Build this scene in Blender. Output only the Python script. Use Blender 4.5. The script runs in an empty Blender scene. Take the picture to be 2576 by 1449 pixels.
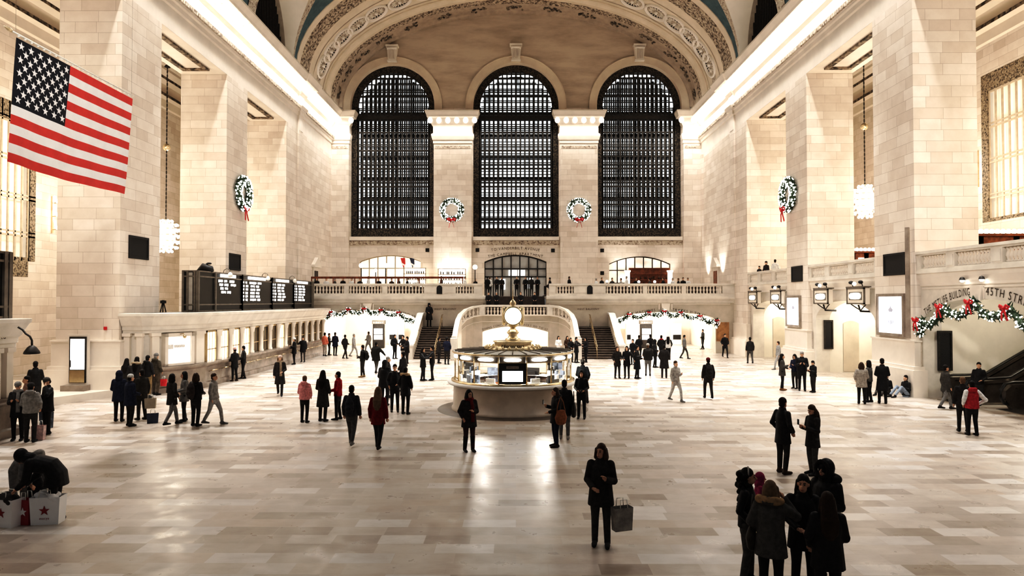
import bpy, math, random
from mathutils import Vector, Matrix, Euler
from mathutils.geometry import tessellate_polygon
from math import sin, cos, pi, sqrt, atan2, tan, radians as R
random.seed(7)
SC = bpy.context.scene
COL = SC.collection

# ------------------------------------------------------------------ camera
F = 1717.0
CAMZ = 4.1
cd = bpy.data.cameras.new('camera'); cam = bpy.data.objects.new('camera', cd); COL.objects.link(cam)
cd.sensor_width = 36; cd.lens = F / 2576 * 36; cd.clip_start = 0.1; cd.clip_end = 300
cam.location = (0, 0, CAMZ)
cam.rotation_euler = (R(90) + math.atan(33.5 / F), 0, math.atan(10 / F))
SC.camera = cam
MR = cam.rotation_euler.to_matrix()
def ray(px, py): return MR @ Vector(((px - 1288) / F, (724.5 - py) / F, -1))
def at(px, py, Y):
    d = ray(px, py); t = Y / d.y; return Vector((d.x * t, Y, CAMZ + d.z * t))
def atx(px, py, X):
    d = ray(px, py); t = X / d.x; return Vector((X, d.y * t, CAMZ + d.z * t))
def ground(px, py, z=0.0):
    d = ray(px, py); t = (z - CAMZ) / d.z; return Vector((d.x * t, d.y * t, z))

# ------------------------------------------------------------------ tagging
def tag(o, label=None, cat=None, group=None, kind=None):
    if label: o['label'] = label
    if cat: o['category'] = cat
    if group: o['group'] = group
    if kind: o['kind'] = kind
    return o
def empty(name, loc=(0, 0, 0), rz=0, parent=None):
    o = bpy.data.objects.new(name, None); COL.objects.link(o)
    o.location = loc; o.rotation_euler = (0, 0, rz); o.empty_display_size = .2
    if parent: o.parent = parent
    return o
def thing(name, label, cat, loc=(0, 0, 0), rz=0, group=None):
    return tag(empty(name, loc, rz), label, cat, group)
def dup(o, loc=None, rz=None, label=None, group=None, parent=None):
    r = o.copy(); COL.objects.link(r)
    if loc is not None: r.location = loc
    if rz is not None: r.rotation_euler = (0, 0, rz)
    if label: r['label'] = label
    if group: r['group'] = group
    if parent: r.parent = parent
    for c in list(o.children): dup(c, parent=r)
    return r

# ------------------------------------------------------------------ mesh builder
class MB:
    def __init__(s): s.v = []; s.f = []; s.sm = []; s.mi = []
    def add(s, vs, fs, smooth=False, mi=0):
        n = len(s.v); s.v += [tuple(p) for p in vs]
        for f in fs:
            s.f.append(tuple(n + i for i in f)); s.sm.append(smooth); s.mi.append(mi)
        return s
    def box(s, x0, x1, y0, y1, z0, z1, mi=0, M=None):
        vs = [Vector((x, y, z)) for z in (z0, z1) for y in (y0, y1) for x in (x0, x1)]
        if M: vs = [M @ v for v in vs]
        return s.add(vs, [(0, 2, 3, 1), (4, 5, 7, 6), (0, 1, 5, 4), (2, 6, 7, 3), (0, 4, 6, 2), (1, 3, 7, 5)], False, mi)
    def bbox(s, x0, x1, y0, y1, z0, z1, b=.02, mi=0):
        # box with chamfered vertical and horizontal edges
        vs = []; 
        for (z, i) in ((z0, b), (z0 + b, 0), (z1 - b, 0), (z1, b)):
            xa, xb, ya, yb = x0 + i, x1 - i, y0 + i, y1 - i
            vs += [(xa + b, ya, z), (xb - b, ya, z), (xb, ya + b, z), (xb, yb - b, z), (xb - b, yb, z), (xa + b, yb, z), (xa, yb - b, z), (xa, ya + b, z)]
        fs = [tuple(range(7, -1, -1)), tuple(range(24, 32))]
        for k in range(3):
            for j in range(8): fs.append((k * 8 + j, k * 8 + (j + 1) % 8, k * 8 + 8 + (j + 1) % 8, k * 8 + 8 + j))
        return s.add(vs, fs, False, mi)
    def tube(s, pts, rad, n=8, caps=True, mi=0, ref=None, round_=False, smooth=True):
        pts = [Vector(p) for p in pts]
        if not isinstance(rad, list): rad = [rad] * len(pts)
        rad = [r if isinstance(r, tuple) else (r, r) for r in rad]
        if round_:
            a = (pts[0] - pts[1]).normalized(); b = (pts[-1] - pts[-2]).normalized()
            ra, rb = rad[0], rad[-1]; ma, mb_ = min(ra), min(rb)
            P = [pts[0] + a * ma * k for k in (.95, .75, .4)]; Q = [pts[-1] + b * mb_ * k for k in (.4, .75, .95)]
            pts = P + pts + Q
            rad = [(ra[0] * k, ra[1] * k) for k in (.3, .66, .92)] + rad + [(rb[0] * k, rb[1] * k) for k in (.92, .66, .3)]
        vs = []
        up = Vector(ref) if ref else None
        side = None
        for i, p in enumerate(pts):
            t = (pts[min(i + 1, len(pts) - 1)] - pts[max(i - 1, 0)]).normalized()
            if up is not None: u = up - t * up.dot(t)
            else:
                if side is None:
                    u = Vector((1, 0, 0)) if abs(t.x) < .8 else Vector((0, 1, 0))
                else: u = side
                u = u - t * u.dot(t)
            if u.length < 1e-6: u = Vector((0, 1, 0)) - t * t.y
            u.normalize(); side = u; w = t.cross(u)
            for k in range(n):
                a = 2 * pi * k / n
                vs.append(p + u * cos(a) * rad[i][0] + w * sin(a) * rad[i][1])
        fs = []
        for i in range(len(pts) - 1):
            for k in range(n):
                fs.append((i * n + k, i * n + (k + 1) % n, (i + 1) * n + (k + 1) % n, (i + 1) * n + k))
        s.add(vs, fs, smooth, mi)
        if caps:
            m = len(s.v) - len(vs); L = (len(pts) - 1) * n
            s.f.append(tuple(m + k for k in range(n - 1, -1, -1))); s.sm.append(False); s.mi.append(mi)
            s.f.append(tuple(m + L + k for k in range(n))); s.sm.append(False); s.mi.append(mi)
        return s
    def lathe(s, prof, n=24, c=(0, 0, 0), a0=0, a1=2 * pi, smooth=True, mi=0, M=None):
        full = abs(a1 - a0 - 2 * pi) < 1e-6; k = n if full else n + 1
        vs = []
        for r, z in prof:
            for j in range(k):
                a = a0 + (a1 - a0) * j / n
                p = Vector((r * cos(a), r * sin(a), z))
                if M: p = M @ p
                vs.append(p + Vector(c))
        fs = []
        for i in range(len(prof) - 1):
            for j in range(n):
                j2 = (j + 1) % k
                fs.append((i * k + j, i * k + j2, (i + 1) * k + j2, (i + 1) * k + j))
        return s.add(vs, fs, smooth, mi)
    def ball(s, c, r, nu=12, nv=8, mi=0, M=None):
        if not isinstance(r, (tuple, list)): r = (r, r, r)
        vs = [Vector((0, 0, -r[2]))]
        for i in range(1, nv):
            t = -pi / 2 + pi * i / nv
            for j in range(nu):
                a = 2 * pi * j / nu
                vs.append(Vector((r[0] * cos(t) * cos(a), r[1] * cos(t) * sin(a), r[2] * sin(t))))
        vs.append(Vector((0, 0, r[2])))
        if M: vs = [M @ v for v in vs]
        vs = [v + Vector(c) for v in vs]
        fs = []
        for j in range(nu):
            fs.append((0, 1 + (j + 1) % nu, 1 + j))
            b = 1 + (nv - 2) * nu
            fs.append((len(vs) - 1, b + j, b + (j + 1) % nu))
        for i in range(nv - 2):
            for j in range(nu):
                a = 1 + i * nu
                fs.append((a + j, a + (j + 1) % nu, a + nu + (j + 1) % nu, a + nu + j))
        return s.add(vs, fs, True, mi)
    def sweep(s, prof, path, closed_prof=False, smooth=False, mi=0, caps=False, zs=None):
        # prof: (d, z) with d to the left of the travelled plan path; path: plan points, zs optional base height per point
        P = [Vector(p[:2]) for p in path]; vs = []
        for i, p in enumerate(P):
            a = (p - P[i - 1]).normalized() if i else None
            b = (P[i + 1] - p).normalized() if i < len(P) - 1 else None
            if a is None: a = b
            if b is None: b = a
            na = Vector((-a.y, a.x)); nb = Vector((-b.y, b.x)); m = (na + nb)
            if m.length < 1e-6: m = na
            m.normalize(); m = m / max(.35, m.dot(na))
            z0 = zs[i] if zs else 0
            for d, z in prof: vs.append((p.x + m.x * d, p.y + m.y * d, z + z0))
        n = len(prof); fs = []
        for i in range(len(P) - 1):
            for j in range(n if closed_prof else n - 1):
                j2 = (j + 1) % n
                fs.append((i * n + j, (i + 1) * n + j, (i + 1) * n + j2, i * n + j2))
        if caps:
            fs.append(tuple(range(n))); L = (len(P) - 1) * n
            fs.append(tuple(range(L + n - 1, L - 1, -1)))
        return s.add(vs, fs, smooth, mi)
    def holes(s, outer, hl, fn, depth=0, mi=0, rmi=None):
        # flat wall (u, v) -> fn(u, v, d) with openings and their reveals
        loops = [[Vector((u, v, 0)) for u, v in outer]] + [[Vector((u, v, 0)) for u, v in h] for h in hl]
        tris = tessellate_polygon(loops); allp = [p for l in loops for p in l]
        s.add([fn(p.x, p.y, 0) for p in allp], tris, False, mi)
        if depth:
            for h in hl:
                n = len(h); vs = [fn(u, v, 0) for u, v in h] + [fn(u, v, depth) for u, v in h]
                s.add(vs, [(i, (i + 1) % n, n + (i + 1) % n, n + i) for i in range(n)], False, mi if rmi is None else rmi)
        return s
    def poly(s, pts, fn, mi=0):
        tris = tessellate_polygon([[Vector((u, v, 0)) for u, v in pts]])
        return s.add([fn(u, v, 0) for u, v in pts], tris, False, mi)
    def prism(s, pts, fn, d0, d1, mi=0):
        n = len(pts); t = tessellate_polygon([[Vector((u, v, 0)) for u, v in pts]])
        vs = [fn(u, v, d0) for u, v in pts] + [fn(u, v, d1) for u, v in pts]
        fs = [tuple(a) for a in t] + [tuple(n + i for i in a[::-1]) for a in t]
        fs += [(i, (i + 1) % n, n + (i + 1) % n, n + i) for i in range(n)]
        return s.add(vs, fs, False, mi)
    def mesh(s, name, mats):
        me = bpy.data.meshes.new(name)
        me.from_pydata(s.v, [], s.f)
        me.polygons.foreach_set('use_smooth', s.sm)
        if not isinstance(mats, (list, tuple)): mats = [mats]
        for m in mats: me.materials.append(m)
        if len(mats) > 1: me.polygons.foreach_set('material_index', s.mi)
        me.update()
        return me
    def build(s, name, mats, parent=None, kind=None, loc=None, rz=None, fixn=True):
        me = s.mesh(name, mats)
        if fixn:
            import bmesh
            bm = bmesh.new(); bm.from_mesh(me); bmesh.ops.recalc_face_normals(bm, faces=bm.faces); bm.to_mesh(me); bm.free()
        o = bpy.data.objects.new(name, me); COL.objects.link(o)
        if parent: o.parent = parent
        if loc is not None: o.location = loc
        if rz is not None: o.rotation_euler = (0, 0, rz)
        if kind: o['kind'] = kind
        return o

fY = lambda Y: (lambda u, v, d: (u, Y + d, v))           # wall facing the camera (-Y), depth goes away
fXr = lambda X: (lambda u, v, d: (X + d, u, v))          # right wall, depth to +X
fXl = lambda X: (lambda u, v, d: (X - d, u, v))          # left wall, depth to -X

def arch(c, hw, z0, zs, zt, n=20):
    """outline of an opening with a low arch: springs at zs, crown zt"""
    p = [(c - hw, z0), (c - hw, zs)]
    for i in range(1, n):
        a = pi - pi * i / n
        p.append((c + hw * cos(a), zs + (zt - zs) * sin(a)))
    return p + [(c + hw, zs), (c + hw, z0)]
def seg_arch(c, hw, z0, zs, zt, n=16):
    """segmental arch: circle through the springs and the crown"""
    h = zt - zs; r = (hw * hw + h * h) / (2 * h); zc = zt - r; a0 = math.asin(min(1, hw / r))
    p = [(c - hw, z0)]
    for i in range(n + 1):
        a = -a0 + 2 * a0 * i / n
        p.append((c + r * sin(a), zc + r * cos(a)))
    return p + [(c + hw, z0)]

# ------------------------------------------------------------------ materials
def nt(name):
    m = bpy.data.materials.new(name); m.use_nodes = True; t = m.node_tree
    return m, t, t.nodes['Principled BSDF'], t.nodes, t.links
def noise_col(N, L, vec, scale, c1, c2, lo=.35, hi=.65, detail=4, rough=.6):
    n = N.new('ShaderNodeTexNoise'); n.inputs['Scale'].default_value = scale; n.inputs['Detail'].default_value = detail
    n.inputs['Roughness'].default_value = rough
    if vec: L.new(vec, n.inputs['Vector'])
    r = N.new('ShaderNodeValToRGB'); e = r.color_ramp.elements
    e[0].position = lo; e[1].position = hi; e[0].color = (*c1, 1); e[1].color = (*c2, 1)
    L.new(n.outputs['Fac'], r.inputs['Fac'])
    return r.outputs['Color'], n
def mix(N, L, a, b, fac, mode='MIX'):
    m = N.new('ShaderNodeMix'); m.data_type = 'RGBA'; m.blend_type = mode
    if isinstance(fac, (int, float)): m.inputs[0].default_value = fac
    else: L.new(fac, m.inputs[0])
    for s, k in ((a, 6), (b, 7)):
        if isinstance(s, tuple): m.inputs[k].default_value = (*s, 1)
        else: L.new(s, m.inputs[k])
    return m.outputs[2]
def simple(name, c, rough=.6, metal=0, var=.12, scale=6, spec=.5):
    """one colour with a soft procedural mottling"""
    m, t, b, N, L = nt(name)
    tc = N.new('ShaderNodeTexCoord')
    lo = tuple(max(0, x * (1 - var)) for x in c); hi = tuple(min(1, x * (1 + var)) for x in c)
    col, _ = noise_col(N, L, tc.outputs['Object'], scale, lo, hi)
    L.new(col, b.inputs['Base Color']); b.inputs['Roughness'].default_value = rough; b.inputs['Metallic'].default_value = metal
    b.inputs['Specular IOR Level'].default_value = spec
    return m
def glow(name, c, s, var=0.0, scale=3):
    m, t, b, N, L = nt(name)
    tc = N.new('ShaderNodeTexCoord')
    col, _ = noise_col(N, L, tc.outputs['Object'], scale, tuple(x * (1 - var) for x in c), c)
    b.inputs['Base Color'].default_value = (*c, 1)
    L.new(col, b.inputs['Emission Color']); b.inputs['Emission Strength'].default_value = s
    return m
def wallvec(N, L):
    g = N.new('ShaderNodeNewGeometry'); sp = N.new('ShaderNodeSeparateXYZ'); L.new(g.outputs['Position'], sp.inputs[0])
    ad = N.new('ShaderNodeMath'); ad.operation = 'ADD'; L.new(sp.outputs['X'], ad.inputs[0]); L.new(sp.outputs['Y'], ad.inputs[1])
    cb = N.new('ShaderNodeCombineXYZ'); L.new(ad.outputs[0], cb.inputs['X']); L.new(sp.outputs['Z'], cb.inputs['Y'])
    return cb.outputs[0], g.outputs['Position']
def stone(name, c1, c2, cm, bw=1.5, bh=.48, rough=.7, mort=.012):
    m, t, b, N, L = nt(name)
    v, pos = wallvec(N, L)
    br = N.new('ShaderNodeTexBrick'); L.new(v, br.inputs['Vector'])
    br.offset = .5; br.offset_frequency = 2; br.squash = .62; br.squash_frequency = 3
    br.inputs['Color1'].default_value = (*c1, 1); br.inputs['Color2'].default_value = (*c2, 1); br.inputs['Mortar'].default_value = (*cm, 1)
    br.inputs['Scale'].default_value = 1; br.inputs['Mortar Size'].default_value = mort; br.inputs['Mortar Smooth'].default_value = .3
    br.inputs['Brick Width'].default_value = bw; br.inputs['Row Height'].default_value = bh; br.inputs['Bias'].default_value = -.2
    col, _ = noise_col(N, L, pos, 1.3, (.86, .84, .82), (1, 1, 1))
    out = mix(N, L, br.outputs['Color'], col, .7, 'MULTIPLY')
    L.new(out, b.inputs['Base Color']); b.inputs['Roughness'].default_value = rough
    b.inputs['Specular IOR Level'].default_value = .25
    return m
def carved(name, c, dark, scale=3.0, lo=.42, hi=.6):
    m, t, b, N, L = nt(name)
    g = N.new('ShaderNodeNewGeometry')
    vo = N.new('ShaderNodeTexVoronoi'); vo.inputs['Scale'].default_value = scale; L.new(g.outputs['Position'], vo.inputs['Vector'])
    col, n = noise_col(N, L, g.outputs['Position'], scale * 1.1, dark, c, lo, hi, 3)
    r = N.new('ShaderNodeValToRGB'); r.color_ramp.elements[0].position = .05; r.color_ramp.elements[1].position = .4
    r.color_ramp.elements[0].color = (1, 1, 1, 1); r.color_ramp.elements[1].color = (.55, .5, .45, 1)
    L.new(vo.outputs['Distance'], r.inputs['Fac'])
    L.new(mix(N, L, col, r.outputs['Color'], .8, 'MULTIPLY'), b.inputs['Base Color'])
    bp = N.new('ShaderNodeBump'); bp.inputs['Strength'].default_value = .6; bp.inputs['Distance'].default_value = .08
    L.new(n.outputs['Fac'], bp.inputs['Height']); L.new(bp.outputs[0], b.inputs['Normal'])
    b.inputs['Roughness'].default_value = .75
    return m

MT = {}
MT['stone'] = stone('limestone_blocks', (.82, .745, .67), (.66, .575, .49), (.46, .385, .32), mort=.008)
MT['stone_grey'] = stone('limestone_blocks_grey', (.74, .70, .65), (.66, .61, .55), (.34, .29, .25))
MT['plain'] = simple('plain_limestone', (.76, .69, .61), .6, 0, .06, .8)
MT['marble'] = simple('polished_marble', (.70, .65, .58), .25, 0, .10, 1.2)
MT['cream'] = simple('cream_plaster', (.80, .72, .62), .7, 0, .05, .6)
MT['carved'] = carved('carved_plaster', (.72, .63, .52), (.12, .09, .07), 4.5, .40, .56)
MT['carvedlt'] = carved('light_carved_plaster', (.76, .69, .6), (.3, .24, .2), 5, .36, .52)
MT['carveddk'] = carved('dark_carved_plaster', (.42, .35, .28), (.06, .05, .04), 3.2, .42, .6)
MT['bronze'] = simple('dark_bronze', (.035, .03, .026), .55, .3, .3, 8)
MT['bronzelace'] = carved('bronze_lattice', (.16, .13, .10), (.01, .009, .008), 9, .45, .62)
MT['brass'] = simple('polished_brass', (.62, .50, .33), .25, 1, .1, 4)
MT['gold'] = simple('gilt_brass', (.78, .66, .46), .3, .85, .1, 8)
MT['black'] = simple('matt_black', (.012, .011, .011), .6, 0, .3, 10)
MT['grille'] = simple('black_grille', (.014, .013, .013), .7, 0, .4, 30)
MT['white'] = simple('white_paint', (.82, .81, .79), .5, 0, .04, 4)
MT['red'] = simple('red_ribbon', (.55, .03, .04), .5, 0, .2, 8)
MT['wood'] = simple('brown_wood', (.20, .065, .03), .45, 0, .4, 4)
MT['steel'] = simple('brushed_steel', (.45, .42, .38), .25, 1, .15, 5)
MT['rubber'] = simple('black_rubber', (.02, .018, .016), .35, 0, .2, 5)
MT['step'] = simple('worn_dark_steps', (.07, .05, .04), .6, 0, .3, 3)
MT['leaf'] = simple('evergreen_sprigs', (.035, .06, .03), .7, 0, .5, 20)
MT['board'] = simple('bronze_grey_frame', (.15, .13, .108), .5, .2, .2, 3)
MT['boarddk'] = simple('dark_display', (.008, .008, .008), .35, 0, .3, 3)
MT['letter'] = simple('engraved_dark_letters', (.06, .045, .035), .8, 0, .2, 9)
MT['shade'] = simple('white_lampshade', (.8, .78, .72), .4)
MT['ledge'] = simple('grey_marble', (.27, .225, .19), .25, 0, .25, 1.5)
MT['ring'] = simple('dark_floor_marble', (.115, .092, .072), .4, 0, .25, 2)
MT['flagred'] = simple('flag_red', (.60, .055, .05), .7, 0, .08, 3)
MT['flagwhite'] = simple('flag_white', (.86, .85, .86), .7, 0, .03, 3)
MT['flagblue'] = simple('flag_navy', (.006, .008, .018), .7, 0, .2, 3)
MT['E_white'] = glow('lit_white', (1, .97, .92), 3.0)
MT['E_warm'] = glow('lit_warm', (1, .90, .76), 1.2)
MT['E_screen'] = glow('lit_screen', (.95, .97, 1), 2.4, .04)
MT['E_bulb'] = glow('lit_bulb', (1, .94, .84), 9)
MT['E_fairy'] = glow('fairy_light', (1, .98, .94), 2.0)
MT['E_text'] = glow('lit_letters', (1, 1, 1), 1.0)
MT['E_cornice'] = glow('lit_cornice_bracket', (1, .96, .90), .8)  # brackets are no lamps; the light on them is put in as emission
def glassmat():
    m, t, b, N, L = nt('clear_glass')
    N.remove(b); o = N['Material Output']
    tr = N.new('ShaderNodeBsdfTransparent'); tr.inputs[0].default_value = (.93, .94, .92, 1)
    gl = N.new('ShaderNodeBsdfGlossy'); gl.inputs['Roughness'].default_value = .05
    fr = N.new('ShaderNodeFresnel'); fr.inputs[0].default_value = 1.45
    nz = N.new('ShaderNodeTexNoise'); nz.inputs['Scale'].default_value = 1.0
    bp = N.new('ShaderNodeBump'); bp.inputs['Strength'].default_value = .02; L.new(nz.outputs['Fac'], bp.inputs['Height'])
    L.new(bp.outputs[0], gl.inputs['Normal'])
    mx = N.new('ShaderNodeMixShader'); L.new(fr.outputs[0], mx.inputs[0]); L.new(tr.outputs[0], mx.inputs[1]); L.new(gl.outputs[0], mx.inputs[2])
    L.new(mx.outputs[0], o.inputs[0]); return m
MT['glass'] = glassmat()
def floormat():
    m, t, b, N, L = nt('marble_floor_tiles')
    g = N.new('ShaderNodeNewGeometry')
    br = N.new('ShaderNodeTexBrick'); L.new(g.outputs['Position'], br.inputs['Vector'])
    br.offset = .37; br.offset_frequency = 2; br.squash = .8; br.squash_frequency = 3
    br.inputs['Color1'].default_value = (0, 0, 0, 1); br.inputs['Color2'].default_value = (1, 1, 1, 1); br.inputs['Mortar'].default_value = (.35, .35, .35, 1)
    br.inputs['Scale'].default_value = 1; br.inputs['Mortar Size'].default_value = .004
    br.inputs['Brick Width'].default_value = .98; br.inputs['Row Height'].default_value = .43
    rp = N.new('ShaderNodeValToRGB'); e = rp.color_ramp.elements
    e[0].position = 0; e[0].color = (.30, .245, .20, 1); e[1].position = 1; e[1].color = (.64, .595, .55, 1)
    for p, c in ((.22, (.42, .365, .315, 1)), (.5, (.53, .475, .42, 1)), (.7, (.47, .395, .33, 1)), (.85, (.56, .525, .495, 1))):
        x = rp.color_ramp.elements.new(p); x.color = c
    L.new(br.outputs['Color'], rp.inputs['Fac'])
    mp = N.new('ShaderNodeMapping'); mp.inputs['Scale'].default_value = (1, 2.2, 1); L.new(g.outputs['Position'], mp.inputs[0])
    vein, vn = noise_col(N, L, mp.outputs[0], 1.5, (.76, .73, .71), (1.0, 1.0, 1.0), .30, .55, 9, .7)
    col = mix(N, L, rp.outputs['Color'], vein, .75, 'MULTIPLY')
    L.new(col, b.inputs['Base Color'])
    rr, _ = noise_col(N, L, g.outputs['Position'], 2.2, (.27, .27, .27), (.45, .45, .45))
    L.new(rr, b.inputs['Roughness'])
    bp = N.new('ShaderNodeBump'); bp.inputs['Strength'].default_value = .06; bp.inputs['Distance'].default_value = .02
    w, wn = noise_col(N, L, g.outputs['Position'], 2.0, (0, 0, 0), (1, 1, 1), .2, .8, 2); L.new(wn.outputs['Fac'], bp.inputs['Height'])
    L.new(bp.outputs[0], b.inputs['Normal'])
    b.inputs['Specular IOR Level'].default_value = .45
    return m
MT['floor'] = floormat()
def tympmat():
    m, t, b, N, L = nt('tympanum_stone')
    g = N.new('ShaderNodeNewGeometry')
    mp = N.new('ShaderNodeMapping'); mp.inputs['Scale'].default_value = (.35, 1, 1.4); L.new(g.outputs['Position'], mp.inputs[0])
    col, n = noise_col(N, L, mp.outputs[0], .9, (.39, .32, .25), (.57, .485, .39), .3, .62, 6, .62)
    L.new(col, b.inputs['Base Color']); b.inputs['Roughness'].default_value = .8
    return m
MT['tymp'] = tympmat()
MT['blue'] = simple('blue_green_vault', (.075, .115, .13), .8, 0, .15, 2)
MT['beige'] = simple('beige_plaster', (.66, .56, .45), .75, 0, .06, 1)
def winglow():
    """night sky and lit glass corridors behind the tall windows: pale panes with dark floor bands"""
    m, t, b, N, L = nt('window_backlight')
    g = N.new('ShaderNodeNewGeometry'); sp = N.new('ShaderNodeSeparateXYZ'); L.new(g.outputs['Position'], sp.inputs[0])
    mp = N.new('ShaderNodeMapping'); mp.inputs['Scale'].default_value = (1.3, 1, .55); L.new(g.outputs['Position'], mp.inputs[0])
    col, n = noise_col(N, L, mp.outputs[0], 1.0, (.13, .14, .15), (.93, .96, 1.0), .33, .50, 5, .7)
    L.new(col, b.inputs['Emission Color']); b.inputs['Emission Strength'].default_value = 1.15
    b.inputs['Base Color'].default_value = (.3, .3, .3, 1)
    return m
MT['winglow'] = winglow()
MT['blind'] = glow('lit_window_blind', (.95, .84, .68), .36, .25, 1.2)
MT['bronzelace2'] = carved('bronze_lattice_lit', (.5, .42, .32), (.06, .05, .04), 8, .38, .55)  # paler copy of the bronze lattice, its lighting put into the colour
MT['winbar'] = simple('painted_glazing_bars', (.5, .42, .32), .5, 0, .1, 3)
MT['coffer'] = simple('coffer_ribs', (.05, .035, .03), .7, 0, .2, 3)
MT['beigedk'] = simple('shaded_plaster', (.40, .33, .26), .8, 0, .12, 2)  # darker beige plaster, shade of soffits and reveals put into the colour
MT['paper'] = simple('printed_paper', (.75, .73, .7), .7, 0, .2, 25)
MT['navy'] = simple('navy_plastic', (.03, .04, .08), .4, 0, .3, 6)
MT['bottle'] = simple('dark_bottles', (.05, .03, .02), .2, 0, .6, 14)
MT['drum'] = simple('booth_marble', (.50, .43, .36), .35, 0, .12, 1.5)
MT['E_clock'] = glow('lit_clock_face', (1, .97, .9), 3.5)
MT['E_office'] = glow('lit_ticket_window', (1, .94, .84), .8, .3, 2)
MT['E_office2'] = glow('lit_corner_window', (1, .96, .9), .9, .6, 6)
MT['darkwin'] = simple('dark_ticket_window', (.05, .04, .033), .15, 0, .4, 2)
MT['E_door'] = glow('lit_door_pane', (1, 1, 1), 1.5)
MT['E_poster'] = glow('lit_poster', (.95, .96, 1), .9, .04)
MT['bluegrey'] = simple('pale_blue_print', (.55, .58, .72), .5, 0, .1, 5)
MT['E_gate'] = simple('gateway_shade', (.55, .48, .38), .6, 0, .1, 1)  # doorway shade put into the colour of the flat gate arches
MT['E_bulb2'] = glow('chandelier_bulb', (1, .95, .86), 9)
MT['E_room'] = glow('lit_room', (1, .95, .86), .6, .35, 1.2)
MT['E_room2'] = glow('lit_bar_room', (1, .86, .7), .8, .6, 1.2)
MT['E_notice'] = glow('lit_notice', (.95, .97, 1), .8, .5, 12)
MT['doorglass'] = glow('dark_door_glass', (.5, .48, .45), .16, .97, 1.2)
MT['escside'] = simple('dark_escalator_panel', (.085, .068, .055), .2, .3, .3, 3)
MT['woodlt'] = simple('honey_wood', (.36, .19, .09), .5, 0, .3, 3)
MT['endpanel'] = simple('grey_end_panel', (.38, .35, .31), .5, 0, .1, 3)
MT['greybag'] = simple('grey_plastic_bag', (.30, .28, .26), .4, 0, .3, 7)
MT['kraft'] = simple('beige_paper_bag', (.42, .36, .28), .7, 0, .1, 7)
MT['pinkbag'] = simple('pink_white_plastic', (.62, .45, .44), .4, 0, .35, 9)
MT['bluebag'] = simple('blue_patterned_bag', (.09, .11, .15), .5, 0, .6, 9)
MT['redstar'] = simple('dark_red_star', (.30, .02, .025), .6, 0, .1, 8)
MT['redbag'] = simple('dark_red_paper', (.33, .02, .03), .5, 0, .1, 8)
MT['wool'] = simple('dark_wool', (.03, .022, .02), .9, 0, .3, 20)
MT['recess'] = simple('pale_recess_stone', (.80, .74, .64), .6, 0, .06, .8)
MT['marbledk'] = simple('shaded_marble', (.52, .46, .39), .22, 0, .12, 1.0)  # marble with the balcony overhang's shade put into its colour
MT['roofgrey'] = simple('silver_grey_roof', (.62, .60, .56), .4, 0, .1, 3)
MT['darkcloth'] = simple('dark_tablecloth', (.05, .035, .028), .8, 0, .3, 5)
def lace(name, c1, c2): return carved(name, c1, c2, 7, .4, .6)

# ------------------------------------------------------------------ lettering
_gl = {}
def glyph(ch):
    if ch in _gl: return _gl[ch]
    cu = bpy.data.curves.new('glyph', 'FONT'); cu.body = ch; cu.size = 1; cu.resolution_u = 3; cu.extrude = 0
    o = bpy.data.objects.new('glyph', cu); COL.objects.link(o)
    dg = bpy.context.evaluated_depsgraph_get(); me = bpy.data.meshes.new_from_object(o.evaluated_get(dg))
    vs = [(v.co.x, v.co.y) for v in me.vertices]; fs = [tuple(p.vertices) for p in me.polygons]
    COL.objects.unlink(o); bpy.data.objects.remove(o); bpy.data.curves.remove(cu); bpy.data.meshes.remove(me)
    w = max((v[0] for v in vs), default=.0)
    x0 = min((v[0] for v in vs), default=0)
    _gl[ch] = ([(a - x0, b) for a, b in vs], fs, w - x0); return _gl[ch]
def text_pts(s, size, gap=.14):
    out = []; x = 0
    for ch in s:
        if ch == ' ': x += size * .42; continue
        vs, fs, w = glyph(ch); out.append((x, w * size, vs, fs)); x += w * size + gap * size
    return out, x - gap * size
def text_flat(mb, s, size, fn, u0, v0, align='c', gap=.14, d=-.02, width=None):
    g, W = text_pts(s, size, gap); k = 1
    if width: k = width / W
    off = -W * k / 2 if align == 'c' else 0
    for x, w, vs, fs in g:
        mb.add([fn(u0 + off + (x + a * size) * k, v0 + b * size, d) for a, b in vs], fs)
def text_arc(mb, s, size, fn, uc, vc, rad, amid, gap=.2, d=-.02, flip=1, span=None):
    """letters around a circle of radius rad centred (uc, vc); amid = angle of the middle from the crown, + is to the reader's right"""
    g, W = text_pts(s, size, gap); k = span / W if span else 1
    for x, w, vs, fs in g:
        a = amid + ((x + w / 2 - W / 2) * k) / rad
        pts = []
        for p, q in vs:
            lx = (p * size - w / 2) * min(1, k); ly = q * size
            u = (rad + ly) * sin(a) + lx * cos(a); v = (rad + ly) * cos(a) - lx * sin(a)
            pts.append(fn(uc + flip * u, vc + v, d))
        mb.add(pts, fs)
for ch in 'ABCDEFGHIKLMNOPRSTUVWY0123457•informatcys': glyph(ch)
XW, XP, XO = 17.2, 19.95, 28.0       # pier face, back of piers, outer aisle wall
YW, YB, YE = 54.0, 63.6, 57.0        # lower west wall, window wall, aisle end wall
PIERS = [(18.9, 22.2), (29.5, 32.8), (40.3, 43.4)]
ZO = 17.6                            # head of the side openings
ZS, RISE, AX = 22.2, 9.4, 17.0       # vault springing, rise, half width

def S(mb, name, mat, **k):
    return mb.build(name, mat, kind='structure', **k)

# ---- floor
m = MB(); m.add([(-40, -6, 0), (40, -6, 0), (40, 78, 0), (-40, 78, 0)], [(0, 1, 2, 3)])
S(m, 'floor', MT['floor'])
# raised landing of the left bay in front of the office door
m = MB(); m.prism([(-17.0, 29.9), (-18.6, 26.2), (-28, 24.5), (-28, 33), (-17.0, 33)], lambda u, v, d: (u, v, d), 0.0, .30)
S(m, 'floor_landing', MT['plain'])

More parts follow.
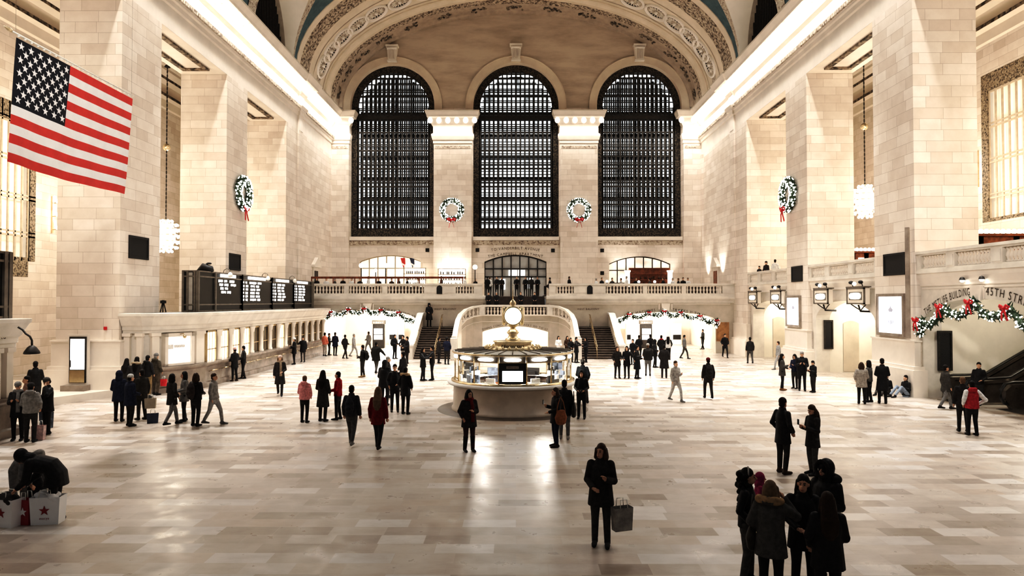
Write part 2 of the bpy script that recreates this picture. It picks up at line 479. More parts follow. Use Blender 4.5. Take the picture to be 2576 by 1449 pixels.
# ---- piers
def plinth(mb, x0, x1, y0, y1):
    e = .3
    mb.box(x0 - e, x1 + e, y0 - e, y1 + e, 0, 1.15); mb.box(x0 - e * .75, x1 + e * .75, y0 - e * .75, y1 + e * .75, 1.15, 1.3)
    mb.box(x0 - .12, x1 + .12, y0 - .12, y1 + .12, 1.3, 2.35); mb.box(x0 - .16, x1 + .16, y0 - .16, y1 + .16, 2.35, 2.42)
for side in (-1, 1):
    for i, (y0, y1) in enumerate(PIERS):
        x0, x1 = sorted((side * XW, side * XP))
        m = MB().box(x0, x1, y0, y1, 0, 17.6)
        p = S(m, 'pillar', MT['stone_grey'] if False else MT['stone'])
        m = MB(); plinth(m, *((x0, x1) if side < 0 else (x0, x0 + .02)), y0, y1)
        b = m.build('plinth', MT['plain'], p)
    x0, x1 = sorted((side * XW, side * 20.7))
    m = MB().box(x0, x1, 50.8, YB + .5, 0, 17.6)
    for ya in (53.4, 62.6): m.box(min(side * XW, side * (XW - .12)), max(side * XW, side * (XW - .12)), ya, ya + .9, 5.5, 17.6)
    p = S(m, 'wall_left_west_end' if side < 0 else 'wall_right_west_end', MT['stone'])
    if side > 0:
        m = MB(); plinth(m, x0, x0 + .02, 50.8, 53.7); m.build('plinth', MT['plain'], p)

# ---- entablature along both sides and round the west end
PROF = [(0, 17.6), (0, 18.75), (.1, 18.8), (.1, 19.05), (.2, 19.1), (.2, 19.2), (.34, 19.45), (.34, 19.6), (.08, 19.72), (.08, 20.35), (.3, 20.5), (.38, 20.6),
        (.38, 21.1), (.95, 21.15), (1.0, 21.3), (1.22, 21.6), (1.22, 21.72), (.3, 21.8), (.3, ZS + .1), (0, ZS + .1)]
for side in (-1, 1):
    path = [(side * XW, 8), (side * XW, 53.4), (side * (XW - .14), 53.4), (side * (XW - .14), 54.3), (side * XW, 54.3), (side * XW, YB)]
    if side < 0: path = path[::-1]
    m = MB(); m.sweep(PROF, path)
    x0, x1 = sorted((side * XW, side * XP)); m.box(x0 + .03, x1 - .03, 8, YB, 17.61, ZS)
    t = S(m, 'trim_1' if side < 0 else 'trim_2', MT['plain'])
    # modillions under the cornice, brightness put in as emission
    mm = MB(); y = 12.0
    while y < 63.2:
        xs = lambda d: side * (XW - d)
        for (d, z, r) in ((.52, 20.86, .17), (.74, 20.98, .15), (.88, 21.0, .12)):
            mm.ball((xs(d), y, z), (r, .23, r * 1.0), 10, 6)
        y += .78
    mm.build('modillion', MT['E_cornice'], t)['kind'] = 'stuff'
    mm = MB(); y = 10.0
    while y < 63.2: mm.box(*sorted((side * (XW - .36), side * (XW - .25))), y, y + .12, 19.22, 19.42); y += .24
    mm.build('dentil', MT['carvedlt'], t)['kind'] = 'stuff'
    # carved mouldings in the soffits of the openings
    ys = [8.0] + [v for p_ in PIERS for v in p_] + [50.8]
    for a, b in ((ys[2], ys[3]), (ys[4], ys[5]), (ys[6], ys[7])):
        sm = MB(); xa, xb = sorted((side * (XW + .65), side * (XP - .55)))
        for q in ((xa, xb, a + .9, a + 1.15), (xa, xb, b - 1.15, b - .9), (xa, xa + .25, a + 1.15, b - 1.15), (xb - .25, xb, a + 1.15, b - 1.15)):
            sm.box(*q, 17.5, 17.62)
        sm.build('soffit_moulding', MT['carveddk'], t)

# ---- aisles behind the piers
for side in (-1, 1):
    fn = fXl(-XO) if side < 0 else fXr(XO)
    wins = [(31.0, 39.5, 6.4, 15.2)] if side < 0 else [(32.2, 41.0, 8.8, 17.6)]
    hl = [[(a, c), (a, d), (b, d), (b, c)] for a, b, c, d in wins]
    m = MB().holes([(5, 0), (5, 23), (YE, 23), (YE, 0)], hl, fn, .5)
    S(m, 'wall_left_outer' if side < 0 else 'wall_right_outer', MT['stone'])
    for k, (a, b, c, d) in enumerate(wins):
        # window: lattice border, slim bars, lit blind behind
        w = S(MB().box(*sorted((side * (XO + .45), side * (XO + .5))), a, b, c, d), 'window_4' if side < 0 else 'window_5', MT['blind'])
        f = MB(); X0, X1 = sorted((side * (XO - .02), side * (XO + .12))); t = .55
        f.box(X0, X1, a, a + t, c, d).box(X0, X1, b - t, b, c, d).box(X0, X1, a + t, b - t, d - 1.0, d)
        f.box(X0, X1, a + t, b - t, c - .9 if side < 0 else c, c + .2)
        f.build('lattice_border', MT['bronzelace2'], w)
        g = MB(); n = 16
        for i in range(1, n): yy = a + (b - a) * i / n; g.box(X0 + .06, X1, yy - .05, yy + .05, c, d)
        zz = c + 1.4
        while zz < d - .5:
            g.box(X0 + .05, X1, a, b, zz - .05, zz + .05).box(X0 + .05, X1, a, b, zz + .18, zz + .26); zz += 2.1
        g.build('glazing_bars', MT['winbar'], w)
    # cornice of the aisle
    CP = [(0, 19.4), (.12, 19.5), (.12, 20.1), (.35, 20.3), (.35, 20.5), (.1, 20.6), (.1, 21.3), (.5, 21.5), (.5, 21.7), (.9, 22.0), (.9, 22.2), (1.2, 22.5)]
    path = [(side * XO, 5), (side * XO, YE), (side * XP, YE)]
    if side < 0: path = path[::-1]
    t = S(MB().sweep(CP, path), 'trim_3' if side < 0 else 'trim_4', MT['cream'])
    dk = MB().sweep([(.37, 20.28), (.37, 20.5), (.3, 20.5)], path); dk.sweep([(.52, 21.5), (.52, 21.72)], path)
    dk.build('carved_band', MT['carveddk'], t)
    x0, x1 = sorted((side * XP, side * XO))
    # dark coffered ceiling
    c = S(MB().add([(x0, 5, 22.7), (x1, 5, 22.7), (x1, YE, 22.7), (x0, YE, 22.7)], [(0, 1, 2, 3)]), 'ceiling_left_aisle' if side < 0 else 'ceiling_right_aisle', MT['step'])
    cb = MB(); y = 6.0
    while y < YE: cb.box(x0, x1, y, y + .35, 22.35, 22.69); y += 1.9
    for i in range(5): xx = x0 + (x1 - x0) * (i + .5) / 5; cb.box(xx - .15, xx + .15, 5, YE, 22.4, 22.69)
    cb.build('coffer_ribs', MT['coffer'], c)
    # end wall with the edge of another tall window
    we = (20.9, 26.6, 5.9, 17.6)
    fe = fY(YE); hx = sorted((side * we[0], side * we[1]))
    m = MB().holes([(x0, 0), (x0, 23), (x1, 23), (x1, 0)], [[(hx[0], we[2]), (hx[0], we[3]), (hx[1], we[3]), (hx[1], we[2])]] if side < 0 else [], fe, .5)
    S(m, 'wall_left_aisle_end' if side < 0 else 'wall_right_aisle_end', MT['cream'])
    if side < 0:
        w = S(MB().box(hx[0], hx[1], YE + .4, YE + .5, we[2], we[3]), 'window_6', MT['blind'])
        f = MB().box(hx[0], hx[0] + .6, YE - .02, YE + .15, we[2], we[3]).box(hx[1] - .6, hx[1], YE - .02, YE + .15, we[2], we[3])
        f.box(hx[0] + .6, hx[1] - .6, YE - .02, YE + .15, we[3] - 1, we[3]).box(hx[0] + .6, hx[1] - .6, YE - .02, YE + .15, we[2], we[2] + 1.2)
        f.build('lattice_border', MT['bronzelace2'], w)
        g = MB(); 
        for i in range(1, 7): xx = hx[0] + (hx[1] - hx[0]) * i / 7; g.box(xx - .06, xx + .06, YE, YE + .15, we[2], we[3])
        for i in range(1, 8): zz = we[2] + (we[3] - we[2]) * i / 8; g.box(hx[0], hx[1], YE, YE + .15, zz - .1, zz + .1)
        g.build('glazing_bars', MT['bronze'], w)

# ---- window wall (upper west wall)
WIN = [(-11.57, 3.95), (0.0, 4.02), (11.52, 3.97)]
ZB = 10.14; ZSP = 22.4
def ell(a, b, z0, n=48, lo=0, hi=pi): return [(a * cos(lo + (hi - lo) * i / n), z0 + b * sin(lo + (hi - lo) * i / n)) for i in range(n + 1)]
fw = fY(YB)
outer = [(-XW - .2, 4.3), (XW + .2, 4.3), (XW + .2, ZS)] + ell(17.0, RISE + .1, ZS)[0:] + [(-XW - .2, ZS)]
tall = []
for c, h in WIN:
    tall.append([(c - h, ZB), (c - h, ZSP)] + [(c + h * cos(pi - pi * i / 24), ZSP + h * sin(pi - pi * i / 24)) for i in range(1, 24)] + [(c + h, ZSP), (c + h, ZB)])
# lower part below the spring line in block stone, the tympanum in streaked stone
lowdoor = [seg_arch(-11.75, 2.85, 4.55, 7.85, 8.42), seg_arch(-.05, 2.9, 4.55, 7.8, 8.45), seg_arch(11.55, 2.87, 4.55, 7.6, 8.3)]
lowhole = []
for c, h in WIN: lowhole.append([(c - h, ZB), (c - h, ZS), (c + h, ZS), (c + h, ZB)])
m = MB()
# below window sills
m.holes([(-XW, 4.3), (XW, 4.3), (XW, ZB), (-XW, ZB)], lowdoor, fw, .7)
xs = [-XW] + [v for c, h in WIN for v in (c - h, c + h)] + [XW]
for i in range(0, len(xs), 2): m.add([fw(xs[i], ZB, 0), fw(xs[i + 1], ZB, 0), fw(xs[i + 1], ZS, 0), fw(xs[i], ZS, 0)], [(0, 1, 2, 3)])
for c, h in WIN:
    for sx in (-1, 1): m.add([fw(c + sx * h, ZB, 0), fw(c + sx * h, ZSP, 0), fw(c + sx * h, ZSP, 1.0), fw(c + sx * h, ZB, 1.0)], [(0, 1, 2, 3)])
    m.add([fw(c - h, ZB, 0), fw(c + h, ZB, 0), fw(c + h, ZB, 1), fw(c - h, ZB, 1)], [(0, 1, 2, 3)])
wb = S(m, 'wall_back', MT['stone'])
m = MB()
arcs = []
for c, h in WIN: arcs.append([(c - h, ZSP + .02)] + [(c + h * cos(pi - pi * i / 28), ZSP + .02 + h * sin(pi - pi * i / 28)) for i in range(1, 28)] + [(c + h, ZSP + .02)])
top = [(-17.0, ZS)]
for a in arcs: top += [(a[0][0], ZS)] + a + [(a[-1][0], ZS)]
top += [(17.0, ZS)] + ell(17.0, RISE, ZS)[1:-1]
m.poly(top, fw)
S(m, 'wall_back_tympanum', MT['tymp'])
for k, (c, h) in enumerate(WIN):
    # stone surround of the arch with keystone console
    m = MB(); n = 28
    for (r0, r1, d0) in ((h, h + .62, -.10), (h + .62, h + .70, -.16), (h - .02, h + .1, -.14)):
        for i in range(n):
            a, b = pi * i / n, pi * (i + 1) / n
            q = [(c + r * cos(t), ZSP + r * sin(t)) for r, t in ((r0, a), (r1, a), (r1, b), (r0, b))]
            m.prism(q, fw, d0, .02)
        for sx in (-1, 1): m.box(*sorted((c + sx * r0, c + sx * r1)), YB + d0, YB + .02, ZS - .5, ZSP)
    for i in range(n):       # reveal
        a, b = pi * i / n, pi * (i + 1) / n
        m.add([fw(c + h * cos(t), ZSP + h * sin(t), d) for t, d in ((a, 0), (b, 0), (b, 1), (a, 1))], [(0, 1, 2, 3)])
    t = S(m, 'trim_%d' % (5 + k), MT['beige'])
    m = MB(); kz = ZSP + h + .25
    m.prism([(c - .36, kz), (c + .36, kz), (c + .5, kz + 1.25), (c - .5, kz + 1.25)], fw, -.5, 0)
    m.box(c - .58, c + .58, YB - .62, YB, kz + 1.25, kz + 1.42).box(c - .44, c + .44, YB - .55, YB, kz - .12, kz)
    for i in range(5): m.box(c - .3 + i * .13, c - .24 + i * .13, YB - .58, YB - .5, kz + .1, kz + 1.15)
    m.tube([(c - .45, YB - .5, kz + 1.1), (c + .45, YB - .5, kz + 1.1)], .14, 10)
    m.build('keystone', MT['plain'], t)
    # ---- the tall window
    w = S(MB().box(c - h - .1, c + h + .1, YB + 2.9, YB + 2.95, ZB - .1, ZSP + h), 'window_%d' % (k + 1), MT['winglow'])
    f = MB(); bw = .62; n = 24
    for sx in (-1, 1): f.box(*sorted((c + sx * h, c + sx * (h - bw))), YB + .5, YB + .75, ZB, ZSP)
    for i in range(n):
        a, b = pi * i / n, pi * (i + 1) / n
        f.prism([(c + r * cos(t), ZSP + r * sin(t)) for r, t in ((h - bw, a), (h, a), (h, b), (h - bw, b))], fw, .5, .75)
    f.box(c - h + bw, c + h - bw, YB + .5, YB + .75, ZB, ZB + .85)
    f.build('lattice_border', MT['bronzelace'], w)
    hi = h - bw
    def topz(x): return ZSP + sqrt(max(0, hi * hi - x * x))
    for (yy, th, nv, zpos, nm) in ((YB + .5, .04, 16, None, 'iron_grid'), (YB + 1.9, .045, 16, 1, 'rear_iron_grid')):
        g = MB()
        for i in range(nv + 1):
            x = -hi + 2 * hi * i / nv
            tt = th * (2.1 if i % 4 == 0 else 1.6)
            g.box(c + x - tt, c + x + tt, yy, yy + .16, ZB + .8, topz(x))
        z = ZB + 1.35; j = 0
        while z < ZSP + hi:
            x = hi if z < ZSP else sqrt(max(.01, hi * hi - (z - ZSP) ** 2))
            tt = (.03 if j % 3 else .075) if not zpos else .025
            g.box(c - x, c + x, yy - .02, yy + .18, z - tt, z + tt)
            if zpos is None and j % 3 == 0: g.box(c - x, c + x, yy - .02, yy + .18, z + .36, z + .44)
            z += .57; j += 1
        if zpos:
            for z in (12.0, 14.0, 15.9, 18.0, 20.05, 22.1, 24.0): g.box(c - hi, c + hi, yy - .2, yy + .5, z - .13, z + .13) if z < ZSP + 1 else None
        g.build(nm, MT['bronze'], w)
    # heavy transom at the spring level
    g = MB().box(c - h, c + h, YB + .35, YB + .7, ZS - .95, ZS - .6); g.build('transom', MT['bronze'], w)
    pn = MB().add([(c - hi, YB + 1.2, ZB + .8), (c + hi, YB + 1.2, ZB + .8), (c + hi, YB + 1.2, ZSP)] + [(c + hi * cos(pi * i / 20), YB + 1.2, ZSP + hi * sin(pi * i / 20)) for i in range(1, 20)] + [(c - hi, YB + 1.2, ZSP)], [tuple(range(23))])
    pn.build('glass', MT['glass'], w)
    # carved frieze below the sill
    m = MB().box(c - h, c + h, YB - .1, YB + .02, 9.35, 9.75); m.build('frieze', MT['carvedlt'], t)
    m = MB().box(c - h, c + h, YB - .22, YB + .02, 9.78, 10.12); m.build('sill_course', MT['plain'], t)
# small dark vents beside the arches
for i, (px, py) in enumerate(((1075, 629), (1201, 629), (1391, 630), (1515, 630), (1515, 687))):
    p = at(px, py, YB - .05)
    m = MB().box(-.17, .17, 0, .06, -.17, .17)
    for j in range(4): m.box(-.15, .15, -.02, 0, -.14 + j * .08, -.10 + j * .08)
    o = m.build('wall_vent', MT['black'], loc=p)
    tag(o, ['small square black vent beside the left balcony arch', 'small square black vent just left of the avenue lettering', 'small square black vent just right of the avenue lettering', 'small square black vent above the bar side of the right arch, upper one', 'small square black vent near the right arch, the lower one'][i], 'vent', 'square wall vents')

# ---- pilasters with capitals, bracket brightness put in as emission
CAP = [(.0, 18.75), (.1, 18.8), (.1, 19.05), (.2, 19.1), (.34, 19.45), (.34, 19.6), (.08, 19.72), (.08, 20.35), (.3, 20.5), (.38, 20.6), (.38, 21.1), (.95, 21.15), (1.0, 21.3), (1.22, 21.6), (1.22, 21.72), (0, 21.8)]
PILX = [(-XW, -15.55), (-7.65, -4.12), (4.12, 7.6), (15.55, XW)]
capo = None
for i, (a, b) in enumerate(PILX):
    m = MB().box(a, b, YB - .45, YB + .3, 4.3, 21.8)
    p = S(m, 'pillar', MT['stone'])
    if i in (0, 3): path = [(a, YB - .45), (b, YB - .45), (b, YB)] if i == 0 else [(a, YB), (a, YB - .45), (b, YB - .45)]
    else: path = [(a, YB), (a, YB - .45), (b, YB - .45), (b, YB)]
    path = path[::-1]
    k = .62
    m = MB().sweep([(d * k, z) for d, z in CAP], path); m.build('capital', MT['plain'], p)
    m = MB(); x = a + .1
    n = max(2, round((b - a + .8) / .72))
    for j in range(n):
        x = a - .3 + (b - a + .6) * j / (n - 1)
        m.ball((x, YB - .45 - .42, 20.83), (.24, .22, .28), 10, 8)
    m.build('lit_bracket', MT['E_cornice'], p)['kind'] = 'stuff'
    m = MB().box(a + .1, b - .1, YB - .47, YB - .4, 18.3, 18.55); m.build('necking', MT['carvedlt'], p)

# ---- big arch over the window wall and the vault
def arcband(mb, a0, b0, y0, a1, b1, y1, n=56, lo=0.0, hi=pi):
    vs = []
    for i in range(n + 1):
        t = lo + (hi - lo) * i / n
        vs.append((a0 * cos(t), y0, ZS + b0 * sin(t))); vs.append((a1 * cos(t), y1, ZS + b1 * sin(t)))
    return mb.add(vs, [(2 * i, 2 * i + 1, 2 * i + 3, 2 * i + 2) for i in range(n)], True)
def bandobj(name, segs, mat, parent=None):
    m = MB()
    for s_ in segs: arcband(m, *s_)
    o = m.build(name, mat, parent)
    if not parent: o['kind'] = 'structure'
    return o
A, B = AX, RISE
ar = bandobj('trim_8', [(A, B, 55.3, A, B, 56.0), (A, B, 56.0, A, B, 60.0), (A, B, 60.0, A - .1, B - .1, 60.0), (A - .1, B - .1, 60.0, A - .1, B - .1, 60.3), (A - .1, B - .1, 60.3, A - .35, B - .3, 60.5), (A - .35, B - .3, 60.5, A - .35, B - .3, 60.9)], MT['beige'])
bandobj('inner_carved_band', [(A - .35, B - .3, 60.9, A - .45, B - .38, 61.7)], MT['carved'], ar)
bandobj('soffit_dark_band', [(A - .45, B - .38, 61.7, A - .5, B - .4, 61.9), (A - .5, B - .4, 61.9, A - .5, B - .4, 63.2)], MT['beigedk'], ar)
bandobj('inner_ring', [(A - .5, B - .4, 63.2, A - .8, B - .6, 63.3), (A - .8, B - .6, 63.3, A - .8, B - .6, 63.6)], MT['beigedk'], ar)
bandobj('outer_carved_band', [(A, B, 53.25, A - .12, B - .1, 53.4), (A - .12, B - .1, 53.4, A - .12, B - .1, 55.1), (A - .12, B - .1, 55.1, A, B, 55.3)], MT['carved'], ar)
bandobj('outer_fillet', [(A + .25, B + .2, 52.3, A - .05, B - .05, 52.35), (A - .05, B - .05, 52.35, A - .05, B - .05, 53.1), (A - .05, B - .05, 53.1, A, B, 53.25)], MT['beige'], ar)
# rosettes in the soffit and leaf clusters in the dark band
for t in [R(a) for a in (13, 21, 29, 37, 45, 54, 63, 73)]:
    for sg in (0, 1):
        tt = t if sg == 0 else pi - t
        c = Vector((A * cos(tt), 58.0, ZS + B * sin(tt)))
        tg = Vector((-A * sin(tt), 0, B * cos(tt))).normalized(); yv = Vector((0, 1, 0)); nn = tg.cross(yv)
        if nn.dot(Vector((0, 0, ZS)) - c) < 0: nn = -nn
        Mx = Matrix((tg, yv, nn)).transposed()
        m = MB(); m.lathe([(1.12, 0), (1.12, .16), (1.0, .2), (.9, .1), (.86, .02)], 28, c, M=Mx)
        for k in range(16):
            a = 2 * pi * k / 16
            m.ball(c + Mx @ Vector((.55 * cos(a), .55 * sin(a), .05)), (.22, .045, .05), 6, 4, M=Mx @ Matrix.Rotation(a, 3, 'Z'))
        m.ball(c + nn * .08, .17, 10, 6)
        m.build('rosette', MT['plain'], ar)
        m = MB(); m.lathe([(.88, .02), (.0, .02)], 24, c, M=Mx); m.build('rosette_ground', MT['bronze'], ar)
for k in range(15):
    tt = R(7 + k * 11.86)
    c = Vector(((A - .5) * cos(tt), 62.5, ZS + (B - .4) * sin(tt)))
    tg = Vector((-A * sin(tt), 0, B * cos(tt))).normalized(); yv = Vector((0, 1, 0)); nn = tg.cross(yv)
    if nn.dot(Vector((0, 0, ZS)) - c) < 0: nn = -nn
    Mx = Matrix((tg, yv, nn)).transposed(); m = MB()
    for q in range(16):
        u, v = random.uniform(-.85, .85), random.uniform(-.42, .42)
        if abs(u) / .9 + abs(v) / .6 > 1.25: continue
        m.ball(c + Mx @ Vector((u, v, .03)), (.2, .11, .08), 6, 4, M=Mx @ Matrix.Rotation(random.uniform(0, 3), 3, 'Z'))
    m.build('leaf_cluster', MT['carveddk'], ar)
m = MB()
for tt in [R(a) for a in range(4, 177, 5)]:
    c = Vector((A * cos(tt), 0, ZS + B * sin(tt)))
# medallion band mouldings
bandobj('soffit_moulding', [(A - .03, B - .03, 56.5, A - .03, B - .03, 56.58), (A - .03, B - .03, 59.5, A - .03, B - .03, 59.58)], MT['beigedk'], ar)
bandobj('soffit_carving', [(A - .02, B - .02, 57.5, A - .02, B - .02, 58.5)], MT['carvedlt'], ar)

# vault with lunettes over the side bays
LUN = [(47.15, 3.75), (36.5, 3.75), (25.8, 3.75)]
LH = 5.0
def zl(y):
    for c, r in LUN:
        if abs(y - c) < r: return ZS + LH * sqrt(1 - ((y - c) / r) ** 2)
    return ZS
def xv(z): return A * sqrt(max(0, 1 - ((z - ZS) / B) ** 2))
ysamp = sorted(set([20 + i * .35 for i in range(int(32.3 / .35) + 1)] + [52.3] + [c + r * k for c, r in LUN for k in (-1, -.98, -.92, .92, .98, 1)]))
m = MB(); n = 30; vs = []
for y in ysamp:
    t0 = math.asin((zl(y) - ZS) / B)
    for i in range(n + 1):
        t = t0 + (pi - 2 * t0) * i / n; vs.append((A * cos(t), y, ZS + B * sin(t)))
fs = [(i * (n + 1) + j, (i + 1) * (n + 1) + j, (i + 1) * (n + 1) + j + 1, i * (n + 1) + j + 1) for i in range(len(ysamp) - 1) for j in range(n)]
m.add(vs, fs, True); S(m, 'ceiling', MT['blue'])
for side in (-1, 1):
    for k, (c, r) in enumerate(LUN[:2]):
        N_ = 30; vs = []; v2 = []; v3 = []
        for i in range(N_ + 1):
            t = pi * i / N_; z = ZS + LH * sin(t)
            y0 = c + r * cos(t); vs += [(side * (xv(z) - .25), y0, z), (side * (XW + .1), c + r * .97 * cos(t), ZS + LH * .97 * sin(t))]
            v2 += [(side * (XW + .1), c + r * .97 * cos(t), ZS + LH * .97 * sin(t)), (side * (XW + .6), c + r * .97 * cos(t), ZS + LH * .97 * sin(t))]
            # rib on the vault face
            y1 = c + (r + .75 + .35 * sin(t)) * cos(t); z1 = ZS + (LH + 1.1) * sin(t)
            v3 += [(side * (xv(z) - .25), y0, z), (side * (xv(z1) - .06), y1, z1)]
        q = [(2 * i, 2 * i + 1, 2 * i + 3, 2 * i + 2) for i in range(N_)]
        t_ = S(MB().add(vs, q, True), 'trim_%d' % (9 + (side > 0) * 2 + k), MT['cream'])
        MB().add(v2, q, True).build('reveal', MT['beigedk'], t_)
        MB().add(v3, q, True).build('carved_rib', MT['carvedlt'], t_)
        wn = [(side * (XW + .5), c + r * cos(pi * i / N_), ZS + LH * sin(pi * i / N_)) for i in range(N_ + 1)]
        w = S(MB().add(wn, [tuple(range(N_ + 1))]), 'window_%d' % (7 + (side > 0) * 2 + k), MT['black'])
        g = MB()
        for i in range(1, 24):
            x = -r + 2 * r * i / 24; h_ = LH * sqrt(1 - (x / r) ** 2)
            g.box(*sorted((side * (XW + .38), side * (XW + .48))), c + x - .03, c + x + .03, ZS, ZS + h_)
        g.box(*sorted((side * (XW + .34), side * (XW + .48))), c - r, c + r, ZS + .9, ZS + 1.05)
        g.build('bars', MT['bronze'], w)
    # fan shaped carved pendentive beside the west lunette
# ---- lower west wall with its openings
fl = fY(YW)
LA, RA = (-11.65, 3.75), (11.8, 3.95)
oa = arch(LA[0], LA[1], 0, 2.6, 3.42); ob = arch(RA[0], RA[1], 0, 2.6, 3.25)
outer = [(-XW, 0), oa[0]] + oa[1:-1] + [oa[-1], (-4.3, 0), (-4.3, 1.8), (-2.35, 3.0), (-2.35, 4.3), (-XW, 4.3)]
m = MB().poly(outer, fl)
outer = [(XW, 0), (XW, 4.3), (2.35, 4.3), (2.35, 3.0), (4.3, 1.8), (4.3, 0), ob[0]] + ob[1:-1] + [ob[-1]]
m.poly(outer, fl)
for o_ in (oa, ob):
    n = len(o_); vs = [fl(u, v, 0) for u, v in o_] + [fl(u, v, .9) for u, v in o_]
    m.add(vs, [(i, i + 1, n + i + 1, n + i) for i in range(n - 1)])
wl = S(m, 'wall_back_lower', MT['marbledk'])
m = MB()      # string course, balcony edge and panel mouldings
for a, b in ((-XW, -2.4), (2.4, XW)):
    m.sweep([(0, 3.95), (.06, 4.0), (.06, 4.1), (.25, 4.3), (.25, 4.5), (.0, 4.55)], [(b, YW), (a, YW)])
m.build('string_course', MT['marble'], wl)
m = MB()
for a, b in ((-17.0, -12.3), (-11.3, -2.6), (2.6, 11.4), (12.4, 16.9)):
    m.box(a, b, YW - .06, YW, 3.86, 3.93)
for x in (-12.3, -11.3, 11.3, 12.3): m.box(x - .04, x + .04, YW - .06, YW, 3.45, 3.9)
m.prism([(-12.0, 3.3), (-11.5, 3.3), (-11.4, 3.95), (-12.1, 3.95)], fl, -.14, 0); m.prism([(11.55, 3.2), (12.05, 3.2), (12.15, 3.95), (11.45, 3.95)], fl, -.14, 0)
m.build('panel_moulding', MT['plain'], wl)
m = MB()
text_arc(m, 'TICKET MACHINES', .30, fl, LA[0], -6.3, 9.75, -.31, .22, span=3.0)
text_arc(m, 'SUBWAY • 42ND ST', .30, fl, LA[0], -6.3, 9.75, .235, .22, span=2.9)
text_arc(m, 'TICKET MACHINES', .30, fl, RA[0], -6.4, 9.75, -.225, .22, span=2.8)
text_arc(m, 'TRACKS 31 TO 42', .30, fl, RA[0], -6.4, 9.75, .19, .22, span=2.6)
text_flat(m, 'WEST BALCONY', .2, fl, -5.6, 3.42, width=1.75); text_flat(m, 'WEST BALCONY', .2, fl, 5.7, 3.42, width=1.75)
m.build('lettering', MT['letter'], wl)
# balcony floor, lit hall behind the arches
m = MB().box(-XW, -2.4, YW, YB, 4.3, 4.52).box(2.4, XW, YW, YB, 4.3, 4.52).box(-2.4, 2.4, 57.2, YB, 4.3, 4.52)
S(m, 'floor_balcony', MT['marble'])
m = MB()
for c, h in (LA, RA):
    x0, x1 = c - h - 1.0, c + h + 1.0
    m.add([(x0, YW + .9, 0), (x0, 66, 0), (x0, 66, 4.2), (x0, YW + .9, 4.2)], [(0, 1, 2, 3)])
    m.add([(x1, YW + .9, 0), (x1, 66, 0), (x1, 66, 4.2), (x1, YW + .9, 4.2)], [(0, 1, 2, 3)])
    m.add([(x0, 66, 0), (x1, 66, 0), (x1, 66, 4.2), (x0, 66, 4.2)], [(0, 1, 2, 3)])
    m.add([(x0, YW + .9, 4.2), (x1, YW + .9, 4.2), (x1, 66, 4.2), (x0, 66, 4.2)], [(0, 1, 2, 3)])
S(m, 'wall_back_passages', MT['cream'])
fw2 = fY(YB)
m = MB()
text_arc(m, 'TO VANDERBILT AVENUE', .36, fw2, -.05, -4.0, 12.95, 0, .22, span=4.5)
text_arc(m, 'THE CAMPBELL APARTMENT', .36, fw2, -.05, -4.0, 12.42, 0, .22, span=5.1)
m.build('lettering', MT['letter'], wb)

# ---- right side: balcony wall with gates in each bay
XR = 17.45
bays = [(8.0, 18.9), (22.2, 29.5), (32.8, 40.3), (43.4, 50.8)]
fr = fXr(XR)
for i, (a, b) in enumerate(bays[1:]):
    c = (a + b) / 2; hw = (b - a) / 2 - (.45 if i else .1)
    op = arch(c, hw, 0, 3.0 if i else 3.15, 4.12 if i else 4.2, 24)
    m = MB().poly([(a, 0)] + op + [(b, 0), (b, 5.25), (a, 5.25)], fr)
    n = len(op); vs = [fr(u, v, 0) for u, v in op] + [fr(u, v, .8) for u, v in op]
    m.add(vs, [(k, k + 1, n + k + 1, n + k) for k in range(n - 1)])
    w = S(m, 'wall_right_bay', MT['marble'])
    m = MB().sweep([(0, 4.72), (.05, 4.75), (.05, 4.85), (.16, 5.1), (.16, 5.28), (0, 5.3)], [(XR, a), (XR, b)]); m.build('string_course', MT['plain'], w)
    if i == 0:
        m = MB()
        for u0, u1 in ((a + .15, c - .35), (c + .35, b - .15)):
            m.box(XR - .05, XR, u0, u1, 4.62, 4.68); 
        for u in (c - .35, c + .35): m.box(XR - .05, XR, u - .03, u + .03, 4.2, 4.66)
        m.prism([(c - .26, 4.15), (c + .26, 4.15), (c + .34, 4.72), (c - .34, 4.72)], fr, -.12, 0)
        m.build('panel_moulding', MT['plain'], w)
        m = MB()
        text_arc(m, 'THE METLIFE BUILDING', .42, fr, c, -2.55, 6.9, -.285, .2, flip=-1, span=3.0)
        text_arc(m, '45TH STREET', .42, fr, c, -2.55, 6.9, .245, .2, flip=-1, span=2.55)
        m.build('lettering', MT['letter'], w)
    # recess behind the opening
    X2 = 24.0
    m = MB()
    bb = c + hw + .02; aa = c - hw - .02
    m.add([(XR + .8, bb, 0), (X2, bb, 0), (X2, bb, 5), (XR + .8, bb, 5)], [(0, 1, 2, 3)])
    m.add([(XR + .8, aa, 0), (X2, aa, 0), (X2, aa, 5), (XR + .8, aa, 5)], [(0, 1, 2, 3)])
    m.add([(X2, a, 0), (X2, b, 0), (X2, b, 5), (X2, a, 5)], [(0, 1, 2, 3)])
    m.add([(XR + .1, a, 4.45), (X2, a, 4.45), (X2, b, 4.45), (XR + .1, b, 4.45)], [(0, 1, 2, 3)])
    S(m, 'wall_right_recess', MT['recess'])
m = MB().box(XR + .02, XO, 8, YE, 5.0, 5.25); S(m, 'floor_right_balcony', MT['marble'])
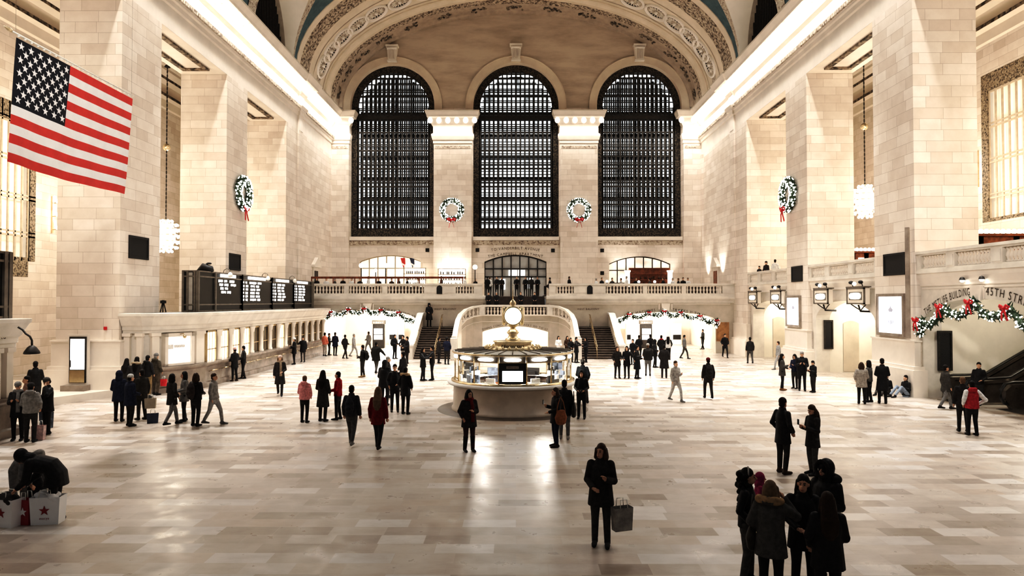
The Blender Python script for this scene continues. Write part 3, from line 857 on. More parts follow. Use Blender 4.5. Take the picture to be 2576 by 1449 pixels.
# ---- west stairs: two flights, landings, curved parapet wall
m = MB()
for sx in (-1, 1):
    x0, x1 = sorted((sx * 4.45, sx * 7.3)); n = 14
    for i in range(n): m.box(x0, x1, 48.5 + i * .33, 53.99, i * 2.1 / n, (i + 1) * 2.1 / n - .0)
st = S(m, 'floor_west_stairs', MT['step'])
m = MB()
for i in range(9): m.box(-2.35, 2.35, 53.4 + i * .42, 57.2, 3.0 + i * .168 - .02, 3.0 + (i + 1) * .168)
m.build('upper_steps', MT['step'], st)
m = MB()
for sx in (-1, 1):
    x0, x1 = sorted((sx * 4.45, sx * 7.3)); n = 14
    for i in range(n): m.box(x0, x1, 48.47 + i * .33, 48.5 + i * .33, (i + 1) * 2.1 / n - .035, (i + 1) * 2.1 / n + .004)
m.build('step_nosing', MT['ledge'], st)
PATH = [(-4.35, 48.2), (-4.35, 49.4), (-4.32, 50.6), (-4.2, 51.5), (-3.85, 52.25), (-3.3, 52.75), (-2.6, 52.95), (0, 52.95)]
PZ = [.75, 1.35, 1.95, 2.35, 2.72, 2.95, 3.05, 3.05]
PATH = PATH + [(-x, y) for x, y in PATH[::-1][1:]]; PZ = PZ + PZ[::-1][1:]
# parapet wall below the rail (concave towards the hall) with the arch to the dining hall
m = MB(); vs = []
for (x, y), z in zip(PATH, PZ): vs += [(x, y, 0), (x, y, z)]
fs = [(2 * i, 2 * i + 1, 2 * i + 3, 2 * i + 2) for i in range(len(PATH) - 1)]
mid = [i for i in range(len(PATH) - 1) if PATH[i][0] > -2.7 and PATH[i + 1][0] < 2.7]
fs2 = [f for i, f in enumerate(fs) if i not in mid]; m.add(vs, fs2)
fc = fY(52.95); ap = seg_arch(-.1, 2.58, 0, 1.72, 2.15)
m.poly([(-2.6, 0)] + [(max(-2.595, u), v) for u, v in ap] + [(2.6, 0), (2.6, 3.05), (-2.6, 3.05)], fc)
n = len(ap); m.add([fc(u, v, 0) for u, v in ap] + [fc(u, v, .6) for u, v in ap], [(k, k + 1, n + k + 1, n + k) for k in range(n - 1)])
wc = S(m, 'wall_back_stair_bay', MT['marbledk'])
m = MB(); m.sweep([(-.02, -.12), (-.14, -.08), (-.14, 0.0), (.25, 0.0), (.25, -.3)], PATH, zs=[z + .02 for z in PZ]); m.build('string_course', MT['plain'], wc)
m = MB(); m.sweep([(-.02, 0), (-.05, .02), (-.02, .05)], PATH[2:-2], zs=[max(1.4, z - .55) for z in PZ[2:-2]]); m.build('panel_moulding', MT['plain'], wc)
m = MB()
text_arc(m, 'DINING CONCOURSE', .22, fc, -.1, -5.35, 7.6, -.185, .2, d=-.03, span=2.25)
text_arc(m, 'TRACKS 100 TO 117', .22, fc, -.1, -5.35, 7.6, .19, .2, d=-.03, span=2.25)
m.build('lettering', MT['letter'], wc)
m = MB().add([(-3, 53.3, 2.5), (3, 53.3, 2.5), (3, 58, 2.5), (-3, 58, 2.5)], [(0, 1, 2, 3)]).add([(-3, 58, 0), (3, 58, 0), (3, 58, 2.5), (-3, 58, 2.5)], [(0, 1, 2, 3)])
m.add([(-3, 53.3, 0), (-3, 58, 0), (-3, 58, 2.5), (-3, 53.3, 2.5)], [(0, 1, 2, 3)]).add([(3, 53.3, 0), (3, 58, 0), (3, 58, 2.5), (3, 53.3, 2.5)], [(0, 1, 2, 3)])
S(m, 'wall_back_dining_passage', MT['cream'])
# landings
m = MB().box(-7.3, -4.3, 53.0, 53.98, 1.9, 2.1).box(4.3, 7.3, 53.0, 53.98, 1.9, 2.1).box(-4.2, 4.2, 53.0, 53.4, 2.8, 3.0)
S(m, 'floor_stair_landing', MT['ledge'])
# ------------------------------------------------------------------ balustrades
def bal_profile(h): return [(.045, 0), (.075, .02 * h), (.075, .1 * h), (.04, .16 * h), (.06, .3 * h), (.085, .42 * h), (.07, .6 * h), (.035, .78 * h), (.07, .86 * h), (.075, .94 * h), (.05, h)]
_bm = {}
def bal_mesh(h):
    k = round(h, 3)
    if k not in _bm: _bm[k] = MB().lathe([(r * 1.15, z) for r, z in bal_profile(h)], 10).mesh('baluster', MT['plain'])
    return _bm[k]
def balustrade(label, p0, p1, zb, zt, piers, runs, group, name='balustrade', plaque=None):
    p0, p1 = Vector(p0), Vector(p1); L = (p1 - p0).length; a = atan2(p1.y - p0.y, p1.x - p0.x)
    t = thing(name, label, 'balustrade', (p0.x, p0.y, zb), a, group)
    H = zt - zb; pb, rt = .22 * H, .2 * H
    MB().box(0, L, -.2, .2, 0, pb * .7).box(0, L, -.16, .16, pb * .7, pb).build('plinth', MT['marble'], t)
    m = MB(); m.box(0, L, -.15, .15, H - rt, H - rt * .6); m.box(0, L, -.22, .22, H - rt * .6, H); m.build('rail', MT['marble'], t)
    for u0, u1 in piers:
        m = MB().box(u0, u1, -.17, .17, pb, H - rt); m.box(u0 + .08, u1 - .08, -.19, .19, pb + .06, H - rt - .06); m.build('pier', MT['marble'], t)
    me = bal_mesh(H - rt - pb)
    for u0, u1, n in runs:
        for i in range(n):
            o = bpy.data.objects.new('baluster', me); COL.objects.link(o); o.parent = t
            o.location = (u0 + (u1 - u0) * (i + .5) / n, 0, pb)
    return t
def wx(px, Y=YW): return (px - 1298) / F * Y
G = 'marble balustrades round the hall'
def west_bal(label, xa, xb, piers, runs):
    b0 = wx(xa)
    return balustrade(label, (b0, YW - .02, 0), (wx(xb), YW - .02, 0), 4.5, 5.5, [(wx(a) - b0, wx(b) - b0) for a, b in piers], [(wx(a) - b0, wx(b) - b0, n) for a, b, n in runs], G)
west_bal('long marble balustrade of the west balcony, left of the central steps', 757, 1213, [(757, 776), (866, 878), (962, 975), (1067, 1147), (1192, 1213)],
         [(776, 866, 11), (878, 962, 11), (975, 1067, 11), (1147, 1192, 6)])
west_bal('long marble balustrade of the west balcony, right of the central steps', 1381, 1848, [(1381, 1397), (1443, 1523), (1616, 1627), (1713, 1724), (1815, 1848)],
         [(1397, 1443, 6), (1523, 1616, 11), (1627, 1713, 11), (1724, 1815, 11)])
for px, lb in ((1106, 'black arched plaque on the balcony pier left of the central steps'), (1483, 'black arched plaque on the balcony pier right of the central steps')):
    m = MB().prism([(-.22, 0), (-.22, .5), (-.15, .62), (0, .68), (.15, .62), (.22, .5), (.22, 0)], lambda u, v, d: (u, d, v), -.03, 0)
    m.prism([(-.17, .05), (-.17, .48), (0, .6), (.17, .48), (.17, .05)], lambda u, v, d: (u, d, v), -.045, -.03)
    tag(m.build('plaque', MT['black'], loc=(wx(px), YW - .22, 4.68)), lb, 'plaque', 'arched plaques')
def right_bal(label, a, b, runs):
    # runs measured along the wall from its far end
    L = b - a; pr = []; last = 0
    for u0, u1, n in runs: pr.append((last, u0)); last = u1
    pr.append((last, L))
    return balustrade(label, (XR - .02, b, 0), (XR - .02, a, 0), 5.28, 6.22, [q for q in pr if q[1] - q[0] > .02], runs, G)
right_bal('marble balustrade of the right balcony above the farthest gate bay', 43.4, 50.8, [(.3, 1.95, 9), (2.5, 4.6, 11), (5.2, 7.2, 11)])
right_bal('marble balustrade of the right balcony above the middle gate bay', 32.8, 40.3, [(.3, 2.05, 9), (2.6, 4.75, 11), (5.3, 7.3, 11)])
right_bal('marble balustrade of the right balcony above the escalator arch', 22.2, 29.5, [(.3, 2.0, 9), (2.55, 4.6, 11), (5.2, 7.0, 10)])
# stair parapet rail with balusters, curved
t = thing('stair_balustrade', 'curved marble balustrade sweeping over the dining passage arch', 'balustrade', (0, 0, 0))
m = MB(); m.sweep([(-.18, .62), (-.18, .78), (.18, .78), (.18, .62)], PATH, closed_prof=True, zs=PZ, caps=True); m.build('rail', MT['marble'], t)
for x in (-2.62, 2.62): MB().box(x - .22, x + .22, 52.75, 53.1, 3.0, 3.7).build('pier', MT['marble'], t)
for sx in (-1, 1):
    m = MB().bbox(sx * 4.35 - .25, sx * 4.35 + .25, 47.75, 48.25, 0, 1.55, .04); m.ball((sx * 4.35, 48.0, 1.62), (.2, .2, .12)); m.build('newel', MT['marble'], t)
me = bal_mesh(.58)
pos = [(-2.3 + 4.6 * (i + .5) / 18, 52.95, 3.05) for i in range(18)]
for sx in (-1, 1):
    for k in range(7):
        f_ = k / 6; i0 = 3; seg = 3 * f_; i_ = i0 + int(min(2.999, seg)); w = seg - int(min(2.999, seg))
        x = PATH[i_][0] * (1 - w) + PATH[i_ + 1][0] * w; y = PATH[i_][1] * (1 - w) + PATH[i_ + 1][1] * w; z = PZ[i_] * (1 - w) + PZ[i_ + 1] * w
        pos.append((-sx * x * -1 if False else sx * abs(x), y, z))
for p in pos:
    o = bpy.data.objects.new('baluster', me); COL.objects.link(o); o.parent = t; o.location = p
m = MB()      # solid lower parapet along the flights
for sx in (-1, 1):
    vs = []
    for (x, y), z in zip(PATH[:4], PZ[:4]):
        for xx in (abs(x) - .1, abs(x) + .1): vs += [(sx * xx, y, 0), (sx * xx, y, z + .65)]
    m.add(vs, [f for i in range(3) for f in ((4 * i, 4 * i + 1, 4 * i + 5, 4 * i + 4), (4 * i + 2, 4 * i + 6, 4 * i + 7, 4 * i + 3))])
m.build('solid_parapet', MT['plain'], t)
for sx, lb in ((-1, 'white sloping marble parapet on the outer edge of the left stair'), (1, 'white sloping marble parapet on the outer edge of the right stair')):
    m = MB(); x = 7.45
    pr = [(48.0, 0), (48.0, .95), (48.5, 1.0), (53.0, 3.05), (53.9, 3.1), (53.9, 0)]
    m.prism(pr, lambda u, v, d: (sx * (x + d), u, v), -.17, .17)
    t = m.build('stair_parapet', MT['plain']); tag(t, lb, 'parapet', 'outer stair parapets')
    m = MB().sweep([(-.24, 0), (-.24, .12), (.24, .12), (.24, 0)], [(sx * x, 47.95), (sx * x, 48.5), (sx * x, 53.0), (sx * x, 53.9)], closed_prof=True, zs=[.95, 1.0, 3.05, 3.1], caps=True)
    m.build('coping', MT['white'], t)
    m = MB().tube([(sx * 7.2, 48.3, 1.0), (sx * 7.2, 53, 3.0)], .03, 8); m.build('wall_handrail', MT['brass'], t)
for sx, lb in ((-1, 'brass centre handrail on the left stair flight'), (1, 'brass centre handrail on the right stair flight')):
    x = sx * 5.75; t = thing('stair_handrail', lb, 'handrail', (x, 48.5, 0), 0, 'brass stair handrails')
    m = MB().tube([(0, -.1, .9), (0, 0, .95), (0, 4.6, 3.05), (0, 5.2, 3.05)], .035, 8); m.build('rail', MT['brass'], t)
    m = MB().tube([(0, 0, .55), (0, 4.6, 2.65)], .02, 6); m.build('lower_rail', MT['brass'], t)
    for y in (0, 1.55, 3.1, 4.6):
        MB().tube([(0, y, y * .456 - .0), (0, y, .95 + y * .456)], .022, 6).build('post', MT['brass'], t)

# ------------------------------------------------------------------ information booth and clock
BX, BY = -.12, 26.3
m = MB().lathe([(0, .018), (2.86, .018), (2.88, 0)], 64, (BX, BY, 0)); S(m, 'floor_booth_ring', MT['ring'])
t = thing('information_booth', 'round glazed information booth with marble drum in the middle of the hall', 'booth', (BX, BY, 0))
MB().lathe([(2.34, 0.018), (2.34, .1), (2.29, .12), (2.27, .9), (2.3, .95), (2.25, .98)], 64).build('marble_drum', MT['drum'], t)
MB().lathe([(2.25, .98), (2.46, .99), (2.5, 1.03), (2.5, 1.07), (2.46, 1.1), (1.6, 1.1)], 64).build('counter', MT['white'], t)
MB().lathe([(2.36, 1.1), (2.36, 1.16), (2.2, 1.17), (2.2, 1.1)], 64).build('sill_ring', MT['brass'], t)
NB = 14; RG = 2.22
def bang(k): return -pi / 2 + pi / NB + 2 * pi * k / NB
for k in range(NB):
    a = bang(k); MB().tube([(RG * cos(a), RG * sin(a), 1.16), (RG * cos(a), RG * sin(a), 2.14)], .028, 8).build('mullion', MT['brass'], t)
def chord(mb, k, z0, z1, r=RG, din=0, inset=.03):
    a, b = bang(k), bang(k + 1); p = Vector((r * cos(a), r * sin(a), 0)); q = Vector((r * cos(b), r * sin(b), 0))
    d = (q - p).normalized(); nn = Vector((d.y, -d.x, 0)); p += d * inset - nn * din; q -= d * inset + nn * din
    mb.add([(p.x, p.y, z0), (q.x, q.y, z0), (q.x, q.y, z1), (p.x, p.y, z1)], [(0, 1, 2, 3)]); return p, q, nn
for k in range(NB):
    m = MB(); chord(m, k, 1.17, 1.92); m.build('glass_pane', MT['glass'], t)
    m = MB(); chord(m, k, 1.92, 2.13); hd = m.build('header_panel', MT['board'], t)
    a = (bang(k) + bang(k + 1)) / 2; c = Vector((cos(a), sin(a), 0)); w = Vector((-sin(a), cos(a), 0)); r = RG * cos(pi / NB) + .02
    m = MB(); pts = []
    for i in range(16):
        q = 2 * pi * i / 16; e = .31 * (abs(cos(q)) ** .5) * (1 if cos(q) > 0 else -1)
        pts.append((e, .065 * sin(q)))
    m.prism(pts, lambda u, v, d: tuple(c * (r + d) + w * u + Vector((0, 0, 2.03 + v))), 0, .05); m.build('light_fitting', MT['E_white'], hd)
    m = MB(); chord(m, k, 1.905, 1.94, RG + .015, 0, 0); m.build('transom', MT['brass'], t)
MB().lathe([(2.0, 2.13), (2.26, 2.13), (2.31, 2.17), (2.31, 2.21), (2.24, 2.22), (1.0, 2.27), (0, 2.27)], 56).build('roof', MT['roofgrey'], t)
m = MB()
for k in range(28):
    a = 2 * pi * k / 28; m.tube([(2.24 * cos(a), 2.24 * sin(a), 2.235), (1.05 * cos(a), 1.05 * sin(a), 2.28)], .018, 5)
m.build('roof_rib', MT['board'], t)['kind'] = 'stuff'
MB().lathe([(2.315, 2.15), (2.34, 2.17), (2.34, 2.2), (2.315, 2.22)], 56).build('roof_edge', MT['brass'], t)
m = MB()
for k in range(26):
    a = 2 * pi * k / 26; m.tube([(1.04 * cos(a), 1.04 * sin(a), 2.26), (1.06 * cos(a), 1.06 * sin(a), 2.36), (1.0 * cos(a), 1.0 * sin(a), 2.43)], [.04, .055, .012], 6)
m.lathe([(1.02, 2.26), (1.06, 2.27), (1.06, 2.33), (1.0, 2.35)], 40); m.build('gilt_cresting', MT['gold'], t)['kind'] = 'stuff'
dr = MB().lathe([(.75, 2.26), (.75, 2.29), (.71, 2.31), (.71, 2.53), (.76, 2.55), (.76, 2.58), (.4, 2.6), (0, 2.6)], 48).build('sign_drum', MT['gold'], t)
m = MB(); g, W = text_pts('Information', .2, .06)
for x, w, vs, fs in g:
    m.add([((.725) * sin((x + a * .2 - W / 2) / .72), -(.725) * cos((x + a * .2 - W / 2) / .72), 2.355 + b * .2 * .85) for a, b in vs], fs)
m.build('lettering', MT['black'], dr)
# arrivals screen in the pane that faces the camera
m = MB(); p, q, nn = chord(m, 13, 1.18, 1.91, RG + .03, 0, .02); sp = m.build('screen_panel', MT['boarddk'], t)
m = MB(); fn = lambda u, v, d: (u, -RG * cos(pi / NB) - .05 + d, v)
m.prism([(-.36, 1.27), (.36, 1.27), (.36, 1.64), (-.36, 1.64)], fn, -.02, .01); m.build('screen', MT['E_screen'], sp)
m = MB().prism([(-.22, 1.72), (.22, 1.72), (.22, 1.81), (-.22, 1.81)], fn, -.01, .01); m.build('name_plate', MT['ledge'], sp)
m = MB(); text_flat(m, 'ARRIVALS', .075, fn, 0, 1.738, d=-.013); m.build('lettering', MT['black'], sp)
# inside: core column, desk, paper racks
MB().lathe([(.3, 0.02), (.3, 2.13)], 20).build('core_column', MT['brass'], t)
MB().lathe([(1.5, .02), (1.5, .8), (2.2, .8), (2.2, .02)], 40).build('inner_desk', MT['wood'], t)
for k in range(NB):
    a = bang(k) + .22; m = MB()
    for i in range(3):
        r = 1.72 + .14 * i; M_ = Matrix.Translation((r * cos(a), r * sin(a), 1.1)) @ Matrix.Rotation(a, 4, 'Z')
        m.box(-.03, .03, -.28 + .12 * ((k + i) % 2), .1 + .1 * ((k * 2 + i) % 3), -.3 if i else 0, .08 + .07 * ((k * 5 + i * 2) % 4), M=M_)
    m.build('leaflet_rack', (MT['paper'], MT['boarddk'], MT['white'], MT['bluebag'])[k % 4], t)
# clock
t = thing('clock', 'round brass clock with four lit white faces on top of the information booth', 'clock', (BX, BY, 2.6))
MB().lathe([(.3, 0), (.3, .06), (.2, .1), (.16, .2), (.24, .3), (.2, .36), (.11, .44), (.1, .5), (.2, .54), (.24, .58), (.2, .62), (.16, .66), (.2, .7)], 24).build('pedestal', MT['gold'], t)
MB().ball((0, 0, .94), (.37, .37, .37), 24, 16).build('clock_body', MT['gold'], t)
for k in range(4):
    a = pi / 2 * k - pi / 2 + .03; M_ = Matrix.Translation((0, 0, .94)) @ Matrix.Rotation(a, 4, 'Z') @ Matrix.Rotation(pi / 2, 4, 'Y')
    m = MB(); m.lathe([(0, .40), (.31, .39)], 32, M=M_); fc_ = m.build('clock_face', MT['E_clock'], t)
    m = MB(); m.lathe([(.31, .30), (.31, .4), (.34, .42), (.375, .38), (.375, .3)], 32, M=M_); m.build('bezel', MT['gold'], fc_)
    m = MB(); c0 = M_ @ Vector((0, 0, .41)); c1 = M_ @ Vector((-.2, .1, .41)); c2 = M_ @ Vector((-.05, -.15, .41)); m.tube([c0, c1], .008, 5).tube([c0, c2], .008, 5); m.build('clock_hand', MT['black'], fc_)
MB().lathe([(.3, 1.24), (.22, 1.28), (.1, 1.3), (.08, 1.34), (.13, 1.42), (.1, 1.5), (.04, 1.55), (.02, 1.6)], 20).build('cap', MT['gold'], t)
MB().tube([(0, 0, 1.58), (0, 0, 2.15)], [.018, .008], 6).build('spire', MT['brass'], t)

# ------------------------------------------------------------------ ticket offices
OP = [(-17.15, 29.72), (-16.3, 29.75), (-16.05, 29.92), (-15.75, 30.4), (-15.35, 31.1), (-15.05, 31.9), (-14.9, 32.6), (-14.9, 53.3)]
def office(label, path, body_mats, dark, y_first, pitch, nwin, roofx):
    t = thing('ticket_office', label, 'ticket office', (0, 0, 0), 0, 'marble ticket offices on the left')
    p = path[::-1]
    MB().sweep([(.16, 0), (.16, .22), (.06, .28), (.06, .95), (.2, 1.03), (.26, 1.1), (.26, 1.18), (-.1, 1.2)], p).build('counter_base', MT['ledge'], t)
    MB().sweep([(-.12, 1.18), (-.12, 2.78)], p).build('upper_wall', MT['marble'], t)
    MB().sweep([(-.12, 2.68), (.02, 2.7), (.02, 2.8), (.08, 2.84), (.08, 2.98), (.16, 3.05), (.34, 3.38), (.42, 3.46), (.42, 3.56), (-.2, 3.58)], p).build('cornice', MT['marble'], t)
    m = MB(); m.poly([(x, y) for x, y in path] + roofx, lambda u, v, d: (u, v, 3.57)); m.build('roof', MT['black'], t)
    for k in range(nwin):
        y = y_first + k * pitch; lit = k not in dark; X = -14.9
        m = MB().box(X - .10, X - .06, y - .48, y + .48, 1.2, 2.66); fr_ = MB()
        w = m.build('ticket_window', MT['E_office'] if lit else MT['darkwin'], t)
        fr_.box(X - .1, X + .0, y - .54, y - .46, 1.2, 2.68).box(X - .1, X + .0, y + .46, y + .54, 1.2, 2.68).box(X - .1, X, y - .54, y + .54, 2.6, 2.68).box(X - .09, X - .02, y - .5, y + .5, 1.75, 1.79)
        for j in (-.16, .16): fr_.box(X - .08, X - .04, y + j - .012, y + j + .012, 1.2, 2.6)
        fr_.build('window_frame', MT['brass'], w)
        m = MB(); yc = y + pitch / 2; m.lathe([(.15, 1.2), (.15, 1.3), (.115, 1.34), (.11, 2.36), (.14, 2.4), (.17, 2.58), (.19, 2.62), (.19, 2.7)], 12, (X + .03, yc, 0)); m.build('column', MT['plain'], t)
    m = MB()
    for k in range(nwin):
        y = y_first + k * pitch; m.tube([(-14.62, y - pitch * .42, .78), (-14.62, y + pitch * .42, .78)], .025, 6); m.tube([(-14.84, y - pitch * .3, .72), (-14.62, y - pitch * .3, .78)], .02, 5); m.tube([(-14.84, y + pitch * .3, .72), (-14.62, y + pitch * .3, .78)], .02, 5)
    m.build('bag_rail', MT['brass'], t)
    return t
of = office('long marble ticket office with rounded end and lit windows under the board', OP, None, (4, 5, 6, 8, 9, 10, 11, 12, 13), 33.4, 1.42, 14, [(-17.15, 53.3)])
# corner window and pilasters of the rounded end
def onface(a, b):
    a, b = Vector((*a, 0)), Vector((*b, 0)); d = (b - a); L = d.length; d.normalize(); nn = Vector((d.y, -d.x, 0))
    return L, (lambda u, v, e: tuple(a + d * u - nn * e + Vector((0, 0, v))))
L_, f_ = onface((-15.78, 30.38), (-15.07, 31.82))
m = MB(); fr_ = MB()
for q in ((.05, L_ - .05, 2.5, 2.66), (.05, L_ - .05, 1.2, 1.3), (.05, .2, 1.2, 2.66), (L_ - .2, L_ - .05, 1.2, 2.66)):
    fr_.prism([(q[0], q[2]), (q[1], q[2]), (q[1], q[3]), (q[0], q[3])], f_, -.16, .1)
m.prism([(.1, 1.25), (L_ - .1, 1.25), (L_ - .1, 2.6), (.1, 2.6)], f_, -.06, .08)
w = m.build('corner_window', MT['E_office2'], of); fr_.build('window_frame', MT['plain'], w)
m = MB()
for q in ((.2, .5, 1.95, 2.15), (.55, 1.1, 2.0, 2.12)): m.prism([(q[0], q[2]), (q[1], q[2]), (q[1], q[3]), (q[0], q[3])], f_, -.09, -.05)
m.build('notice', MT['paper'], w)
m = MB().tube([f_(L_ / 2, 2.6, -.1), f_(L_ / 2, 2.64, -.35), f_(L_ / 2, 2.52, -.45)], .025, 6); m.ball(f_(L_ / 2, 2.5, -.45), .08); m.build('bracket_lamp', MT['brass'], w)
for a, b in (((-17.1, 29.72), (-16.85, 29.73)), ((-16.55, 29.74), (-16.32, 29.75)), ((-16.02, 29.95), (-15.85, 30.24)), ((-15.02, 31.95), (-14.9, 32.5))):
    L2, f2 = onface(a, b); m = MB(); m.prism([(0, 1.2), (L2, 1.2), (L2, 2.6), (0, 2.6)], f2, -.05, .12); m.prism([(-.05, 2.56), (L2 + .05, 2.56), (L2 + .05, 2.7), (-.05, 2.7)], f2, -.1, .12); m.build('pilaster', MT['plain'], of)
OP2 = [(-18.0, 21.3), (-15.9, 21.3), (-15.6, 21.2), (-15.4, 20.9), (-15.4, 12.0)]
t = thing('ticket_office', 'nearer marble office cut off at the far left, dark board on its roof', 'ticket office', (0, 0, 0), 0, 'marble ticket offices on the left')
p = OP2
MB().sweep([(.16, 0), (.16, .22), (.06, .28), (.06, .95), (.2, 1.03), (.26, 1.1), (.26, 1.18), (-.1, 1.2)], p).build('counter_base', MT['ledge'], t)
MB().sweep([(-.12, 1.18), (-.12, 2.78)], p).build('upper_wall', MT['marble'], t)
MB().sweep([(-.12, 2.68), (.02, 2.7), (.02, 2.8), (.08, 2.84), (.08, 2.98), (.16, 3.05), (.34, 3.38), (.42, 3.46), (.42, 3.56), (-.2, 3.58)], p).build('cornice', MT['marble'], t)
MB().poly(OP2 + [(-18.0, 12.0)], lambda u, v, d: (u, v, 3.57)).build('roof', MT['ledge'], t)
for y in (20.6, 20.1): MB().box(-15.48, -15.3, y - .13, y + .13, 1.2, 2.62).box(-15.48, -15.24, y - .17, y + .17, 2.56, 2.7).build('pilaster', MT['plain'], t)
for y in (19.2, 17.6): w = MB().box(-15.49, -15.45, y - .6, y + .6, 1.25, 2.6).build('ticket_window', MT['E_office'], t)
m = MB(); text_flat(m, 'RS', .26, lambda u, v, d: (-15.4 + .12, u, v), 20.25, 2.98, d=0); m.build('lettering', MT['letter'], t)
# little hanging dome lamp on a scrolled bracket
p = atx(80, 882, -14.45)
t = thing('hanging_lamp', 'dark dome lamp on a scrolled bracket at the nearer office corner', 'lamp', (p.x, p.y, p.z))
MB().lathe([(.0, .16), (.06, .15), (.12, .1), (.2, -.02), (.22, -.08), (.2, -.1)], 16).build('lamp_shade', MT['bronze'], t)
MB().lathe([(.0, -.06), (.17, -.07)], 12).build('lens', MT['ledge'], t)
MB().tube([(0, 0, .16), (0, 0, .3), (-.06, 0, .42), (-.2, .02, .5), (-.3, .02, .62), (-.42, 0, .7)], .03, 8).build('bracket', MT['bronze'], t)

# ------------------------------------------------------------------ departure boards
def board(label, x0, x1, y0, y1, panels):
    z0, z1 = 3.58, 5.62
    t = thing('departure_board', label, 'departure board', (x1, y0, z0), 0)
    H = z1 - z0; D = x1 - x0; L = y1 - y0
    MB().box(-D + .06, -.06, .06, L - .06, .0, H - .04).build('case', MT['boarddk'], t)
    m = MB()
    for z in (0, .32, 1.72, H - .06): m.box(-.08, .0, 0, L, z, z + .07); m.box(-D, -.0, 0, .08, z, z + .07)
    for y in [0] + [v for pnl in panels for v in pnl[:2]] + [L - .3, L - .1]: m.box(-.1, .02, y, y + .14, 0, H)
    for x in (-D, -D * .72, -D * .28, -.1): m.box(x, x + .1, -.02, .08, 0, H)
    m.build('frame', MT['board'], t)
    MB().box(-D * .62, -D * .36, .02, .06, .1, H - .1).build('end_panel', MT['endpanel'], t)
    for pi_, (a, b, rows, first) in enumerate(panels):
        pn = MB().box(-.05, -.03, a + .16, b - .04, .36, 1.74).build('display_panel', MT['boarddk'], t)
        w = b - a - .25; X = -.025
        hd = MB().box(-.05, -.0, a + w * .22, a + w * .82, 1.80, 1.97); hd.build('header', MT['E_text'], pn)
        for r in range(rows):
            z = 1.60 - r * .198; u = a + .22; m = MB()
            words = [.1, .16, .4 if r else .55, .3] if not first else [.3, .25, .35]
            if first: u = a + .45 + (.12 * r); words = words[:3 - (r > 1)]
            elif r == 0: words = [.1, .12, .5, .33]
            sc = w / (2.4 if not first else 2.0)
            for wi, wd in enumerate(words):
                wd = wd * sc * random.uniform(.8, 1.25); v = u
                while v < u + wd:       # flap letters: separate strokes so that a row reads as words
                    lw = .105 * sc * random.uniform(.7, 1.1); lo = random.uniform(0, .03)
                    m.box(X - .01, X, v, min(v + lw, u + wd), z - .075 + lo, z + .065); v += lw + .018
                u += wd + (.11 if wi != 1 else .2) * sc
            m.build('row_lettering', MT['E_text'], pn)
    return t
L = 52.5 - 33.4
board('long dark departure board with lit rows on the ticket office roof', -16.4, -15.6, 33.4, 52.5,
      [(1.9, 5.35, 4, True), (5.35, 10.1, 6, False), (10.1, 14.4, 6, False), (14.4, 18.6, 6, False)])
board('dark board end on the nearer office roof at the far left', -16.4, -15.6, 9.0, 21.0, [(3.0, 6.0, 3, True)])
for px, py, lb in ((682, 688, 'first'), (748, 707, 'second')): pass
for y, lb in ((36.6, 'goose-neck lamp on the departure board, nearest of three'), (42.2, 'goose-neck lamp on the departure board, middle of three'), (47.3, 'goose-neck lamp on the departure board, farthest of three')):
    t = thing('board_lamp', lb, 'lamp', (-15.75, y, 5.62), 0, 'lamps on the departure board')
    MB().tube([(0, 0, 0), (.05, 0, .16), (.2, 0, .24), (.34, 0, .18), (.38, 0, .02)], .02, 6).build('arm', MT['board'], t)
    MB().lathe([(.03, .05), (.1, -.02), (.14, -.14), (.10, -.22), (0, -.25)], 12, (.38, 0, 0)).build('lamp_shade', MT['shade'], t)
p = at(518, 676, 34.5)
t = thing('covered_spotlight', 'black hooded spotlight on top of the departure board', 'spotlight', (-15.95, 34.9, 5.62))
MB().tube([(-.35, 0, .02), (-.1, 0, .24), (.3, 0, .1), (.42, 0, .02)], [.1, .2, .2, .06], 10).build('hood', MT['black'], t)
MB().tube([(0, 0, 0), (.05, 0, .3), (.1, .0, .42)], .06, 8).ball((.2, 0, .42), (.14, .09, .06)).build('lens_barrel', MT['black'], t)
t = thing('camera_tripod', 'small black camera stand on the ticket office roof by the pillar', 'camera', (-16.9, 32.6, 3.58))
for a in (0, 2.1, 4.2): MB().tube([(.14 * cos(a), .14 * sin(a), 0), (.03 * cos(a), .03 * sin(a), .45)], .03, 6).build('leg', MT['black'], t)
MB().box(-.09, .1, -.1, .1, .42, .56).tube([(0, 0, .42), (0, 0, .58)], .06, 8).build('camera_head', MT['black'], t)

# office door in the left pier
dz = .3
m = MB().box(-.45, .45, -.06, .02, 0, 2.15); t = m.build('door_1', MT['plain'], loc=(-18.72, 29.19, dz + .24), kind='structure')
MB().box(-.36, .36, -.11, -.06, .08, 2.05).build('door_frame', MT['bronze'], t)
MB().box(-.30, .30, -.13, -.11, .65, 1.95).build('lit_pane', MT['E_door'], t); MB().box(-.32, .32, -.14, -.11, .1, .62).build('kick_plate', MT['brass'], t)
MB().tube([(-.27, -.15, .75), (-.27, -.15, 1.05)], .02, 6).build('door_handle', MT['bronze'], t)
MB().box(-.5, .5, -.45, 0, -.24, 0).build('door_step', MT['ledge'], t)
p = at(265, 826, 29.45); tag(MB().box(-.06, .06, -.03, .03, -.07, .07).box(-.04, .04, -.05, -.03, -.02, .04).build('alarm_plate', MT['red'], loc=p), 'small red alarm plate on the left pillar above the door', 'alarm')

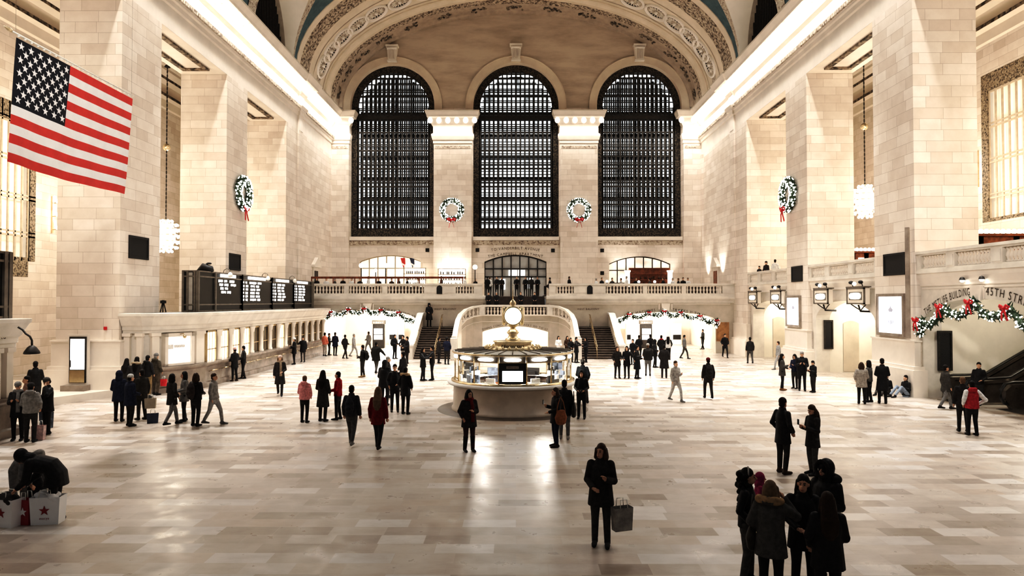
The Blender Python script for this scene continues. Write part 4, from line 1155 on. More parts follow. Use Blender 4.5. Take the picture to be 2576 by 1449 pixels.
# ------------------------------------------------------------------ dark grilles, tall plaques, poster screens, gate signs
def wall_panel(name, label, cat, side, X, y0, y1, z0, z1, face, frame, group, t_=.06, fr=.1):
    s_ = side; t = thing(name, label, cat, (X, (y0 + y1) / 2, z0), 0, group); h = z1 - z0; w = (y1 - y0) / 2
    a, b = sorted((0, -s_ * t_)); m = MB()
    m.box(a, b, -w, w, 0, fr).box(a, b, -w, w, h - fr, h).box(a, b, -w, -w + fr, fr, h - fr).box(a, b, w - fr, w, fr, h - fr); m.build('frame', frame, t)
    a, b = sorted((0, -s_ * t_ * .5)); MB().box(a, b, -w + fr, w - fr, fr, h - fr).build('panel', face, t); return t
GR = 'black grille panels on the pillars'
wall_panel('wall_grille', 'black square grille on the left pillar beneath the flag', 'grille', -1, -XW, 30.15, 31.75, 6.02, 7.05, MT['grille'], MT['black'], GR)
wall_panel('wall_grille', 'black square grille on the left pillar carrying the wreath', 'grille', -1, -XW, 40.75, 42.4, 6.0, 7.0, MT['grille'], MT['black'], GR)
wall_panel('wall_grille', 'black square grille on the nearest right pillar', 'grille', 1, XW, 30.2, 31.95, 5.28, 6.28, MT['grille'], MT['black'], GR)
wall_panel('wall_grille', 'black square grille on the right pillar carrying the wreath', 'grille', 1, XW, 41.0, 42.6, 5.3, 6.25, MT['grille'], MT['black'], GR)
PS = 'lit poster screens on the right pillars'
for y0, y1, lb in ((30.3, 32.35, 'large glowing white poster screen on the nearest right pillar'), (41.35, 43.25, 'smaller glowing white poster screen on the farther right pillar')):
    t = wall_panel('poster_screen', lb, 'screen', 1, XW, y0 - .12, y1 + .12, 2.52, 4.45, MT['E_poster'], MT['ledge'], PS, .14, .13)
    fr2 = lambda u, v, d: (-.075 - .0, -u, v)
    m = MB(); m.prism([(0, 1.45), (.04, 1.3), (.2, 1.2), (.13, 1.1), (-.13, 1.1), (-.2, 1.2), (-.04, 1.3)], lambda u, v, d: (-.08 + d, u, v), 0, .004)
    for k in range(5): m.box(-.08, -.076, -.22 + k * .09, -.17 + k * .09, .5 + .05 * abs(k - 2), .72)
    m.build('printed_picture', MT['bluegrey'], t)
def tall_plaque(label, x, y, z0, z1, w):
    t = thing('bronze_tablet', label, 'tablet', (x, y, z0), 0, 'tall dark tablets in the right recesses'); h = z1 - z0
    MB().box(-w, w, -.05, 0, 0, h).build('tablet', MT['grille'], t)
    m = MB().box(-w, w, -.09, -.05, 0, .1).box(-w, w, -.09, -.05, h - .1, h).box(-w, -w + .07, -.09, -.05, .1, h - .1).box(w - .07, w, -.09, -.05, .1, h - .1); m.build('tablet_border', MT['bronze'], t)
p = at(2374, 832, 29.38); q = at(2374, 932, 29.38); tall_plaque('tall dark bronze tablet with patterned border beside the escalator', p.x, 29.36, q.z, p.z, .3)
p = at(2083, 805, 39.86); q = at(2083, 878, 39.86); tall_plaque('tall plain black panel inside the middle gate arch', p.x, 39.85, q.z, p.z, .26)
# display cases and inner archways of the gates
def inner_arch(name, px0, px1, pyt, pyb, Y, mat):
    a = at(px0, pyb, Y); b = at(px1, pyt, Y); c = (a.x + b.x) / 2; hw = (b.x - a.x) / 2
    o_ = seg_arch(c, hw, 0.02, b.z - hw * .35, b.z, 12)
    m = MB().prism(o_, fY(Y), -.02, .0); return S(m, name, mat)
inner_arch('door_2', 2122, 2160, 807, 915, 39.85, MT['E_gate']); inner_arch('door_3', 1945, 1974, 797, 890, 50.35, MT['E_gate'])
t = thing('track_display', 'tall dark display case with lit rows at the middle gate', 'display', (*ground(2183, 935)[:2], 0)); t.location = (19.75, 36.0, 0)
MB().box(-.42, .42, -.16, .16, 0, 3.1).build('display_case', MT['board'], t); MB().box(-.3, .3, -.18, -.16, .9, 2.6).build('display_glass', MT['boarddk'], t); MB().box(-.34, .34, -.18, -.16, 2.72, 2.98).build('header', MT['boarddk'], t)
m = MB(); fn = lambda u, v, d: (u, -.185 + d, v)
text_flat(m, 'TRACK', .16, fn, 0, 2.78, d=0)
for k in range(9): m.box(-.42 - .01, -.42, -.12, .12, 1.0 + k * .17, 1.08 + k * .17)
m.build('lettering', MT['shade'], t)
def gate_sign(label, X, y, z, w=1.75, h=.82):
    t = thing('gate_sign', label, 'sign', (X, y, z), 0, 'lit gate signs over the right arches')
    MB().bbox(-.14, .14, -w / 2, w / 2, 0, h, .03).build('case', MT['cream'], t)
    f = MB()
    for a, b, c, d in ((-w / 2, w / 2, 0, .07), (-w / 2, w / 2, h - .07, h), (-w / 2, -w / 2 + .08, 0, h), (w / 2 - .08, w / 2, 0, h)): f.box(-.17, -.1, a, b, c, d)
    f.box(-.17, .17, -w / 2 - .05, w / 2 + .05, h, h + .07); f.build('frame', MT['board'], t)
    MB().box(-.16, -.14, -w * .36, w * .36, h * .26, h * .74).build('dial', MT['board'], t)
    pts = [(.42 * w * .75 * (abs(cos(2 * pi * i / 20)) ** .4) * (1 if cos(2 * pi * i / 20) > 0 else -1), h / 2 + h * .19 * sin(2 * pi * i / 20)) for i in range(20)]
    MB().prism(pts, lambda u, v, d: (-.19 + d, u, v), 0, .03).build('lit_face', MT['E_white'], t)
    m = MB().tube([(.0, -w * .42, 0), (.05, -w * .2, -.16), (.12, 0, -.3), (.05, w * .2, -.16), (0, w * .42, 0)], .03, 6).tube([(.0, 0, -.02), (.1, 0, -.34), (.7, 0, -.36)], .05, 6); m.build('bracket', MT['bronze'], t)
    for yy in (-w * .25, w * .3):
        MB().tube([(0, yy, h + .07), (-.05, yy, h + .22)], .025, 6).ball((-.1, yy, h + .27), (.12, .1, .09)).build('spotlight', MT['black'], t)
    MB().ball((-.15, w * .05, h + .2), .09).build('bulb', MT['E_bulb'], t)
gate_sign('lit gate sign on the middle bay, the near one by the pillar', 16.95, 33.9, 3.95)
gate_sign('lit gate sign on the middle bay, the far one', 16.95, 37.75, 3.95)
gate_sign('lit gate sign on the farthest bay, the near one by the wreath pillar', 16.95, 44.3, 3.95)
gate_sign('lit gate sign on the farthest bay, the far one', 16.95, 48.6, 3.95)
for p, lb in (((17.2, 26.4, 4.95), 'lit floodlight under the right balustrade, farther of two'), ((17.2, 25.3, 4.95), 'lit floodlight under the right balustrade, nearer of two')):
    t = thing('floodlight', lb, 'light', p, 0, 'floodlights under the right balustrade')
    MB().lathe([(.0, .1), (.08, .06), (.11, -.04)], 12).build('housing', MT['bronze'], t); MB().ball((0, 0, -.04), .08).build('bulb', MT['E_bulb'], t)
m = MB().tube([(16.95, 29.62, 2.5), (16.95, 29.62, 7.3)], .11, 4, smooth=False); tag(m.build('conduit', MT['ledge']), 'tall grey conduit running up the nearest right pillar', 'conduit')

# ------------------------------------------------------------------ escalators
def escalator(label, x0, ya, yb):
    t = thing('escalator', label, 'escalator', (x0, (ya + yb) / 2, 0), 0, 'escalators in the right arch'); w = (yb - ya) / 2
    sl = tan(R(30)); X1 = 6.4
    def up(x, h): return h + max(0, x - 1.6) * sl
    for s_ in (-1, 1):
        pts = [(.25, .0), (.0, .35), (.0, .7), (.25, .92)] + [(x, up(x, .95)) for x in (1.0, 1.6, 2.2, 4, X1)] + [(X1, up(X1, -.2)), (1.9, 0)]
        m = MB().prism(pts, lambda u, v, d: (u, s_ * w + d, v), -.12, .12); b = m.build('side_panel', MT['escside'], t)
        m = MB().tube([(.3, s_ * w, .12), (.02, s_ * w, .2), (-.12, s_ * w, .42), (-.12, s_ * w, .72), (.05, s_ * w, .95), (.35, s_ * w, 1.02), (1.0, s_ * w, 1.03), (1.7, s_ * w, 1.08)] + [(x, s_ * w, up(x, 1.03)) for x in (2.4, 4, X1)], (.05, .08), 8, ref=(0, 0, 1)); m.build('handrail', MT['rubber'], b)
        m = MB().box(.3, 1.7, s_ * w - .13, s_ * w + .13, .02, .1); m.prism([(.35, .78), (1.6, .83), (X1, up(X1, .83)), (X1, up(X1, .88)), (1.6, .88), (.35, .83)], lambda u, v, d: (u, s_ * w + d, v), -.135, .135); m.build('steel_trim', MT['steel'], b)
    m = MB().box(-.4, 1.2, -w + .12, w - .12, 0, .03); m.build('landing_plate', MT['steel'], t)
    x = 1.2; z = .03; m = MB()
    for k in range(13): m.box(x, x + .42, -w + .13, w - .13, max(0, z - .35), z); x += .4; z += .4 * sl if x > 1.6 else .02
    m.build('steps', MT['bronze'], t)
escalator('dark escalator rising to the right behind the wall arch, far lane', 17.95, 27.35, 28.75)
escalator('dark escalator with steel newel at the right edge, near lane', 18.6, 24.6, 26.2)

# ------------------------------------------------------------------ flag
XF = 12.4
t = thing('flag', 'large american flag hanging high on the left', 'flag', (-XF, 16.62, 10.75), 0)
LF, HF = 5.15, 3.08
m = MB(); nu, nv = 100, 52
def fp(i, j):
    u, v = i / nu, j / nv
    return (-.27 * v + .05 * sin(7 * u + 2 * v) * v + .02 * sin(23 * u) * v, .12 + LF * u + .06 * v, -.1 - HF * v - .05 * v * sin(pi * u))
vs = [fp(i, j) for i in range(nu + 1) for j in range(nv + 1)]
m.v = [tuple(p) for p in vs]
for i in range(nu):
    for j in range(nv):
        s_ = j // 4; mi = 0 if s_ % 2 == 0 else 1
        if i < 40 and s_ < 7: mi = 2
        a = i * (nv + 1) + j; m.f.append((a, a + 1, a + nv + 2, a + nv + 1)); m.sm.append(True); m.mi.append(mi)
for r in range(9):
    for c in range(6 if r % 2 == 0 else 5):
        u = (c * 2 + 1 + (r % 2)) / 12 * .4; v = (r + 1) / 10 * 7 / 13
        x, y, z = fp(u * nu, v * nv); pts = []
        for k in range(10):
            rr = .115 if k % 2 == 0 else .046; a = pi / 2 + k * pi / 5; pts.append((rr * cos(a), rr * sin(a)))
        n0 = len(m.v)
        for d in (.02, -.02):
            n0 = len(m.v); m.v += [(x + d, y, z)] + [(x + d, y + p, z + q) for p, q in pts]
            for k in range(10): m.f.append((n0, n0 + 1 + k, n0 + 1 + (k + 1) % 10)); m.sm.append(False); m.mi.append(1)
m.build('cloth', [MT['flagred'], MT['flagwhite'], MT['flagblue']], t, fixn=False)
MB().tube([(0, -.05, 0), (0, 5.3, 0)], .022, 8).build('pole', MT['shade'], t)
MB().tube([(0, -.05, 0), (0, -.14, .01), (0, -.3, .02)], [.045, .05, .005], 8).build('finial', MT['gold'], t)
m = MB()
for k in range(22): m.lathe([(.035, -.01), (.035, .01)], 6, (0, .2 + k * .23, -.04))
m.build('rings', MT['shade'], t)['kind'] = 'stuff'
m = MB().tube([(0, .1, 0), (0, .1, 16)], .004, 4).tube([(0, 5.2, 0), (0, 5.2, 16)], .004, 4); m.build('wire', MT['steel'], t)

# ------------------------------------------------------------------ wreaths and garlands
def bow(mb, c, s, nrm):
    """bow in the plane normal to nrm ('x' or 'y')"""
    def P(u, v, w): return (c[0] + (w if nrm == 'x' else u) * s, c[1] + (u if nrm == 'x' else w) * s, c[2] + v * s)
    for k in (-1, 1):
        mb.tube([P(0, 0, -.1), P(k * .35, .22, -.22), P(k * .55, .12, -.1), P(k * .4, -.05, -.12), P(0, 0, -.1)], (.03 * s, .12 * s), 6)
        mb.tube([P(0, 0, -.1), P(k * .18, -.4, -.16), P(k * .34, -1.0, -.08)], (.02 * s, .13 * s), 6)
    mb.ball(P(0, 0, -.16), .12 * s, 8, 6)
def wreath(label, c, nrm, sgn, R0=.86, r0=.23):
    t = thing('wreath', label, 'wreath', c, 0, 'lit evergreen wreaths with red bows')
    def P(a, r, w): return (sgn * w if nrm == 'x' else r * cos(a), r * cos(a) if nrm == 'x' else sgn * w, r * sin(a))
    m = MB(); rr = random.Random(5)
    for k in range(300):
        a = rr.uniform(0, 2 * pi); b = rr.uniform(0, 2 * pi); r1 = R0 + r0 * cos(b) * .6; w = r0 * (1 + .6 * sin(b))
        a2 = a + rr.uniform(-.2, .2); r2 = R0 + r0 * cos(b) * 1.35; w2 = r0 * (1 + 1.0 * sin(b))
        m.tube([P(a, r1, w * .9), P(a2, r2, w2)], [.07, .012], 4)
    n = 36; m.tube([P(2 * pi * i / n, R0, r0) for i in range(n + 1)], r0 * .62, 8, caps=False); m.build('foliage', MT['leaf'], t)
    m = MB()
    for k in range(260):
        a = rr.uniform(0, 2 * pi); b = rr.uniform(-.3, pi + .3); m.ball(P(a, R0 + r0 * 1.12 * cos(b), r0 * (1 + .95 * sin(b))), rr.uniform(.034, .05), 6, 4)
    m.build('fairy_lights', MT['E_fairy'], t)['kind'] = 'stuff'
    m = MB(); q = P(-pi / 2, R0 + .1, r0 * 2.1); bow(m, q, .72, nrm) if sgn < 0 or nrm == 'y' else bow(m, q, .72, nrm); m.build('bow', MT['red'], t)
p = at(1137, 529, YB - .5); wreath('lit wreath with red bow between the left and middle windows', (p.x, YB - .47, p.z), 'y', -1)
p = at(1456, 529, YB - .5); wreath('lit wreath with red bow between the middle and right windows', (p.x, YB - .47, p.z), 'y', -1)
p = atx(604, 487, -XW); wreath('lit wreath seen edge-on on the left pillar', (-XW + .02, p.y, p.z), 'x', 1)
p = atx(1991, 490, XW); wreath('lit wreath seen edge-on on the right pillar', (XW - .02, p.y, p.z), 'x', -1)
def garland(label, pts, sag, th, nrm, bs, tail=None):
    o0 = Vector(pts[0]); t = thing('garland', label, 'garland', o0, 0, 'lit evergreen garlands over the arches'); rr = random.Random(3)
    P = []
    for a, b in zip(pts[:-1], pts[1:]):
        a, b = Vector(a) - o0, Vector(b) - o0
        for i in range(8):
            f_ = i / 8; P.append(a.lerp(b, f_) - Vector((0, 0, sag * 4 * f_ * (1 - f_))))
    P.append(Vector(pts[-1]) - o0)
    if tail: P = [P[0] - Vector((0, 0, tail * (1 - k / 4))) for k in range(4)] + P if tail > 0 else P + [P[-1] - Vector((0, 0, -tail * (k + 1) / 4)) for k in range(4)]
    m = MB().tube(P, th * .6, 7)
    for p in P:
        for k in range(16):
            d = Vector((rr.gauss(0, 1), rr.gauss(0, 1), rr.gauss(0, 1))).normalized(); q = p + Vector((rr.uniform(-1, 1), rr.uniform(-1, 1), rr.uniform(-1, 1))) * th * .6
            m.tube([q, q + d * th * 1.15], [th * .3, th * .05], 4)
    m.build('foliage', MT['leaf'], t)
    m = MB()
    for p in P:
        for k in range(7):
            d = Vector((rr.gauss(0, 1), rr.gauss(0, 1), rr.gauss(0, 1))).normalized()
            if nrm == 'y' and d.y > .2: d.y = -d.y
            if nrm == 'x' and d.x > .2: d.x = -d.x
            m.ball(p + d * th * .95 + Vector((0 if nrm == 'x' else rr.uniform(-th, th), rr.uniform(-th, th) if nrm == 'x' else 0, 0)), th * rr.uniform(.14, .23), 6, 4)
    m.build('fairy_lights', MT['E_fairy'], t)['kind'] = 'stuff'
    for q in bs:
        m = MB(); c = Vector(q) - o0; c += Vector((-th, 0, 0)) if nrm == 'x' else Vector((0, -th, 0)); bow(m, c, th * (2.6 if nrm == 'x' else 1.9), nrm); m.build('bow', MT['red'], t)
def pl(L, Y=None, X=None): return [tuple(at(a, b, Y)) if Y else tuple(atx(a, b, X)) for a, b in L]
A1 = pl([(808, 801), (832, 785), (877, 779), (917, 777), (959, 780), (1003, 786), (1044, 806)], Y=YW - .2)
garland('lit garland with red bows over the left ticket machine arch', A1, .3, .17, 'y', A1[1:-1])
A2 = pl([(1543, 803), (1582, 791), (1632, 786), (1670, 783), (1711, 786), (1760, 795), (1802, 806)], Y=YW - .2)
garland('lit garland with red bows over the right ticket machine arch', A2, .3, .17, 'y', A2[1:], -.45)
A3 = pl([(2315, 806), (2374, 772), (2450, 761), (2541, 775), (2640, 815)], X=17.25)
garland('thick lit garland with red bows over the escalator arch', A3, .42, .17, 'x', A3, .55)

# ------------------------------------------------------------------ chandeliers, sconces, lamps
_bulb = []
def chandelier(label, c, ztop):
    t = thing('chandelier', label, 'chandelier', c, 0, 'ball chandeliers of bare bulbs')
    MB().ball((0, 0, 0), (.6, .6, .95), 16, 12).build('lit_body', MT['E_warm'], t)  # gilt core given emission to carry the white glare of the bulbs
    for r, z, n in ((.35, 1.0, 8), (.65, .75, 12), (.85, .4, 16), (.92, 0, 16), (.85, -.4, 16), (.65, -.75, 12), (.35, -1.0, 8)):
        m = MB().lathe([(r - .03, z - .03), (r + .03, z - .03), (r + .03, z + .03), (r - .03, z + .03)], 24); tr = m.build('ring', MT['gold'], t)
        if not _bulb: _bulb.append(MB().ball((0, 0, 0), .085, 8, 6).mesh('bulb', MT['E_bulb2']))
        for k in range(n):
            a = 2 * pi * k / n; o = bpy.data.objects.new('bulb', _bulb[0]); COL.objects.link(o); o.parent = tr; o.location = ((r + .05) * cos(a), (r + .05) * sin(a), z - .06)
    H = ztop - c[2]
    m = MB(); 
    for k in range(int(H / .28)): m.ball((0, 0, 1.1 + .28 * k), (.05, .03 if k % 2 else .05, .15), 6, 5)
    m.build('chain', MT['bronze'], t); MB().ball((0, 0, H * .42), .24, 12, 8).build('chain_ball', MT['gold'], t); MB().lathe([(.0, .0), (.2, .06), (.12, .2), (0, .26)], 12, (0, 0, H * .8)).build('chain_rose', MT['bronze'], t)
p = at(417, 592, 45); chandelier('bulb chandelier glowing between the left pillars', tuple(p), 22.4)
p = at(2176, 505, 45); chandelier('bulb chandelier glowing between the right pillars', tuple(p), 22.4)
def sconce(label, c, side):
    t = thing('wall_sconce', label, 'sconce', c, 0, 'bare bulb wall sconces')
    MB().box(-.05, .05, -.06, .06, -1.1, 1.1).build('backplate', MT['brass'], t)
    for z in (-.9, -.1, .7): MB().tube([(0, 0, z), (-side * .3, 0, z)], .03, 6).build('arm', MT['brass'], t); MB().ball((-side * .35, 0, z + .1), .13).build('bulb', MT['E_bulb'], t)
p = atx(132, 540, -XO + .05); sconce('wall sconce of bare bulbs left of the flag pillar', tuple(p), -1)
p = atx(2459, 425, XO - .05); sconce('wall sconce of bare bulbs beside the tall right window', tuple(p), 1)
def globe_lamp(label, px, py, Y, z0, r=.2):
    p = at(px, py, Y); t = thing('globe_lamp', label, 'lamp', (p.x, Y, z0), 0, 'globe lamps on the west balcony')
    h = p.z - z0; MB().lathe([(.18, 0), (.18, .05), (.05, .12), (.035, h - r), (.08, h - r + .03)], 10).build('post', MT['bronze'], t); MB().ball((0, 0, h), r).build('globe', MT['E_bulb'], t)
for i, (px, py) in enumerate(((909, 668), (945, 680), (970, 668), (1195, 672))):
    globe_lamp(['tall globe lamp at the left end of the left balcony bar', 'short globe lamp between two taller ones on the left balcony', 'tall globe lamp before the middle of the left balcony window', 'globe lamp just left of the central balcony doors'][i], px, py, 58.5, 4.52, .2 if i != 1 else .15)
for i, (px, py) in enumerate(((1527, 708), (1607, 709), (1647, 709), (1842, 690))):
    globe_lamp(['small glowing table lamp left of the right balcony bar', 'small glowing table lamp before the middle of the right balcony bar', 'small glowing table lamp before the right end of the bar', 'small globe lamp at the far right end of the west balcony'][i], px, py, 56.0, 4.52, .11)

# ------------------------------------------------------------------ west balcony: openings, bars, shelves
def glazed(name, o_, c, hw, z0, zs, zt, mat, cols, rows, bar, d=.6):
    fn = fY(YB + d); w = S(MB().poly(o_, fn), name, mat)
    def tz(x): return zs + (zt - zs) * (1 - ((x - c) / hw) ** 2)
    m = MB()
    for i in range(cols + 1):
        x = c - hw + 2 * hw * i / cols; m.box(x - bar, x + bar, YB + d - .25, YB + d - .1, z0, tz(x))
    for z in rows: m.box(c - hw, c + hw, YB + d - .26, YB + d - .08, z - bar, z + bar)
    n = 16
    for i in range(n):
        a, b = c - hw + 2 * hw * i / n, c - hw + 2 * hw * (i + 1) / n
        m.prism([(a, tz(a) - bar * 2), (b, tz(b) - bar * 2), (b, tz(b) + .05), (a, tz(a) + .05)], fY(YB + d), -.26, -.08)
    m.build('window_frame', MT['bronze'] if mat is not MT['E_room'] else MT['winbar'], w); return w
glazed('window_11', lowdoor[0], -11.75, 2.85, 4.55, 7.85, 8.42, MT['E_room'], 7, (7.2,), .04)
glazed('door_4', lowdoor[1], -.05, 2.9, 4.55, 7.8, 8.45, MT['doorglass'], 7, (7.15, 6.4), .06)
for x0, x1, z0, z1 in ((-.7, .1, 6.5, 7.05), (.2, .85, 6.5, 7.05), (1.1, 1.6, 5.3, 6.3), (-1.5, -1.0, 5.2, 6.2)):
    MB().box(x0, x1, YB + .52, YB + .55, z0, z1).build('lit_pane', MT['E_notice'], bpy.data.objects['door_4'])
glazed('window_12', lowdoor[2], 11.55, 2.87, 4.55, 7.6, 8.3, MT['E_room2'], 7, (7.0, 5.8), .045)
for x, lb, mt in ((-10.6, 'red and white banner hanging inside the left balcony window', 'flagred'), (-9.75, 'navy and white banner hanging inside the left balcony window', 'navy')):
    m = MB().prism([(-.22, .55), (.22, .55), (.25, 0), (.05, -.35)], lambda u, v, d: (u, d, v), 0, .02); m.prism([(-.22, .2), (.24, -.1), (.25, -.3), (-.1, .0)], lambda u, v, d: (u, d, v), -.01, 0, 1)
    o = m.build('banner', [MT[mt], MT['flagwhite']], loc=(x, YB + .2, 7.6)); tag(o, lb, 'banner', 'small banners in the left balcony window')
def shelves(label, px0, px1, pyt, Y, mat, back):
    a = at(px0, 720, Y); b = at(px1, pyt, Y); w = b.x - a.x; h = b.z - 4.52
    t = thing('bar_shelves', label, 'shelves', ((a.x + b.x) / 2, Y, 4.52), 0, 'bar shelves on the west balcony')
    MB().box(-w / 2, w / 2, .05, .1, 0, h).build('back_panel', back, t); m = MB()
    for k in range(4): z = h * (.4 + .2 * k) - .05; m.box(-w / 2, w / 2, -.2, .1, z, z + .05)
    m.box(-w / 2, -w / 2 + .06, -.2, .1, 0, h).box(w / 2 - .06, w / 2, -.2, .1, 0, h); m.build('carcass', mat, t)
    return t, w, h
def bottles(t, w, h, n, label, grp, rows=(0, 1, 2)):
    me = MB().lathe([(.0, 0), (.05, 0), (.05, .2), (.02, .25), (.018, .32), (0, .32)], 8).mesh('bottle', MT['bottle'])
    for r in rows:
        for i in range(n):
            o = bpy.data.objects.new('bottle', me); COL.objects.link(o); s_ = random.uniform(.75, 1.1); o.scale = (1, 1, s_ * min(1, h * .2 / .36))
            o.location = t.location + Vector((-w / 2 + .15 + (w - .3) * (i + random.uniform(.2, .8)) / n, -.1, h * (.4 + .2 * r)))
            tag(o, label, 'bottle', grp)
for i, a in enumerate((('lit shelf unit with dark bottles in the left balcony window', 1016, 1072, 674), ('lit shelf unit with dark bottles against the pier by the central doors', 1102, 1172, 676))):
    t, w, h = shelves(a[0], a[1], a[2], a[3], 62.2, MT['winbar'], MT['E_warm']); bottles(t, w, h, 9, ['dark bottle on the lit shelves in the left balcony window', 'dark bottle on the lit shelves by the central doors'][i], ['bottles in the left balcony window', 'bottles by the central doors'][i])
t, w, h = shelves('brown wooden bar back with dark shelves in the right balcony arch', 1582, 1684, 674, 62.6, MT['wood'], MT['wood']); bottles(t, w, h, 10, 'small dark bottle on the brown bar back', 'bottles on the brown bar back', (0, 1))
for px, lb in ((1578, 'glowing white column at the left end of the brown bar'), (1685, 'glowing white column at the right end of the brown bar')):
    p = at(px, 700, 62.4); m = MB().lathe([(.3, 0), (.3, .1), (.22, .15), (.22, 2.2), (.3, 2.3), (.3, 2.4)], 14); tag(m.build('lit_column', MT['E_warm'], loc=(p.x, 62.3, 4.52)), lb, 'lit column', 'lit columns of the bar')
t = thing('bar_rail', 'brown wooden rail along the left balcony dining terrace', 'rail', (-16.9, 56.2, 4.52))
MB().box(0, 12.6, -.06, .06, 1.45, 1.62).build('rail', MT['wood'], t)
for i in range(8): MB().box(i * 1.78, i * 1.78 + .08, -.04, .04, 0, 1.45).build('post', MT['wood'], t)
for i in range(9):  # tables added so their dark cloths fill the baluster gaps as shade
    for side, xa, xb in ((-1, -16.2, -3.4), (1, 3.4, 16.2)):
        x = xa + (xb - xa) * (i + .5) / 9
        t = thing('dining_table', 'dark dining table behind the %s west balcony balustrade' % ('left' if side < 0 else 'right'), 'table', (x, 55.3, 4.52), 0, 'dining tables on the %s balcony' % ('left' if side < 0 else 'right'))
        MB().bbox(-.62, .62, -.45, .45, .72, .76, .01).build('table_top', MT['wood'], t)
        m = MB().sweep([(0, .02), (-.03, .4), (-.05, .74)], [(-.66, -.48), (.66, -.48), (.66, .48), (-.66, .48), (-.66, -.48)]); m.build('table_skirt', MT['darkcloth'], t)
# small side doors of the balcony
for side, px, py, nm, lb in ((-1, 792, 668, 'door_5', ''), (1, 1803, 678, 'door_6', '')):
    p = atx(px, py, side * XW); y = p.y
    a, b = sorted((side * XW, side * (XW - .12))); m = MB().box(a, b, y - .75, y + .75, 4.5, 7.0); m.box(*sorted((side * XW, side * (XW - .3))), y - 1.0, y + 1.0, 7.0, 7.2)
    m.prism([(y - 1.0, 7.2), (y + 1.0, 7.2), (y, 7.85)], lambda u, v, d: (side * (XW - d), u, v), 0, .3); o = S(m, nm, MT['plain'])
    MB().box(*sorted((side * (XW - .12), side * (XW - .15))), y - .5, y + .5, 4.55, 6.7).build('door_leaf', MT['coffer'] if side < 0 else MT['wood'], o)
p = at(1828, 850, YW - .06); m = MB().box(-.5, .5, -.06, 0, 0, 1.5).box(-.42, .42, -.09, -.06, .08, 1.42); tag(m.build('wooden_cabinet', MT['woodlt'], loc=(p.x - .3, YW, .95)), 'small brown wooden cabinet on the wall right of the ticket arch', 'cabinet')
# kiosks in the passages
def kiosk(label, px, Y, w, h):
    p = ground(px, 870); x = (px - 1298) / F * Y; t = thing('kiosk', label, 'kiosk', (x, Y, 0), 0, 'tall information kiosks')
    MB().bbox(-w, w, -.25, .25, 0, h, .03).build('case', MT['bronze'], t); MB().box(-w + .12, w - .12, -.27, -.25, h * .36, h * .55).box(-w + .12, w - .12, -.27, -.25, h * .58, h * .82).build('notice', MT['E_notice'], t)
    MB().box(-w - .05, w + .05, -.3, .3, h, h + .35).build('header', MT['board'], t); m = MB(); text_flat(m, 'SUBWAY', .2, lambda u, v, d: (u, -.31, v), 0, h + .07); m.build('lettering', MT['shade'], t)
kiosk('tall dark kiosk with two lit notices in the left passage', 953, 60.0, .5, 2.1); kiosk('dark framed map kiosk in the right passage', 1624, 60.0, .5, 2.1)
for px, Y, lb, w in ((838, 64.8, 'bright ticket machine at the left of the left passage', .9), (990, 64.8, 'bright ticket machine with dark trim in the left passage', .8), (1010, 64.8, 'narrow bright ticket machine at the right of the left passage', .6), (1580, 64.8, 'bright poster machine at the left of the right passage', .5), (1700, 64.8, 'tall bright vending machine in the right passage', .9)):
    x = (px - 1298) / F * Y; t = thing('ticket_machine', lb, 'ticket machine', (x, Y, 0), 0, 'ticket machines in the passages')
    MB().bbox(-w / 2, w / 2, -.3, .3, 0, 2.0, .03).build('case', MT['white'], t); MB().box(-w / 2 + .08, w / 2 - .08, -.33, -.3, 1.1, 1.8).build('screen', MT['E_screen'], t); MB().box(-w / 2 + .08, w / 2 - .08, -.33, -.3, .5, .95).build('slot_panel', MT['boarddk'], t)

# wooden bars on the right balcony
def wood_bar(label, px0, px1, pyt, Y):
    a = at(px0, pyt, Y); b = at(px1, pyt, Y); w = b.x - a.x; h = a.z - 5.25
    t = thing('bar_pavilion', label, 'bar', (a.x, Y, 5.25), 0, 'wooden bar pavilions on the right balcony')
    MB().box(0, w, 0, .2, h - .55, h).box(0, w, -.15, .2, h - .12, h).box(0, .3, 0, .2, 0, h).box(w * .45, w * .45 + .3, 0, .2, 0, h).box(w - .3, w, 0, .2, 0, h).box(0, w, -.1, .2, 0, 1.1).build('wood_frame', MT['wood'], t)
    MB().box(.3, w - .3, .5, .55, 0, h).build('back_panel', MT['boarddk'], t); MB().box(w * .12, w * .4, .4, .48, h * .35, h * .7).build('mirror', MT['navy'], t)
    MB().lathe([(.22, 1.1), (.26, 1.5), (.3, 1.75), (0, 1.78)], 12, (w * .35, .2, 0)).build('lampshade', MT['E_warm'], t)
    m = MB(); x = .1
    while x < w: m.ball((x, -.1, h + .1), (.13, .1, .13), 8, 6); x += .27
    m.build('bulb_garland', MT['E_fairy'], t)['kind'] = 'stuff'
wood_bar('brown wooden bar pavilion with bulbs beside the tall right window', 2459, 2660, 588, 33.6)
wood_bar('brown wooden bar pavilion glimpsed between the right pillars', 2140, 2215, 632, 45.5)

t = thing('wood_counter', 'long dark wooden counter at the back of the right balcony, behind the balusters', 'counter', (26.9, 20, 5.25))  # added backdrop, hidden below the rail line, darkens the baluster gaps
MB().box(0, .7, 0, 31, 0, 1.75).build('cabinet', MT['wood'], t); MB().box(-.06, .74, 0, 31, 1.75, 1.83).build('counter_top', MT['darkcloth'], t)
m = MB()
for k in range(20): m.box(-.03, 0, k * 1.55 + .1, k * 1.55 + 1.4, .15, 1.6)
m.build('door_panel', MT['wood'], t)['kind'] = 'stuff'
